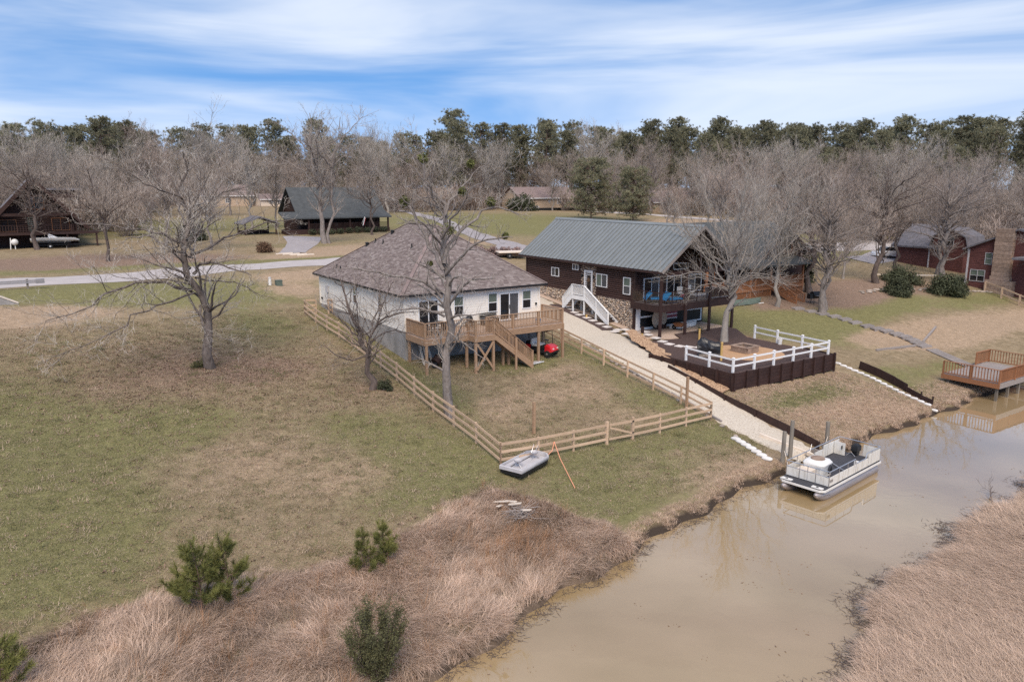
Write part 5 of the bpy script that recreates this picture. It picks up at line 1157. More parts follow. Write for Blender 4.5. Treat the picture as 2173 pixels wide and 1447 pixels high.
# ------------------------------------------------------------------ small grey fishing boat on the lawn
t = thing('fishing_boat', 'small grey plastic fishing boat with two swivel seats on the lawn', 'boat', (20.72,29.35,gz(20.72,29.35)+.02), R(22), local=True)
BL, BW = 1.42, .66
def outl(s, z, nose=.34): return [(-BL*s,-BW*s+.02,z),(-BL*s+.06,-BW*s,z),(BL*s-nose,-BW*s,z),(BL*s-.05,-BW*s*.62,z),(BL*s,-BW*s*.35,z),(BL*s,BW*s*.35,z),(BL*s-.05,BW*s*.62,z),(BL*s-nose,BW*s,z),(-BL*s+.06,BW*s,z),(-BL*s,BW*s-.02,z)]
MB().loft([outl(.86,.0),outl(.95,.06),outl(.97,.26)]).build('hull', M['boatblack'], t, True)
MB().loft([outl(.97,.24),outl(1.0,.28),outl(1.0,.44),outl(.97,.47),outl(.93,.46),outl(.91,.27)], False).build('gunwale', M['boatgrey'], t, True)
MB().prism([(p[0],p[1]) for p in outl(.9,0)], .255, .275).build('floor', M['boatgrey'], t)
for y in (-.44,.44): MB().lohi((-BL*.86,y-.13,.275),(BL*.72,y+.13,.35)).build('side_bench', M['boatgrey'], t)
for y in (-.29,.29): MB().lohi((-1.0,y-.02,.276),(.8,y+.05,.285)).build('groove', M['charcoal'], t)
for x, rz_ in ((-.72,.2),(.72,3.3)):
    s_ = MB().lathe((x,0,.52), [(.05,0),(.15,.02),(.20,.07),(.21,.13),(.17,.07),(.05,.04)], 14).build('swivel_seat', M['boatgrey'], t, True)
    for k in range(3): a = k*2.1+rz_; MB().tube([(x,0,.53),(x+.26*math.cos(a),.26*math.sin(a),.28)], .014, 5).build('seat_leg', M['chrome'], s_)
for y in (-.09,.09): MB().tube([(.62,y,.6),(.9,y*1.4,.95),(1.1,y,.62)], .013, 5).build('seat_bracket', M['chrome'], t)
o = MB().tube([(22.95,30.0,gz(22.95,30)+.78),(22.5,28.9,gz(22.5,28.9)+.42),(21.7,26.7,gz(21.7,26.7)+.03)], .022, 6).build('orange_strap', M['orange']); tag(o, 'orange strap stretched from the fence rail to the lawn', 'strap')
o = MB().tube([(22.93,29.98,gz(22.93,30)+.8),(22.6,29.7,gz(22.6,29.7)+.5),(22.15,29.55,gz(22.2,29.5)+.36)], .02, 6).build('orange_strap', M['orange']); tag(o, 'short orange strap from the fence rail to the fishing boat', 'strap')

# ------------------------------------------------------------------ dock on the right
t = thing('dock', 'cedar railed boat dock on pilings at the right bank', 'dock', (61.6,25.8,.9)); CW = M['cedar']
dz = 1.32
for k in range(int((64.9-57.9)/.16)): x = 57.98+k*.16; bb('floor_board', (x,24.05,dz-.04), (x+.152,28.0,dz), M['greywood'], t)
bb('rim_joist', (57.9,24.0,dz-.36), (57.96,28.05,dz-.02), CW, t); bb('rim_joist', (57.96,23.98,dz-.36), (65,24.04,dz-.02), M['greywood'], t); bb('rim_joist', (57.96,28.0,dz-.36), (65,28.06,dz-.02), CW, t); bb('rim_joist', (64.96,24.04,dz-.36), (65.02,28.0,dz-.02), M['greywood'], t)
railing(t, (57.95,27.95), (57.95,24.05), dz, dz, .98, CW, nposts=3, gap=.2, bal=.05); railing(t, (57.95,24.05), (65,24.05), dz, dz, .98, CW, nposts=4, gap=.15, bal=.05); railing(t, (65,24.05), (65,27.95), dz, dz, .98, CW, nposts=2, gap=.2, bal=.05); railing(t, (62.9,27.95), (65,27.95), dz, dz, .98, CW, nposts=2, gap=.18, bal=.05)
for x, y in ((58.2,24.25),(60.0,24.3),(61.7,24.3),(63.3,24.3),(64.8,24.3),(58.2,27.6),(60.2,26.3),(62.5,26.3),(64.8,27.6)): bb('piling', (x-.08,y-.08,-1.4), (x+.08,y+.08,dz-.1), M['pile'], t)
t = thing('plank_walk', 'grey plank walkway from the timber steps to the dock', 'walkway', (65.3,31,1.2))
for k in range(34):
    u = k/33; x, y = 66.0-2.2*u, 33.0-4.9*u; bp('plank', (x,y,max(gz(x,y)+.1, dz*u**3)), (1.1,.145,.04), M['greywood'], t, (0,0,R(-22)))
def timberstep(i, x, y):
    t = thing('timber_step', ORD[i]+' grey timber step down from the smoker grill toward the dock walk', 'step', (x,y,gz(x,y)), R(-8), 'timber steps down the lawn', local=True)
    for j in range(3): MB().box((0,-.18+.18*j,.08+.02*j),(1.25,.16,.12)).build('timber', M['greywood'], t)
    MB().box((0,-.3,.0),(1.3,.1,.2)).build('riser', M['greywood'], t)
for i, (x, y) in enumerate([(64.85,45.7),(65.4,44.6),(65.8,43.6),(66.2,42.6),(66.4,41.6),(66.5,40.6),(66.7,39.5),(66.9,38.6),(67.1,37.8),(67.2,36.9),(67.2,36.1),(67.0,35.3),(66.7,34.6),(66.4,33.9)]): timberstep(i, x, y)
o = beam('log_border', (60.2,34.6,gz(60.2,34.6)+.08), (65.9,34.3,gz(65.9,34.3)+.08), .16, .16, M['greywood']); tag(o, 'weathered log lying on the lawn left of the timber steps', 'log'); o.rotation_euler.z += 0
o = beam('log_border', (67.6,34.6,gz(67.6,34.6)+.08), (73.5,36.6,gz(73.5,36.6)+.08), .16, .16, M['greywood']); tag(o, 'weathered log lying on the lawn right of the timber steps', 'log')
# brush pile with boards
t = thing('brush_pile', 'heap of grey sticks and pale boards in the tall dry grass', 'brush pile', (17.5,25.5,gz(17.5,25.5)), local=True)
for k in range(60):
    a = random.uniform(0,6.28); r_ = random.uniform(0,.55); L = random.uniform(.4,.9); el = random.uniform(.0,.4)
    p = Vector((r_*math.cos(a),r_*math.sin(a)-.3,random.uniform(.1,.6))); b2 = random.uniform(0,6.28); MB().tube([p, p+Vector((math.cos(b2)*math.cos(el),math.sin(b2)*math.cos(el),math.sin(el)))*L], [.018,.007], 4).build('stick', M['greywood'], t)
for x,y,z,rz_,L in ((-.15,.95,.55,2.0,.8),(.1,.6,.62,1.7,.7),(.05,.2,.66,2.2,.6),(.15,-.5,.6,2.0,.5),(-.4,.7,.5,.6,.5)): MB().box((0,0,0),(L,.16,.03)).build('board', M['cream'], t).matrix_local = Matrix.Translation((x,y,z)) @ Matrix.Rotation(rz_,4,'Z') @ Matrix.Rotation(.25,4,'Y')

# ------------------------------------------------------------------ neighbours
def ranch(name, label, x0, x1, y0, y1, zf, ze, zr, wall, roofm, wins, over=.5, side=None, doors=(), g=None):
    t = thing(name, label, 'house', ((x0+x1)/2, (y0+y1)/2, zf)); ym = (y0+y1)/2
    bb('wall', (x0, y0, zf-1), (x1, y1, ze), wall, t); MB().prism([(y0, ze), (y1, ze), (ym, zr-.25)], x0+.02, x1-.02, 'x').build('gable_wall', wall, t)
    mb = MB()
    for e in (y0-over, y1+over): mb.add([(x0-over, e, ze), (x0-over, ym, zr), (x1+over, ym, zr), (x1+over, e, ze), (x0-over, e, ze-.2), (x0-over, ym, zr-.2), (x1+over, ym, zr-.2), (x1+over, e, ze-.2)], [(0,1,2,3), (7,6,5,4), (0,4,5,1), (3,2,6,7), (0,3,7,4)])
    r = mb.build('roof', roofm, t); bb('fascia', (x0-over, y0-over-.05, ze-.26), (x1+over, y0-over, ze-.02), M['trim'], r)
    for w in wins: win(t, 'Y', y0, -1, *w[:4], w[4] if len(w) > 4 else 'cross', fw=.12, pr=.1, g1=M['screen'])
    for a, b, c in doors: plpart('door', 'Y', y0, -1, a, b, zf, c, 0, .06, M['black'], t)
    return t
z = 8.56; t = ranch('brick_house', 'long pale tan brick house left of the pair of pines', 127, 147.5, 183.4, 193, z, 11.9, 15.0, M['yellow'], M['tanshingle'], [(140.3,143.2,10.1,11.6),(144.2,145.4,10.2,11.4,'dh'),(137.2,137.8,10.5,11.2,'one')])
bb('cooling_unit', (131.5,182.0,z-.1), (132.8,183.0,z+1.0), M['boatgrey'], t)
o = beam('edging_board', (127.5,178.5,gz(127.5,178.5)+.35), (145.5,174.8,gz(145.5,174.8)+.35), .1, .8, M['black']); tag(o, 'long black silt barrier in front of the left tan brick house', 'barrier')
z = 8.1; ranch('brick_house', 'long pale brick house with dark door behind the bare trees', 150, 175, 153, 163, z, 10.95, 14.0, M['yellow'], M['tanshingle'], [(157.6,159.2,9.2,10.6),(163.5,165,9.2,10.6),(166.4,168,9.2,10.6)], doors=[(160.6,161.6,10.3)])
z = 9.2; ranch('brick_house', 'yellow brick house far left behind the big lawn tree', 50, 69.3, 248, 258, z, 12.4, 15.7, M['yellow'], M['tanshingle'], [(56,57.5,10.2,11.6),(61,62.5,10.2,11.6)])
z = 9.05; ranch('brick_house', 'low white outbuilding beside the far yellow brick house', 70.5, 82, 243, 250, z, 11.3, 12.9, M['cream'], M['tanshingle'], [(73,74.2,9.9,10.9),(75.6,76.8,9.9,10.9)], doors=[(79.2,80.2,11.0)])
# green roofed log house across the road
t = thing('porch_house', 'red log house with green grey roof and front porch across the road', 'house', (49, 126, 7.6)); pz = 8.25
bb('wall', (42, 123.6, 6.8), (56, 132, 10.9), M['redwood'], t); log_courses('log', t, 'Y', 123.6, -1, 42, 56, 8.2, 10.9, .27, M['redwood'])
MB().prism([(123.6,10.9),(132,10.9),(127.8,14.6)], 42.05, 55.95, 'x').build('gable_wall', M['redwood'], t); log_courses('log', t, 'X', 42, -1, 123.6, 132, 8.2, 10.9, .27, M['redwood'])
for k in range(10): zz = 11+k*.34; d = (zz-10.9)/3.7*4.2; bb('gable_log', (41.93,123.7+d,zz), (42.02,131.9-d,zz+.31), M['redwood'], t)
mb = MB()
prof = [(120.6,10.15),(123.4,11.05),(127.8,14.95),(132.6,10.8)]
for (ya,za),(yb,zb) in zip(prof[:-1],prof[1:]): mb.add([(41.2 if za > 10.2 or zb > 12 else 38.4, ya, za),(41.2 if zb > 11.2 or za > 12 else 38.4, yb, zb),(56.9,yb,zb),(56.9,ya,za)]+[(41.2 if za > 10.2 or zb > 12 else 38.4, ya, za-.2),(41.2 if zb > 11.2 or za > 12 else 38.4, yb, zb-.2),(56.9,yb,zb-.2),(56.9,ya,za-.2)], [(0,1,2,3),(7,6,5,4),(0,4,5,1),(3,2,6,7),(0,3,7,4),(1,5,6,2)])
mb.build('roof', M['greenshingle'], t)
bb('porch_floor', (38.8,120.9,7.0), (56.6,123.6,pz), M['redwood'], t)
for x in (39,42.5,46,49.5,53,56.4): p = bb('porch_post', (x-.12,120.95,pz), (x+.12,121.2,10.1), M['redwood'], t); beam('brace', (x-.1,121.05,9.5), (x-.75,121.05,10.05), .1, .14, M['redwood'], p); beam('brace', (x+.1,121.05,9.5), (x+.75,121.05,10.05), .1, .14, M['redwood'], p)
for a, b in ((42.5,46),(46,49.5),(49.5,53),(53,56.4)): railing(t, (a,121.0), (b,121.0), pz, pz, .95, M['redwood'], posts=False, gap=.2, bal=.06)
for a, b in ((44,45.6),(47.4,48.4),(50.5,52.2),(53.8,55.2)): win(t, 'Y', 123.5, -1, a, b, 8.9 if b-a > 1.1 else 8.3, 10.4, 'cross', pr=.12, frame=M['redwood'], g1=M['glass'])
o = thing('porch_flag', 'striped flag on a slanted pole at the green roofed house porch', 'flag', (51.5,120.9,9.0), local=True)
MB().tube([(0,0,0),(.4,-.5,1.2)], .03, 5).build('pole', M['gel'], o); MB().prism([(.4,1.15),(.25,.75),(-.05,-.3),(.12,-.25),(.35,.6),(.5,1.0)], -.5, -.44, 'y').build('cloth', M['gel'], o); MB().prism([(.5,1.0),(.35,.6),(.12,-.25),(.22,-.2),(.45,.55),(.56,.95)], -.5, -.45, 'y').build('stripe', M['flagred'], o)
for i in range(9):
    x = 42.6+i*1.55; o = thing('porch_bush', ORD[i]+' clipped green bush from the left before the red log porch', 'bush', (x,119.7,gz(x,119.7)), 0, 'bushes before the porch', local=True)
    rg2 = np.random.default_rng(60+i); piece('leaves', mknp('leaves', [clumpball(rg2, (0,0,.5), .75, 260, .14, None, '', .75)], M['evergreen'], False), o); MB().tube([(0,0,-.1),(0,0,.5)], .05, 5).build('stem', M['barkdark'], o)
t = thing('carport', 'small dark gabled carport left of the green roofed house', 'carport', (34.5,124,7.6))
gable = MB(); gable_roof_deck(gable, 32.3, 38.2, 35.2, 122, 127, 9.4, 10.5, .18); gable.build('roof', M['greyshingle'], t)
for x in (32.8,37.6):
    for y in (122.4,126.6): bb('post', (x-.1,y-.1,7), (x+.1,y+.1,9.45), M['redwood'], t)
bb('back_wall', (32.8,126.5,7), (37.6,126.7,8.2), M['redwood'], t)
# A gabled lodge at the left
t = thing('gabled_lodge', 'tall red brown gabled lodge with deck at the left edge', 'house', (4.9, 120, 7.5))
bb('wall', (.2,115.2,7), (9.4,128,11.2), M['redwood'], t); log_courses('log', t, 'Y', 115.2, -1, .2, 9.4, 9.4, 11.4, .25, M['redwood'])
MB().prism([(.2,11.2),(9.4,11.2),(4.9,15.5)], 115.25, 128, 'y').build('gable_wall', M['redwood'], t)
for k in range(14): zz = 11.4+k*.28; d = (zz-11.0)/4.9*5.0; bb('gable_board', (.1+d,115.16,zz), (9.7-d,115.24,zz+.26), M['redwood'], t)
mb = MB(); gable_roof_deck(mb, -.9, 10.6, 4.9, 113.6, 128.6, 9.8, 16.1, .3); r = mb.build('roof', M['greyshingle'], t)
for e in (-.9,10.6): beam('rake_board', (e,113.5,9.7), (4.9,113.5,16.0), .15, .45, M['redwood'], r)
beam('gable_beam', (.6,113.7,11.6), (9.2,113.7,11.6), .2, .35, M['redwood'], r)
bb('dormer', (6.2,118,13.6), (9.8,124,14.6), M['redwood'], r); bb('dormer_roof', (5.6,117.6,14.6), (10.6,124.4,14.85), M['greyshingle'], r)
bb('deck', (-6,112.4,9.15), (11.6,115.2,9.4), M['redwood'], t)
railing(t, (-6,112.5), (11.5,112.5), 9.4, 9.4, .95, M['redwood'], nposts=7, gap=.3, bal=.06)
for x in (-3,.5,4.5,8,11.3): bb('deck_post', (x-.1,112.5,6.9), (x+.1,112.7,9.15), M['redwood'], t)
bb('lower_wall', (.5,116,7), (9.2,116.1,9.15), M['black'], t)
win(t, 'Y', 115.2, -1, 1.0, 2.8, 9.5, 11.0, 'cross', pr=.12, frame=M['cedar'], g1=M['glass']); win(t, 'Y', 115.2, -1, 6.6, 8.6, 9.5, 11.1, 'sl', pr=.12, frame=M['cedar'], g1=M['glass']); win(t, 'Y', 115.15, -1, 3.9, 6.0, 12.2, 13.9, 'cross', pr=.12, frame=M['cedar'], g1=M['glass']); win(t, 'Y', 115.2, -1, 4.0, 5.0, 9.45, 11.2, 'one', pr=.12, frame=M['greentarp'], g2=M['greentarp'], name='front_door')
t = thing('trailered_boat', 'white speedboat on a trailer under the left lodge deck', 'boat', (6.6,112.6,gz(6.6,112.6)), R(-8), local=True)
MB().loft([[(x, w*math.cos(a), .75+.55*h-h*.55*math.sin(a)-(0 if x < 2 else -.1)) for a in np.linspace(0,math.pi,9)] for x, w, h in ((-2.6,.9,1.0),(-1.5,1.0,1.1),(0,1.0,1.1),(1.3,.85,1.0),(2.2,.45,.7),(2.7,.06,.3))]).build('hull', M['gel'], t, True)
MB().box((-.3,-1.0,.8),(4.2,.05,.18)).build('stripe', M['black'], t); MB().loft([[(-.6,-.6,1.25),(-.6,.6,1.25),(.5,.5,1.25),(.5,-.5,1.25)],[(-.7,-.5,1.75),(-.7,.5,1.75),(-.5,.45,1.78),(-.5,-.45,1.78)]]).build('windshield', M['gel'], t)
MB().beam((-2.4,-.7,.42),(3.6,0,.42),.1,.1).beam((-2.4,.7,.42),(3.6,0,.42),.1,.1).build('trailer_frame', M['black'], t); wheel(t, (-.5,-.95,.3), .32, .2, rim=M['gel']); wheel(t, (-.5,.95,.3), .32, .2, rim=M['gel'])
t = thing('propane_tank', 'white upright tank and stand under the left lodge deck', 'tank', (1.8,112.6,gz(1.8,112.6)), local=True); MB().ball((.5,0,.9),.4,12,8).build('tank', M['gel'], t); MB().beam((0,0,0),(.1,0,1.4),.1,.1).beam((.5,0,0),(.5,0,.6),.1,.1).build('stand', M['gel'], t)

# cabin with the cedar deck right of the log house
t = thing('cedar_cabin', 'cedar cabin with green roof behind the log house', 'house', (68, 60, 4.5))
bb('wall', (59,54.5,3), (77,65,8.0), M['redwood'], t); log_courses('log', t, 'Y', 54.5, -1, 59, 77, 4.9, 8.0, .24, M['redwood'])
mb = MB()
for e in (53.4,66.2): mb.add([(57.6,e,8.0),(57.6,59.8,11.1),(78,59.8,11.1),(78,e,8.0),(57.6,e,7.8),(57.6,59.8,10.9),(78,59.8,10.9),(78,e,7.8)], [(0,1,2,3),(7,6,5,4),(0,4,5,1),(3,2,6,7),(0,3,7,4)])
r = mb.build('roof', M['greenshingle'], t)
mb = MB(); gable_roof_deck(mb, 67.3, 75.7, 71.5, 52.0, 59.5, 7.7, 10.6, .2); mb.build('cross_roof', M['greenshingle'], r)
MB().prism([(68,7.7),(75,7.7),(71.5,10.1)], 52.6, 59, 'y').build('cross_gable', M['redwood'], t); bb('cross_wall', (68,52.62,4.5), (75,56,7.7), M['redwood'], t)
for k in range(8): zz = 7.75+k*.28; d = (zz-7.7)/2.9*4.2; bb('gable_board', (67.6+d,52.55,zz), (75.4-d,52.63,zz+.26), M['redwood'], t)
for e in (67.2,75.8): beam('rake_board', (e,51.95,7.6), (71.5,51.95,10.5), .1, .28, M['redwood'], r)
win(t, 'Y', 52.6, -1, 70.3, 72.7, 8.0, 9.0, 'sl', pr=.12, frame=M['cedar'], g1=M['glass']); win(t, 'Y', 54.4, -1, 60.5, 62.5, 5.4, 7.3, 'cross', pr=.12, frame=M['cedar'], g1=M['glass']); win(t, 'Y', 54.4, -1, 64, 66, 5.0, 7.3, 'sl', pr=.12, frame=M['cedar'], g1=M['glass'], name='sliding_door')
t = thing('cedar_deck', 'orange cedar deck with lattice skirt and stairs at the cedar cabin', 'deck', (65, 51.5, 3.8)); cz = 4.9
for k in range(26): bp('floor_board', (64.0,50.08+k*.165,cz-.02), (15.2,.158,.04), CW, t)
bb('rim_joist', (56.3,49.95,cz-.3), (66.2,50.0,cz-.04), CW, t); bb('rim_joist', (67.6,49.95,cz-.3), (71.6,50.0,cz-.04), CW, t); bb('rim_joist', (71.6,50,cz-.3), (71.66,54.3,cz-.04), CW, t)
railing(t, (56.4,50.05), (66.2,50.05), cz, cz, .92, CW, nposts=5, gap=.14); railing(t, (67.6,50.05), (71.6,50.05), cz, cz, .92, CW, nposts=3, gap=.14); railing(t, (71.6,50.05), (71.6,54), cz, cz, .92, CW, nposts=2, gap=.14)
def lattice(x0, x1, y, z0, z1):
    m = MB(); h = z1-z0; st = .14
    for k in range(int((x1-x0+h)/st)):
        for sg in (1,-1):
            xa = x0-h+k*st; pa, pb = (xa, z0), (xa+h, z1)
            if sg < 0: pa, pb = (xa, z1), (xa+h, z0)
            ua = max(0, (x0-xa)/h); ub = min(1, (x1-xa)/h)
            if ub-ua < .05: continue
            A_ = (pa[0]+(pb[0]-pa[0])*ua, y-.02*sg, pa[1]+(pb[1]-pa[1])*ua); B_ = (pa[0]+(pb[0]-pa[0])*ub, y-.02*sg, pa[1]+(pb[1]-pa[1])*ub); m.beam(A_, B_, .012, .045)
    o = m.build('lattice', CW, t); o['kind'] = 'stuff'; return o
lattice(56.4,66.2,50.05,3.35,cz-.3); lattice(67.6,71.6,50.05,3.2,cz-.3); bb('skirt_back', (56.5,50.3,3), (71.5,50.4,cz-.3), M['redwood'], t)
for x in (56.5,59.8,63,66.2,67.6,71.5): p = bb('porch_post', (x-.08,50.0,3.0), (x+.08,50.16,7.2), CW, t); beam('brace', (x-.05,50.08,6.6), (x-.5,50.08,7.1), .08, .1, CW, p); beam('brace', (x+.05,50.08,6.6), (x+.5,50.08,7.1), .08, .1, CW, p)
MB().add([(62,49.4,7.15),(73.2,49.4,7.15),(73.2,53.5,7.75),(62,53.5,7.75),(62,49.4,7.0),(73.2,49.4,7.0),(73.2,53.5,7.6),(62,53.5,7.6)], [(0,1,2,3),(7,6,5,4),(0,4,5,1),(2,6,7,3),(0,3,7,4),(1,5,6,2)]).build('porch_roof', M['greenshingle'], t)
for x in (66.25,67.55):
    beam('stringer', (x,50.0,cz-.12), (x,46.9,3.42), .06, .3, CW, t); railing(t, (x,50.0), (x,47.0), cz, 3.45, .95, CW, posts=False, gap=.16); bb('rail_post', (x-.06,46.85,3.1), (x+.06,46.97,4.45), CW, t)
for k in range(1,8): y = 50-3.1*k/8.5; bp('tread', (66.9,y,cz-1.5*k/8), (1.25,.3,.045), CW, t)
t = thing('deck_umbrella', 'green patio umbrella open over the cedar deck', 'umbrella', (62.2,51.3,cz), local=True)
MB().lathe((0,0,2.0), [(1.35,0),(.7,.3),(.05,.45)], 8).build('canopy', M['greenshingle'], t); MB().tube([(0,0,0),(0,0,2.4)], .03, 6).build('pole', M['greywood'], t)
t = thing('upturned_boat', 'upturned dull green boat on the grass below the cedar deck', 'boat', (60.6,48.6,gz(60.6,48.6)), R(-4), local=True)
MB().loft([[(p[0],p[1],.5-p[2]) for p in reversed(q)] for q in hull(4.2,1.2,.48)]).build('hull', M['greentarp'], t, True); MB().box((1.5,-.62,.05),(.7,.05,.08)).build('rub_strip', M['gel'], t)
t = thing('smoker_grill', 'black barrel smoker grill on legs by the timber steps', 'grill', (68.4,46.1,gz(68.4,46.1)), R(-15), local=True)
MB().lathe((0,0,.95), [(.05,-.62),(.36,-.6),(.36,.6),(.05,.62)], 14, 'x').build('barrel', M['black'], t, True); MB().box((-.8,0,.85),(.4,.5,.5)).build('firebox', M['black'], t); MB().tube([(.5,0,1.25),(.5,0,1.7)], .07, 8).build('chimney', M['black'], t); MB().box((.1,-.45,.92),(1.1,.3,.03)).build('shelf', M['greywood'], t)
for x in (-.5,.5):
    for y in (-.25,.25): MB().tube([(x,y,0),(x*.9,y*.7,.75)], .03, 5).build('leg', M['black'], t)

# red brick house at the right edge
BM = M['brick']
t = thing('red_brick_house', 'dark red brick house with tall tan stone chimney at the right edge', 'house', (101,41,3))
bb('wall', (97.5,33,1.2), (106,45.6,7.9), BM, t); MB().prism([(33,7.9),(45.6,7.9),(40.3,10.2)], 97.52, 105.9, 'x').build('gable_wall', BM, t)
for k in range(26): zz = 2.8+k*.195; bb('brick_course', (97.47,33,zz), (97.52,45.6,zz+.17), BM, t)
mb = MB()
for e in (46.2,32.4): mb.add([(97,e,7.75),(97,40.3,10.35),(107,40.3,10.35),(107,e,7.75),(97,e,7.55),(97,40.3,10.15),(107,40.3,10.15),(107,e,7.55)], [(0,1,2,3),(7,6,5,4),(0,4,5,1),(3,2,6,7),(0,3,7,4)])
r = mb.build('roof', M['greyshingle'], t); bb('porch_roof', (94.5,33,7.0), (97.5,39.6,7.25), M['greyshingle'], r)
for k in range(16):
    zz = 2.3+k*.5; w = 1.5 if zz < 4.0 else 1.05 if zz < 4.6 else .95; bb('chimney_stone', (96.55 if zz < 4.2 else 96.75, 41.6-w, zz), (97.6, 41.6+w-.02*(k % 2), zz+.48), M['chim'], t)
win(t, 'X', 97.5, -1, 43.5, 45.2, 3.9, 5.3, 'cross', frame=M['boatgrey'], g1=M['blind'], pr=.12); win(t, 'X', 97.5, -1, 42.9, 43.7, 6.0, 7.4, 'dh', frame=M['boatgrey'], g1=M['blind'], g2=M['blind'], pr=.12); win(t, 'X', 97.5, -1, 35, 37.4, 3.0, 5.2, 'sl', frame=M['boatgrey'], g1=M['glass'], pr=.12, name='sliding_door')
bb('corner_trim', (97.4,45.5,2.5), (97.56,45.7,7.7), M['boatgrey'], t)
t = thing('brick_garage', 'red brick garage with grey roof and gabled end behind the evergreen bushes', 'garage', (108,54.5,4.6))
bb('wall', (104,49.3,3.5), (113,58.2,7.3), BM, t)
for k in range(14): zz = 4.4+k*.2; bb('brick_course', (103.96,49.3,zz), (104.02,58.2,zz+.175), BM, t)
mb = MB(); gable_roof_deck(mb, 103.4, 113.6, 108.5, 52.2, 58.8, 7.15, 9.9, .22); mb.build('roof', M['greyshingle'], t)
MB().prism([(49.0,7.2),(53.4,7.2),(53.2,8.6),(51.2,9.6),(49.2,8.6)], 103.9, 106, 'x').build('gambrel_gable', BM, t)
mb = MB()
for (ya,za),(yb,zb) in (((48.7,7.2),(49.1,8.7)),((49.1,8.7),(51.2,9.75)),((51.2,9.75),(53.3,8.7)),((53.3,8.7),(53.7,7.2))): mb.beam((0,0,0),(0,0,.001),.001,.001) if 0 else mb.add([(103.6,ya,za),(103.6,yb,zb),(108.5,yb,zb),(108.5,ya,za),(103.6,ya,za-.15),(103.6,yb,zb-.15),(108.5,yb,zb-.15),(108.5,ya,za-.15)], [(0,1,2,3),(7,6,5,4),(0,4,5,1),(3,2,6,7)])
mb.build('gambrel_roof', M['greyshingle'], t); win(t, 'X', 103.9, -1, 50.6, 51.8, 7.4, 8.8, 'dh', frame=M['boatgrey'], g1=M['screen'], pr=.12); bb('downspout', (103.85,53.6,4), (103.97,53.75,7.2), M['boatgrey'], t)
t = thing('plank_fence', 'short weathered rail fence before the red brick house', 'fence', (94.5,40,2.7))
pr_ = [(95.9,42.6),(94.6,40.2),(93.4,37.8),(92.2,35.4)]
for i, (x,y) in enumerate(pr_):
    g = gz(x,y); bb('post', (x-.08,y-.08,g-.2), (x+.08,y+.08,g+1.25), M['fencewood'], t)
    if i: xa, ya = pr_[i-1]; [beam('rail', (xa,ya,gz(xa,ya)+h), (x,y,g+h), .05, .16, M['fencewood'], t) for h in (.45,1.15)]
for k in range(40):
    u = k/39; x = 79+18*u+random.uniform(-.3,.3); y = 47.6-4.6*u**2.2+random.uniform(-.3,.3)-1.0*u
    pillow('border_rock', 'brown field rock in the low border before the brick houses', 'rocks bordering the brick house lawn', (x,y,gz(x,y)+.06), (random.uniform(.2,.4),random.uniform(.15,.3),random.uniform(.1,.18)), random.uniform(0,3), random.choice(('rock','rock2')))
for k in range(5):
    o = beam('garden_timber', (90.5+.7*k,53.4-.7*k,gz(91,53)+.1), (94.5+.7*k,51.9-.7*k,gz(94,52)+.1), .16, .14, M['cream']); tag(o, ORD[k]+' pale garden timber from the back in the stepped row by the garage', 'timber', 'stepped garden timbers')
# car
t = thing('white_car', 'white hatchback car parked on the drive by the brick garage', 'car', (106.3,60.9,gz(106.3,60.9)+.09), R(160), local=True)
MB().loft([[(x,-w,.3),(x,w,.3),(x,w,h*.8),(x,w*.9,h),(x,-w*.9,h),(x,-w,h*.8)] for x,w,h in ((-2.15,.75,.75),(-2.0,.86,.92),(-.9,.9,1.0),(.8,.9,.98),(1.6,.88,.9),(2.1,.78,.78),(2.2,.6,.6))]).build('body', M['carwhite'], t, True)
MB().loft([[(x,-w,.95),(x,w,.95),(x,w*.8,h),(x,-w*.8,h)] for x,w,h in ((-1.95,.78,1.02),(-1.4,.84,1.46),(-.2,.84,1.52),(.5,.82,1.46),(1.25,.8,.98))]).build('cabin', M['glass'], t, True)
MB().loft([[(x,-w,h-.05),(x,w,h-.05),(x,w,h),(x,-w,h)] for x,w,h in ((-1.6,.62,1.42),(-1.0,.68,1.52),(-.1,.68,1.56),(.45,.64,1.51))]).build('roof', M['carwhite'], t, True)
for x in (-1.3,1.35):
    for y in (-.85,.85): wheel(t, (x,y,.32), .32, .2)
for y in (-.62,.62): MB().box((2.12,y,.68),(.1,.3,.14)).build('headlight', M['chrome'], t); MB().box((-2.12,y,.82),(.08,.2,.24)).build('tail_light', M['flagred'], t)
# roadside pieces
t = thing('guard_rail', 'galvanised guard rail along the road at the left edge', 'guard rail', (-3,73.4,6.9))
for dz_ in (0,.15): beam('rail', (2.6,73.1,gz(2,73)+.52+dz_), (-14,74.4,gz(-10,74)+.52+dz_), .06, .12, M['alu'], t)
for x in (2.0,-.4,-2.8,-5.2,-7.6,-10): y = 73.15+(2.6-x)*.078; bb('post', (x-.08,y,gz(x,y)-.2), (x+.08,y+.16,gz(x,y)+.8), M['pile'], t)
bb('end_cap', (2.6,73.0,gz(2,73)+.42), (3.2,73.2,gz(2,73)+.78), M['alu'], t)
t = thing('culvert_headwall', 'grey concrete culvert wing wall at the left edge', 'headwall', (-.8,67,6))
MB().prism([(-3.5,5.4),(1.1,5.4),(1.1,gz(1,67)+.06),(-.6,gz(-.6,67)+.9),(-3.5,gz(-3,67)+1.1)], 66.9, 67.2, 'y').build('wing_wall', M['concrete'], t); beam('cap', (1.1,67.05,gz(1,67)+.1), (-.7,67.05,gz(-.6,67)+.95), .42, .08, M['cream'], t)
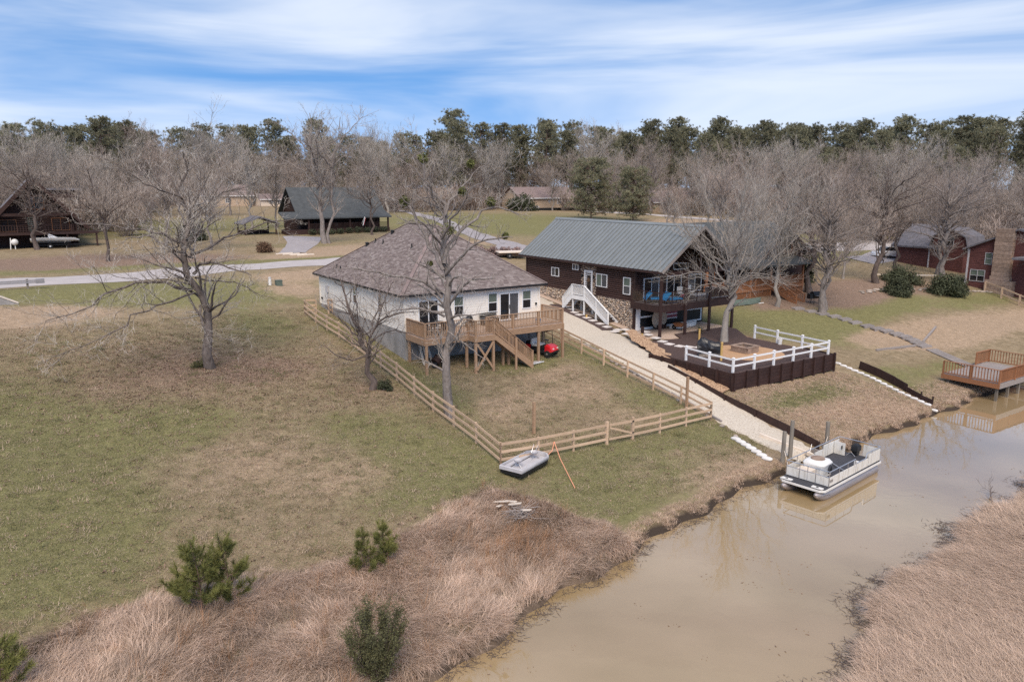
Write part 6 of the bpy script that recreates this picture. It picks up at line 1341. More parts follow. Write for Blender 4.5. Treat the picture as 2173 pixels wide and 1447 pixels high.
t = thing('utility_pedestal', 'white round utility pedestal on the grass near the road', 'utility box', (20.38,69.1,gz(20.38,69.1)), local=True); MB().lathe((0,0,-.1), [(.13,0),(.13,.75),(.1,.82)], 10).build('body', M['gel'], t); MB().lathe((0,0,.6), [(.14,0),(.14,.08)], 10).build('band', M['boatgrey'], t)
t = thing('utility_box', 'low dark green utility box beside the white pedestal', 'utility box', (21.1,68.9,gz(21.1,68.9)), local=True); MB().box((0,0,.2),(.55,.5,.5)).build('body', M['greentarp'], t); MB().box((0,0,.47),(.6,.55,.05)).build('lid', M['greentarp'], t)
t = thing('flatbed_trailer', 'cream topped flatbed trailer behind the white house', 'trailer', (51.8,76.6,gz(51.8,76.6)), R(-20), local=True)
MB().box((0,0,.75),(3.6,2.2,.12)).build('bed', M['cream'], t); MB().box((0,0,.5),(3.4,.9,.3)).build('frame', M['chim'], t); wheel(t, (-.5,-1.0,.33), .33, .2); wheel(t, (-.5,1.0,.33), .33, .2)
o = MB().tube([(56.2,75.5,gz(56,75.5)-.2),(56.2,75.5,gz(56,75.5)+2.6)], .05, 6).build('white_pole', M['gel']); tag(o, 'thin white pole behind the log house roof corner', 'pole')
for k in range(4):
    x, y = 23.0+.9*k, 88.2-.9*k; 
for k in range(4): o = beam('plank_step', (28.4+.5*k,93.2-1.1*k,gz(28,92)+.1), (30.4+.5*k,93.0-1.1*k,gz(30,92)+.1), .5, .1, M['cream']); tag(o, ORD[k]+' pale plank step from the house end of the path across the road', 'step', 'plank steps by the road')
drape('porch_path', [(30.5,93.5),(33.5,100),(37,108),(40,117)], [3.2,3.4,4.5,6], M['drive'], .08, 1.2)

# ------------------------------------------------------------------ hero trees
def pxl(bx, by, s):
    def f(rd, *pts): return LB(rd, *[((p[0]-bx)/s, (by-p[1])/s, p[2] if len(p) > 2 else 0) for p in pts])
    return f
OAKS = [dict(n=1.7, ang=.8, angv=.3, ln=.38, lmin=.7, lmax=3.2, t0=.18, K=6, wob=.22, up=.16, grav=.03, rr=.45, rmin=.012, sides=5),
        dict(n=3.2, ang=.75, angv=.3, ln=.48, lmin=.4, lmax=1.8, t0=.12, K=5, wob=.22, up=.14, grav=.03, rr=.5, rmin=.0085, sides=3),
        dict(n=3.8, ang=.7, angv=.3, ln=.5, lmin=.25, lmax=1.0, t0=.08, K=4, wob=.22, up=.12, grav=.03, rr=.55, rmin=.0065, sides=2),
        dict(n=3.2, ang=.7, angv=.3, ln=.55, lmin=.18, lmax=.6, t0=.1, K=3, wob=.2, up=.1, grav=.03, rr=.7, rmin=.0055, sides=2)]
# big spreading oak on the left lawn
q0_ = pxl(446, 780, 34.9)
def q(rd, *p): return q0_([r if p[0][1] > 785 else r*.74 for r in rd], *p)
T1 = [q([.235,.205,.185,.15,.12,.07,.03], (446,790), (441,700), (434,640), (430,600), (427,545), (419,489,.3), (421,430,.2), (428,360,0)),
 q([.17,.14,.11,.07,.03], (424,625), (400,608,-.4), (348,606,-.9), (303,616,-1.2), (262,652,-1.6), (200,672,-2)),
 q([.16,.12,.09,.05], (424,582), (389,549,.6), (355,532,1.4), (315,522,2), (270,530,2.6)), q([.14,.10,.06,.03], (424,540), (400,512,-1), (350,500,-2), (290,488,-3)),
 q([.16,.12,.08,.04], (430,592), (463,567,-1), (505,566,-1.8), (560,585,-2.4)), q([.15,.11,.07,.03], (428,555), (478,526,1.2), (523,504,2), (590,490,2.6)),
 q([.14,.10,.06,.03], (428,545), (452,505,-1), (455,470,-1.6), (464,425,-2)), q([.13,.09,.06,.03], (421,500), (400,460,1), (374,440,2), (335,405,2.4)),
 q([.11,.08,.05,.02], (436,655), (456,672,-1.4), (480,695,-2.4), (540,705,-3)), q([.12,.08,.05,.03], (428,630), (380,650,-2.4), (330,690,-3.6), (260,720,-4.4)), q([.10,.07,.04,.02], (432,600), (490,618,1.5), (520,645,2.2), (545,660,2.6)),
 q([.11,.08,.05,.02], (421,470), (470,440,1.6), (510,420,2.6), (555,395,3)), q([.10,.07,.04,.02], (422,450), (385,420,-1.6), (355,390,-2.2), (320,370,-2.4)), q([.12,.08,.05,.02], (427,560), (400,530,3), (380,500,4.5), (370,470,6)), q([.12,.08,.05,.02], (428,560), (450,540,-3), (470,520,-4.5), (490,480,-6))]
tm, cm, _, _ = bare_meshes(101, T1, [dict(OAKS[0], n=2.4), dict(OAKS[1], n=3.6), OAKS[2], OAKS[3]], M['barkmix'], M['twigpale'], 10)
place_tree('oak_tree', 'large spreading leafless tree standing alone on the left lawn', 'tree', (10.15,47.7,gz(10.15,47.7)), tm, cm, 0, (1.17,1.17,1.06))
# centre tree in front of the white house
q = pxl(951, 885, 37.9)
T2 = [q([.25,.235,.215,.20,.17,.13,.09,.04], (951,892), (952,760), (951,690), (948,640), (945,586), (941,540,.2), (938,480,.3), (934,430,.4), (921,385,.4), (905,345,.4)),
 q([.13,.10,.07,.04], (940,630), (918,603,-.3), (897,588,-.6), (860,580,-1.2), (814,566,-1.6), (772,560,-2)), q([.12,.10,.07,.03], (953,648), (968,622,-.5), (993,594,-1), (1015,583,-1.4), (1050,582,-1.8)),
 q([.15,.12,.09,.05], (943,572), (921,527,.4), (897,488,.8), (877,456,1), (855,432,1.2), (822,425,1.4)), q([.15,.12,.08,.04], (945,560), (960,510,.6), (1007,468,1.2), (1043,444,1.6), (1098,462,2)),
 q([.13,.10,.07,.03], (948,580), (984,545,-.8), (1015,512,-1.4), (1055,499,-1.8), (1085,501,-2)), q([.11,.08,.05,.02], (939,470), (965,423,.6), (999,385,1), (1040,348,1.2)), q([.09,.06,.04,.02], (935,440), (921,400,-.8), (893,370,-1.2), (868,352,-1.4)),
 q([.10,.08,.05,.02], (944,668), (915,648,-.8), (873,645,-1.2), (834,651,-1.6), (800,672,-1.8)), q([.10,.07,.04,.02], (941,520), (905,470,-1.6), (880,430,-2.4), (850,395,-3)), q([.10,.07,.04,.02], (941,510), (980,440,-2), (1020,400,-3), (1065,375,-3.6)), q([.08,.05,.03], (950,700), (975,712,-.6), (1010,735,-1), (1030,750,-1.2))]
C2 = [dict(OAKS[0], n=2.1, ln=.36, lmax=2.4, wob=.25), dict(OAKS[1], n=3.4, ln=.46, lmax=1.4), dict(OAKS[2], n=3.6, lmax=.8), dict(OAKS[3], n=2.6, lmax=.4)]
tm, cm, _, _ = bare_meshes(102, T2, C2, M['bark'], M['twigpale'], 10, 1.25)
t2 = place_tree('tall_tree', 'tall grey leafless tree by the fence in front of the white house', 'tree', (20.15,36.0,gz(20.15,36)), tm, cm)
rg_ = np.random.default_rng(5)
for (px, py, d, r) in ((954,488,.2,.42),(1039,436,1.5,.3),(862,434,1.1,.32),(1070,498,-1.8,.2),(915,560,.3,.16),(983,415,.6,.28),(1000,360,1,.26),(905,350,.4,.3)):
    piece('mistletoe', mknp('mistletoe', [clumpball(rg_, C3((px-951)/37.9,(885-py)/37.9,d), r, 260, .07, None, '')], M['mistle'], False), t2)
# small twiggy tree by the left fence
q = pxl(790, 825, 35.7)
T3 = [q([.20,.16,.13,.1,.07,.03], (788,832), (784,770), (772,730), (760,698), (748,660), (738,620), (730,590)), q([.12,.1,.07,.03], (782,765), (785,725,-.2), (802,685,-.4), (835,662,-.6), (885,655,-.8)), q([.09,.07,.05,.02], (770,725), (745,700,.3), (715,675,.6), (690,650,.8)),
 q([.08,.06,.04,.02], (765,710), (770,670,-.5), (765,630,-.8), (772,595,-1)), q([.08,.06,.04,.02], (784,730), (800,715,.8), (830,705,1.2), (860,715,1.4)), q([.07,.05,.03], (780,750), (755,760,-.6), (725,745,-1), (705,725,-1.2)), q([.07,.05,.03], (800,690), (812,650,.4), (820,625,.7), (835,600,.9)), q([.07,.05,.03], (770,725), (790,690,1), (800,640,1.6), (790,600,1.8))]
C4 = [dict(OAKS[0], n=3.4, ln=.5, lmax=1.8, rmin=.010), dict(OAKS[1], n=4.6, ln=.5, lmax=1.1, rmin=.007), dict(OAKS[2], n=4.6, lmax=.55, rmin=.006)]
tm, cm, Pp, (p2, q2) = bare_meshes(103, T3, C4, M['barkdark'], M['twig'], 8)
t3 = place_tree('twiggy_tree', 'short twiggy leafless tree with dead leaves beside the left fence', 'tree', (17.8,41.0,gz(17.8,41)), tm, cm)
cc = p2[:, -1][::3]; piece('dead_leaves', mknp('dead_leaves', [quads(cc+rg_.normal(0,.1,cc.shape), nrm(rg_.normal(size=cc.shape)), .05, .035, rg_)], M['deadleaf'], False), t3)
# vase shaped tree on the patio
q = pxl(1543, 722, 26.8)
T4 = [q([.30,.235,.215,.18,.12,.08,.03], (1541,730), (1541,660), (1546,612), (1552,575), (1558,500,.3), (1560,420,.2), (1558,340,0), (1556,295))]
rgt = np.random.default_rng(44)
for k in range(17):
    a = k*2.4; h0 = rgt.uniform(4.0, 7.0); sp_r = rgt.uniform(2.2, 6.0); top = rgt.uniform(10.5, 15.8)*(1.08-.045*sp_r); ca, sa = math.cos(a)*sp_r, math.sin(a)*sp_r
    T4.append(LB([.11,.08,.05,.02], (.15,h0,0), (ca*.35+.1,h0+(top-h0)*.30,sa*.35), (ca*.72,h0+(top-h0)*.66,sa*.72), (ca,top,sa)))
for k in range(9):
    a = 2.2+k*.52; L = rgt.uniform(3.8, 6.2); ca, sa = math.cos(a)*L, math.sin(a)*L; h0 = rgt.uniform(4.3,5.6); T4.append(LB([.06,.045,.03,.012], (.1,h0,0), (ca*.4,h0+1.0,sa*.4), (ca*.75,h0+.9,sa*.75), (ca,h0+.35,sa)))
C5 = [dict(OAKS[0], n=2.3, ang=.5, ln=.38, lmax=2.6, wob=.08, up=.2, rmin=.012, sides=4), dict(OAKS[1], n=2.8, ang=.5, ln=.5, lmax=1.6, wob=.09, up=.15, rmin=.0065), dict(OAKS[2], n=2.2, ang=.5, lmax=.8, wob=.1, rmin=.006, sides=2)]
tm, cm, _, _ = bare_meshes(104, T4, C5, M['barkpale'], M['twigpale'], 9, 1.3)
place_tree('vase_shaped_tree', 'pale trunked vase shaped leafless tree growing through the mulch patio', 'tree', (47.35,39.75,PZ-.05), tm, cm, 0, (.95,.95,.87))
# twin trunk tree across the road
q = pxl(695, 517, 14.9)
T5 = [q([.38,.30,.25,.19,.12,.05], (690,522), (687,480), (684,440), (682,400), (675,330,.6), (668,250,1)), q([.32,.26,.2,.14,.05], (700,522), (703,470,.4), (706,430,.5), (716,350,.2), (735,260,-.4))]
for k in range(16):
    a = k*2.4+.5; h0 = rgt.uniform(7, 12.5); L = rgt.uniform(4, 7.5); top = h0+rgt.uniform(.5, 1.1)*L; x = -1.2 if k % 2 else .8; T5.append(LB([.17,.12,.08,.03], (x,h0,.4), (x+math.cos(a)*L*.4,h0+(top-h0)*.5,math.sin(a)*L*.4), (x+math.cos(a)*L*.75,h0+(top-h0)*.8,math.sin(a)*L*.75), (x+math.cos(a)*L,min(top,18.5),math.sin(a)*L)))
C6 = [dict(OAKS[0], n=1.7, ln=.4, rmin=.022), dict(OAKS[1], n=2.3, ln=.45, lmax=2, rmin=.015), dict(OAKS[2], n=2.4, lmax=1.1, rmin=.011, sides=2)]
tm5, cm5, _, _ = bare_meshes(105, T5, C6, M['bark'], M['twigpale'], 8, 1.3)
place_tree('twin_trunk_tree', 'tall twin trunked leafless tree before the green roofed house', 'tree', (39.4,105,gz(39.4,105)), tm5, cm5)
# wide rugged form for the right hand yards
T6 = [LB([.40,.32,.27,.19,.11,.04], (0,-.3,0), (-.1,3,.1), (.15,6,.1), (.1,9,.3), (-.4,12.5,0), (-.2,16,0))]
for k in range(15):
    a = k*2.4; h0 = rgt.uniform(4.8, 11); L = rgt.uniform(4.2, 7.8)*(1.2-.03*h0); top = h0+rgt.uniform(.25, .9)*L; T6.append(LB([.16,.12,.08,.03], (.1,h0,.1), (math.cos(a)*L*.38,h0+(top-h0)*.55,math.sin(a)*L*.38), (math.cos(a)*L*.72,h0+(top-h0)*.75,math.sin(a)*L*.72), (math.cos(a)*L,top,math.sin(a)*L)))
C7 = [dict(OAKS[0], n=1.8, ln=.42, rmin=.018), dict(OAKS[1], n=2.5, ln=.48, lmax=1.9, rmin=.011), dict(OAKS[2], n=2.7, lmax=1.0, rmin=.008, sides=2)]
YARD = [bare_meshes(106, T6, C7, M['bark'], M['twigpink'], 9, 1.4)[:2], bare_meshes(107, T6, C7, M['barkdark'], M['twig'], 9, 1.4)[:2]]
# each yard tree with its own words
YT = [('slender straight leafless tree beside the cedar deck stairs', 63.2,46.9, GEN[1], .60, .3), ('grey leafless tree nearest the timber steps on the right lawn', 66.1,43.7, YARD[0], .80, 1.2), ('slimmer leafless trunk just behind the one nearest the timber steps', 67.6,44.4, GEN[0], .64, 2.0),
  ('thick dark leafless oak behind the smoker grill', 72.5,49.8, YARD[1], .84, 2.6), ('dark leafless tree rising from the evergreen bush on the right lawn', 85.6,50.0, YARD[1], .84, 4.0), ('broad leafless tree leaning over the bush beside the brick garage', 94.0,46.9, YARD[0], .92, 5.2),
  ('thin young leafless tree on the leaf litter of the right lawn', 83.4,52.9, GEN[4], .62, .8), ('leafless tree between the white car and the brick garage', 98.3,55.0, GEN[2], .72, 1.7), ('tall leafless tree behind the cedar cabin roof', 79,68, GEN[3], .75, 2.9),
  ('leafless tree leaning before the left gabled lodge', 4.5,110.3, YARD[1], .68, 3.3), ('leafless roadside tree on the leaf litter right of the lodge', 10.2,93.2, GEN[2], .62, 4.4), ('slim leafless tree on the far side of the road behind the big lawn tree', 22.5,101, GEN[0], .6, 5.0),
  ('leafless tree at the far end of the winding driveway', 82,176, GEN[1], .95, .6), ('thin leafless tree before the long tan brick house', 133.5,176.5, GEN[4], .95, 2.2), ('leafless tree standing between the two pale brick houses', 146,150, GEN[0], .95, 3.0),
  ('leafless tree behind the brick garage roof', 122,58, YARD[0], .85, .9), ('leafless tree behind the red brick house chimney', 118,46, GEN[3], .78, 2.4), ('leafless tree at the far right beyond the brick house', 126,38, YARD[1], .85, 4.7), ('leafless tree beside the pale side road', 113,92, GEN[2], .8, 1.1), ('leafless tree on the grass right of the side road', 132,80, GEN[0], .74, 3.9),
  ('leafless tree close before the brick garage wall', 100.5,50.5, YARD[0], .72, 3.0), ('leafless tree close behind the rail fence at the right edge', 99,37.5, GEN[0], .6, 1.0), ('leafless tree behind the cedar cabin on the right', 93,74, GEN[4], .85, 5.5), ('leafless tree across the road behind the white car', 121,77, GEN[3], .72, 2.0), ('leafless tree left of the gabled lodge path', 19.5,112, GEN[3], .62, 1.0), ('leafless tree just right of the far left carport', 36.5,133, GEN[1], .66, 2.8)]
for lab, x, y, (tmm, cmm), sc, rz in YT: place_tree('bare_tree', lab, 'tree', (x,y,gz(x,y)-.05), tmm, cmm, rz, sc)
# ------------------------------------------------------------------ wood behind
def polar(bear, dist):
    p = Vector((math.sin(bear+YAW), math.cos(bear+YAW), 0))*dist; return p.x, p.y
rf_ = np.random.default_rng(77)
HOUSE = [(137,188,14,9),(162,158,16,9),(60,253,13,8),(76,246,9,7),(49,126,13,10),(5,120,10,12),(35,124,7,7),(139,118,8,50),(80,140,14,44)]
def clear(x, y): return all(((x-a)/w)**2+((y-b)/h)**2 > 1 for a,b,w,h in HOUSE)
kk = 0
def edge_dist(deg): return float(np.interp(deg, [-40,-26,-24.5,-14.5,-12,-9,-3,2,8,14,20,34,44], [128,134,266,266,190,205,222,228,215,190,150,132,128]))
nb_, np_ = 0, 0
for row in range(5):
    for i in range(34):
        deg = -41+84*(i+.5*(row % 2)+rf_.uniform(-.35,.35))/34; D = edge_dist(deg)+row*11+rf_.uniform(0,11)
        x, y = polar(R(deg), D)
        if not clear(x, y): continue
        g_ = GEN[int(rf_.integers(0,5))]; s = min(1.15, max(.5, (7+(397-(rf_.uniform(225,255) if rf_.random() < .1 and deg < 10 else rf_.uniform(264,325)))/1657*D)/24))
        place_tree('wood_tree', 'leafless tree in the wood behind the houses', 'tree', (x,y,gz(x,y)-.1), g_[0], g_[1], rf_.uniform(0,6.28), (s*rf_.uniform(.9,1.1),s,s), 'leafless trees in the wood'); nb_ += 1
for row in range(3):
    for i in range(46):
        if row == 2 and i < 26: continue
        deg = -41+84*(i+.5*row+rf_.uniform(-.4,.4))/46; D = edge_dist(deg)+float(np.interp(deg,[-40,-6,0,16,40],[38,30,16,72,88]))+row*22+rf_.uniform(0,16)
        x, y = polar(R(deg), D)
        if not clear(x, y): continue
        g_ = PINE[int(rf_.integers(0,4))]; s = min(1.22, max(.6, (7+(397-rf_.uniform(*((272,306) if deg < -5 else (248,288) if deg < 10 else (260,280))))/1657*D)/25.5))
        place_tree('wood_pine', 'tall pine in the wood behind the leafless trees', 'pine', (x,y,gz(x,y)-.1), g_[0], g_[1], rf_.uniform(0,6.28), (s,s,s), 'pines in the wood'); np_ += 1
for i in range(64):
    deg = rf_.uniform(-33,-9) if i < 40 else rf_.uniform(11.2,21); D = rf_.uniform(118,215) if i < 40 else rf_.uniform(120,205); x, y = polar(R(deg), D)
    if not clear(x, y) or (62 < x < 100 and 95 < y < 200) or (abs(y-81) < 8) or (-20 < deg < -17.5): continue
    g_ = GEN[int(rf_.integers(0,5))]; s = min(.95, max(.45, (7+(397-rf_.uniform(285,345))/1657*D)/24))
    place_tree('lawn_tree', 'leafless tree standing apart on the lawns round the far houses', 'tree', (x,y,gz(x,y)-.1), g_[0], g_[1], rf_.uniform(0,6.28), s, 'leafless trees round the far houses')
# pair of pines behind the log house
PB = [pine(41, 12.0, .06, 5.0, 1700, 22, .5, .03, M['needle'], clump=.9), pine(42, 10.6, .06, 4.6, 1400, 22, .5, .03, M['needle'], clump=.9)]
place_tree('pine_tree', 'dense broad pine left of the pair behind the log house roof', 'pine', (113.4,135.4,gz(113.4,135.4)), *PB[0], .4, 1.08); place_tree('pine_tree', 'slightly smaller dense pine right of the pair behind the log house', 'pine', (117.5,126,gz(117.5,126)), *PB[1], 1.7, 1.05)
# far wood as one mass, brush under the trees
src = source('far_tree_forms', [p[1] for p in PINE]+[g[1] for g in GEN[:3]])
pts = []; ro = []; sc_ = []; ix = []
for i in range(520):
    deg = rf_.uniform(-46,48); D = edge_dist(deg)+70+rf_.uniform(0,160); x, y = polar(R(deg), D)
    pts.append((x,y,gz(x,y))); ro.append((0,0,rf_.uniform(0,6.28))); s = rf_.uniform(.6,.8); sc_.append((s,s,s)); ix.append(int(rf_.integers(0,4)) if rf_.random() < .75 else 4+int(rf_.integers(0,3)))
scatter('far_wood', pts, ro, sc_, ix, src, 'far mixed pine wood along the horizon', 'wood')
def brushmesh(seed, mat, H=3.0, R_=2.2):
    rg2 = np.random.default_rng(seed); P = []; 
    for k in range(26):
        a = rg2.uniform(0,6.28); r = R_*rg2.uniform(.2,1); h = H*rg2.uniform(.5,1.1); P.append(smoothline([(r*.2*math.cos(a),r*.2*math.sin(a),0),(r*.6*math.cos(a),r*.6*math.sin(a),h*.6),(r*math.cos(a),r*math.sin(a),h)], 6, rg2, .08))
    P = np.array(P); Q = np.tile(np.linspace(.03,.01,6), (len(P),1)); a1 = kids(rg2, P, Q, 3.2, K=4, ln=.45, lmin=.4, lmax=1.4, rmin=.014, wob=.2); a2 = kids(rg2, *a1, 3.2, K=3, ln=.5, lmin=.3, lmax=.8, rmin=.011, wob=.2)
    return mknp('brush', [tubes(P,Q,3), tubes(*a1,2), tubes(*a2,2)], mat)
BR = [brushmesh(1,M['twig']), brushmesh(2,M['twigpink']), brushmesh(3,M['twigpink'],2.2,2.6)]
pts = []; ro = []; sc_ = []; ix = []
for i in range(1500):
    deg = rf_.uniform(-43,45); D = edge_dist(deg)+rf_.uniform(-4,90); x, y = polar(R(deg), D)
    if not clear(x, y): continue
    pts.append((x,y,gz(x,y))); ro.append((0,0,rf_.uniform(0,6.28))); s = rf_.uniform(1.0,2.6); sc_.append((s,s,s*.9)); ix.append(int(rf_.integers(0,3)))
scatter('woodland_brush', pts, ro, sc_, ix, source('brush_forms', BR), 'tangle of bare brush under the background wood', 'brush')
def evergreen(name, label, x, y, r, h, n, leaf, mat, seed, cat='bush', flat=.8, up=0, base=None):
    rg2 = np.random.default_rng(seed); t = thing(name, label, cat, (x,y,gz(x,y) if base is None else base), local=True)
    c = []
    for k in range(int(10+r*14)):
        d = nrm(rg2.normal(size=(1,3)))[0]; d[2] = abs(d[2]); p = d*np.array([r,r,h])*rg2.uniform(.45,.88); c.append(clumpball(rg2, p, r*.42, n//int(10+r*14), leaf, None, '', .8))
    piece('leaves', mknp('leaves', c, mat, False), t)
    st = MB()
    for k in range(5): a = k*1.26; st.tube([(0,0,-.1),(math.cos(a)*r*.4,math.sin(a)*r*.4,h*.75)], [.05,.015], 5)
    st.build('stems', M['barkdark'], t); return t
evergreen('evergreen_bush', 'dark evergreen bush at the foot of the dark tree on the right lawn', 82.6,45.6, 1.7,2.0,4600,.13,M['evergreen'],201)
evergreen('evergreen_bush', 'dark evergreen bush behind the leftmost bush of the right lawn', 89.5,49.0, 2.2,2.0,4600,.13,M['evergreen'],202)
evergreen('evergreen_bush', 'large round evergreen bush nearest the red brick house', 89.0,43.6, 2.2,2.5,6600,.13,M['evergreen'],203)
evergreen('evergreen_bush', 'small evergreen bush at the foot of the twiggy fence tree', 18.35,40.7, .55,.6,2600,.045,M['evergreen'],204)
evergreen('evergreen_bush', 'tuft of green growth at the foot of the large left lawn tree', 9.6,48.0, .5,.55,1500,.045,M['shrubleaf'],205)
evergreen('evergreen_bush', 'dark evergreen bush left of the long tan brick house', 123.5,178, 4.2,4.6,4200,.32,M['evergreen'],206); evergreen('evergreen_bush', 'dark evergreen bush behind the large lawn tree across the road', 24,118, 2.2,2.6,3200,.18,M['evergreen'],207)
evergreen('cedar_bush', 'grey green cedar behind the cedar deck roof', 77.5,54.5, 1.8,4.6,5200,.14,M['evergreen'],208,'cedar'); evergreen('evergreen_bush', 'low round bush by the plank steps of the far path', 27.8,96, 1.3,1.2,1600,.12,M['deadleaf'],209)
for i, x in enumerate(np.arange(47.5,58.5,1.55)):
    o = evergreen('hydrangea_bush', ORD[i]+' dry pinkish hydrangea from the left in the hedge between the houses', float(x),82.6-.28*i-3.4, .95,1.25,1500,.10,M['hedge'],220+i); o['group'] = 'hydrangea hedge'
# mistletoe and needles near: saplings
def sapling(name, label, x, y, H, r, seed, mat, leaders=1):
    rg2 = np.random.default_rng(seed); t = thing(name, label, 'pine', (x,y,gz(x,y)), local=True); P = []; Q = []
    tr = smoothline([(0,0,-.1),(rg2.normal(0,.05),rg2.normal(0,.05),H*.5),(rg2.normal(0,.1),rg2.normal(0,.1),H)], 6, rg2); P.append(tr); Q.append(np.linspace(H*.016,.012,6)); bt_ = [tr]
    nw = int(H*3.4)
    for w in range(nw):
        h = H*(.12+.82*w/nw); L = r*(1.02-.78*(w/nw))*rg2.uniform(.75,1.1)
        for k in range(rg2.integers(4,6)):
            a = rg2.uniform(0,6.28); b = smoothline([(0,0,h),(math.cos(a)*L*.55,math.sin(a)*L*.55,h+L*.22),(math.cos(a)*L*.92,math.sin(a)*L*.92,h+L*.62)], 6, rg2, .015); b[:,:2] += np.interp(h,tr[:,2],tr[:,0]),np.interp(h,tr[:,2],tr[:,1]); P.append(b); Q.append(np.linspace(.014,.006,6)); bt_.append(b)
    P = np.array(P); Q = np.array(Q); s1 = kids(rg2, P[1:], Q[1:], 3.6, ang=.6, K=6, ln=.45, lmin=.14, lmax=.5, t0=.3, rmin=.005, up=.35, grav=.06); allb = np.concatenate([P, s1[0]])
    m = len(allb); per = 46; L_ = np.linalg.norm(np.diff(allb,axis=1),axis=2).sum(1); cnt = np.maximum(10,(L_*190).astype(int)); ix_ = np.repeat(np.arange(m),cnt); tt = .25+.75*rg2.random(len(ix_))
    sgm = tt*5; i0 = np.minimum(sgm.astype(int),4); fr = (sgm-i0)[:,None]; c = allb[ix_,i0]*(1-fr)+allb[ix_,i0+1]*fr; tn = nrm(allb[ix_,i0+1]-allb[ix_,i0]); dd = nrm(tn*.9+nrm(rg2.normal(size=c.shape))*.75); sd = nrm(np.cross(dd,rg2.normal(size=c.shape)))*.0065; le = rg2.uniform(.12,.21,len(c))[:,None]
    V = np.stack([c-sd,c+sd,c+dd*le+sd*.4,c+dd*le-sd*.4],1).reshape(-1,3)
    piece('trunk', mknp('trunk',[tubes(P,Q,5),tubes(*s1,3)],M['pinebark']), t); piece('crown', mknp('crown',[(V,np.arange(len(V)).reshape(-1,4))],mat,False), t); return t
sapling('pine_sapling', 'taller left young pine of the near pair in the dry grass', 4.3,24.3, 2.75,1.1, 301, M['needle2']); sapling('pine_sapling', 'right young pine with bare stem of the near pair', 5.25,24.55, 2.6,1.0, 302, M['needle2'])
sapling('pine_sapling', 'slim yellowish young pine beside the brush covered bank', 10.0,24.3, 1.9,.55, 303, M['needle2']); sapling('pine_sapling', 'fuller green young pine right of the slim yellowish one', 10.85,24.55, 1.85,.75, 304, M['needle2'])
sapling('pine_sapling', 'young pine cut off by the lower left corner', -1.2,23.6, 1.7,1.0, 305, M['needle2'])
# olive shrub at the bottom
t = thing('oak_shrub', 'dense olive green shrub at the bottom of the bank', 'shrub', (8.05,19.05,gz(8.05,19.05)), local=True)
rg2 = np.random.default_rng(310); P = []
for k in range(34):
    a = rg2.uniform(0,6.28); r = rg2.uniform(.15,1.0); P.append(smoothline([(0,0,-.1),(r*.6*math.cos(a),r*.6*math.sin(a),1.1),(r*math.cos(a),r*math.sin(a),rg2.uniform(1.9,2.75)*(1.1-.3*r))],6,rg2,.03))
P = np.array(P); Q = np.tile(np.linspace(.02,.006,6),(len(P),1)); s1 = kids(rg2,P,Q,6,ang=.6,K=5,ln=.28,lmin=.2,lmax=.6,t0=.1,rmin=.004,up=.4); ab = s1[0].reshape(-1,3); ab = np.repeat(ab,9,0)+rg2.normal(0,.05,(len(ab)*9,3))
piece('stems', mknp('stems',[tubes(P,Q,4),tubes(*s1,3)],M['barkdark']), t); piece('leaves', mknp('leaves',[quads(ab,nrm(rg2.normal(size=ab.shape)+np.array([0,0,.6])),.035,.014,rg2)],M['shrubleaf'],False), t)
# ------------------------------------------------------------------ grass
def shy(x): return np.interp(x,*zip(*SH))+.22*np.sin(x*.9)+.13*np.sin(x*2.3+1)
def opy(x): return np.interp(x,*zip(*OP))+.3*np.sin(x*.7+2)+.18*np.sin(x*2.1)
def tuft(n, L, w, mat, lean, db, r0): return blades(n, L, w, r0/.05, lean, mat, 5, curl=.95, dirbias=db)
tall = source('tall_grass_forms', [tuft(30,.85,.014,M['drygrass'],.9,0,.22) for _ in range(4)]+[tuft(30,.75,.015,M['drygrass2'],1.1,0,.24) for _ in range(3)]+[blades(26,.6,.014,4,1.0,M['drygrass'],4,curl=1.0) for _ in range(2)]+[tuft(30,.7,.015,M['browngrass'],1.1,0,.24) for _ in range(2)]+[blades(30,.4,.016,4,1.0,M['weedgreen'],3)]+[blades(24,1.0,.011,2.5,.4,M['rustgrass'],4,curl=.5)])
x = rg_.uniform(-9,20.6,60000); y = rg_.uniform(12,29,60000); ed = np.interp(x,*zip(*EDGE)); ok = (y > shy(x)+.16+.12*np.sin(x*2.7)) & (y < ed+rg_.normal(0,.25,60000)+.3*np.sin(x*2.2)); x, y = x[ok], y[ok]
x, y = x[:16500], y[:16500]; n = len(x); cl = np.sin(x*2.3+1.7*np.sin(y*1.9))*np.cos(y*2.6+np.sin(x*1.2)); drop = rg_.random(n) < np.clip(cl*-.55,0,.5); x, y, cl = x[~drop], y[~drop], cl[~drop]; n = len(x)
s = .78*(rg_.uniform(.65,1.2,n)+.22*cl)*np.clip((np.interp(x,*zip(*EDGE))-y)*.8+.55,.5,1); rust = .03+.30*np.exp(-((x-15.8)/1.8)**2-((y-23.6)/1.6)**2)
idx = rg_.integers(0,9,n); bz = np.sin(x*.9+2*np.sin(y*.7))*np.cos(y*1.1-x*.4)+.9*np.exp(-((x-17.2)/1.6)**2-((y-25.2)/1.4)**2); idx = np.where(rg_.random(n) < np.clip(.12+.55*bz,.04,.75), rg_.integers(9,11,n), idx); idx = np.where(rg_.random(n) < np.clip(.5*np.sin(x*1.3-1)*np.sin(y*1.7+x)-.22,.01,.25), 11, idx); idx = np.where(rg_.random(n) < rust, 12, idx); dirn = R(-70)+1.5*np.sin(x*.55+.8*np.sin(y*.9))+1.1*np.cos(y*.8-x*.3)+rg_.normal(0,.35,n)
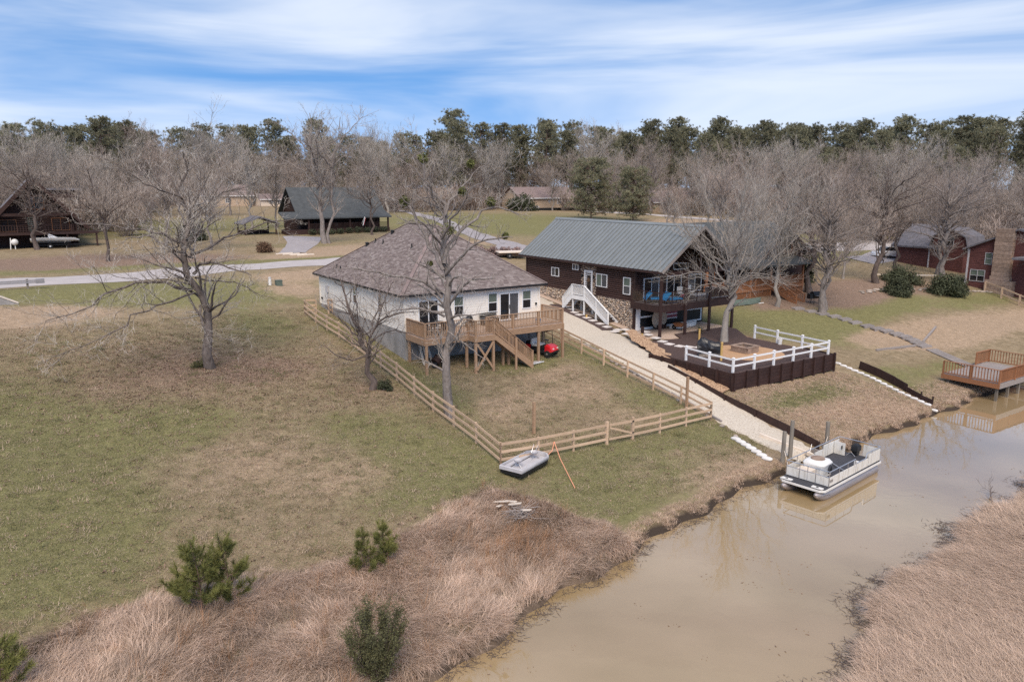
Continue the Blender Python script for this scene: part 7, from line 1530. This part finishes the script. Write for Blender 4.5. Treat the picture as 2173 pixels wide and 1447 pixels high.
scatter('tall_dry_grass', np.stack([x,y,tz(x,y)-.03],-1), np.stack([rg_.normal(0,.1,n),rg_.normal(0,.1,n),dirn],-1), np.stack([s*1.1,s*1.1,s],-1), idx, tall, 'tall dry pinkish grass along the near bank', 'dry grass')
# matted grass on the far bank, combed toward the water
mat_ = source('matted_grass_forms', [blades(42,.75,.014,4.5,1.25,M['drygrass2'],5,curl=.9,dirbias=0) for _ in range(3)]+[blades(36,.65,.014,4.5,1.1,M['drygrass'],5,curl=1.0,dirbias=0) for _ in range(2)])
x = rg_.uniform(10,62,60000); y = rg_.uniform(-2,17,60000); ok = (y < opy(x)-.3) & (y > opy(x)-11-.05*(x-12)) & ((x*.56+y*.83)*.72 > np.abs(x*.83-y*.56)-9); x, y = x[ok][:23000], y[ok][:23000]; n = len(x); s = rg_.uniform(.8,1.3,n)*np.where(x > 34, 1.3, 1)
scatter('matted_bank_grass', np.stack([x,y,tz(x,y)-.02],-1), np.stack([np.zeros(n),np.zeros(n),R(100)+.7*np.sin(x*.35+y*.3)+rg_.normal(0,.5,n)],-1), np.stack([s,s,s*.55],-1), rg_.integers(0,5,n), mat_, 'matted tan grass on the opposite bank', 'dry grass')
# fringe and slope grass beside boat and under the patio wall
fr = source('slope_grass_forms', [blades(34,.26,.012,4,.9,M['drygrass2'],3) for _ in range(3)]+[blades(30,.24,.012,4,.8,M['lawngrass'],3) for _ in range(2)])
x = rg_.uniform(19.5,62,40000); y = rg_.uniform(21,32,40000); top = np.interp(x,[19.5,33.8,34,37.8,38.2,50.3,51.5,62],[.9,1.1,.8,.8,9,8,3.5,2.2]); d = y-shy(x); ok = (d > .22+.2*np.sin(x*3.1)) & (d < top) & ((x < 34.4) | (x > 38.0)); ok &= ~((x > 39) & (x < 50.4) & (y > 31.95)); x, y, d = x[ok][:10000], y[ok][:10000], d[ok][:10000]; n = len(x); s = rg_.uniform(.45,.85,n)*np.where(d < .5, 1.1, .72)
gsel = rg_.random(n) < np.clip(blobs([(41.5,29.6,2.5,1.1,.9),(45.5,29.4,2.5,.9,.7),(55,28.5,3,1.5,.6),(47,30.6,3,.8,.5)],x,y),0,.85)
scatter('bank_grass', np.stack([x,y,tz(x,y)-.02],-1), np.stack([rg_.normal(0,.15,n),rg_.normal(0,.15,n),rg_.uniform(0,6.28,n)],-1), np.stack([s*1.2,s*1.2,s],-1), np.where(gsel,rg_.integers(3,5,n),rg_.integers(0,3,n)), fr, 'rough grass on the canal bank slopes', 'grass')
# short lawn tufts
lw = source('lawn_forms', [blades(16,.045,.010,3.4,1.1,M['lawngrass'],2) for _ in range(3)]+[blades(16,.042,.010,3.4,1.2,M['lawntan'],2) for _ in range(3)]+[blades(5,.05,.05,4,1.5,M['litter'],1) for _ in range(2)]+[blades(40,.13,.012,4,.9,M['weedgreen'],3),blades(44,.12,.012,4.5,1.0,M['lawntan'],3),blades(3,.35,.02,6,1.55,M['twigpale'],2,curl=.05)])
N_ = 150000; x = rg_.uniform(-8,40,N_); y = rg_.uniform(22,60,N_); keep = rg_.random(N_) < np.clip(1.5-(y*.83+x*.56-20)/42,.12,1); keep &= (y > np.interp(x,*zip(*EDGE))+.1) & ~((x > 21.9) & (x < 33) & (y > 44.8)) & ~(x > 35.1)
keep &= (np.abs(x*.83-y*.56) < (x*.56+y*.83)*.72+1); x, y = x[keep], y[keep]; n = len(x)
gw_ = blobs(GREEN,x,y)+.35; tw_ = blobs(TAN,x,y)*1.1+.38; lw_ = blobs(LITT,x,y)+.10; tot = gw_+tw_+lw_; u = rg_.random(n)*tot
idx = np.where(u < gw_, rg_.integers(0,3,n), np.where(u < gw_+tw_, rg_.integers(3,6,n), rg_.integers(6,8,n))); s = rg_.uniform(.7,1.5,n); rr_ = rg_.random(n); idx = np.where(rr_ < .010, 8, np.where(rr_ < .022, 9, np.where(rr_ < .0245, 6, idx)))
scatter('lawn_grass', np.stack([x,y,tz(x,y)-.005],-1), np.stack([np.zeros(n),np.zeros(n),rg_.uniform(0,6.28,n)],-1), np.stack([s*1.3,s*1.3,s],-1), idx, lw, 'short patchy lawn grass and fallen leaves', 'grass')
# drowned twigs by the bank
t = thing('drowned_branch', 'dark bare branch lying in the water by the right bank', 'branch', (39.2,15.9,.02), R(30), local=True)
rg2 = np.random.default_rng(401); P = np.array([smoothline([(-1.2,0,-.05),(0,.1,.12),(1.2,-.1,.25)],6,rg2,.03)]); Q = np.array([np.linspace(.04,.01,6)]); k1 = kids(rg2,P,Q,5,K=5,ln=.4,lmin=.3,lmax=1.2,rmin=.008); k2 = kids(rg2,*k1,5,K=4,ln=.5,lmin=.2,lmax=.5,rmin=.005); piece('twigs', mknp('twigs',[tubes(P,Q,5),tubes(*k1,3),tubes(*k2,3)],M['barkdark']), t)
wd = source('water_debris_forms', [blades(9,.35,.02,6,1.5,M['barkdark'],3,curl=.1) for _ in range(3)]+[blades(4,.10,.05,5,1.55,M['litter'],1,curl=0) for _ in range(2)])
x = np.r_[rg_.uniform(17,46,700), rg_.uniform(8,40,260), rg_.uniform(10,60,90)]; o_ = np.r_[opy(x[:700])+np.abs(rg_.normal(0,.35,700))+.6*rg_.random(700)*(np.sin(x[:700]*.8) > .3), shy(x[700:960])-np.abs(rg_.normal(0,.3,260)), np.zeros(90)]; o_[960:] = opy(x[960:])+(shy(x[960:])-opy(x[960:]))*rg_.random(90); n = len(x)
scatter('water_debris', np.stack([x,o_,np.full(n,.008)],-1), np.stack([np.zeros(n),np.zeros(n),rg_.uniform(0,6.28,n)],-1), np.stack([rg_.uniform(.5,1.3,n)]*2+[np.full(n,.12)],-1), np.r_[rg_.integers(0,3,960),rg_.integers(3,5,90)], wd, 'dark weed and leaf bits floating along the canal edges', 'debris')
bpy.context.view_layer.update()
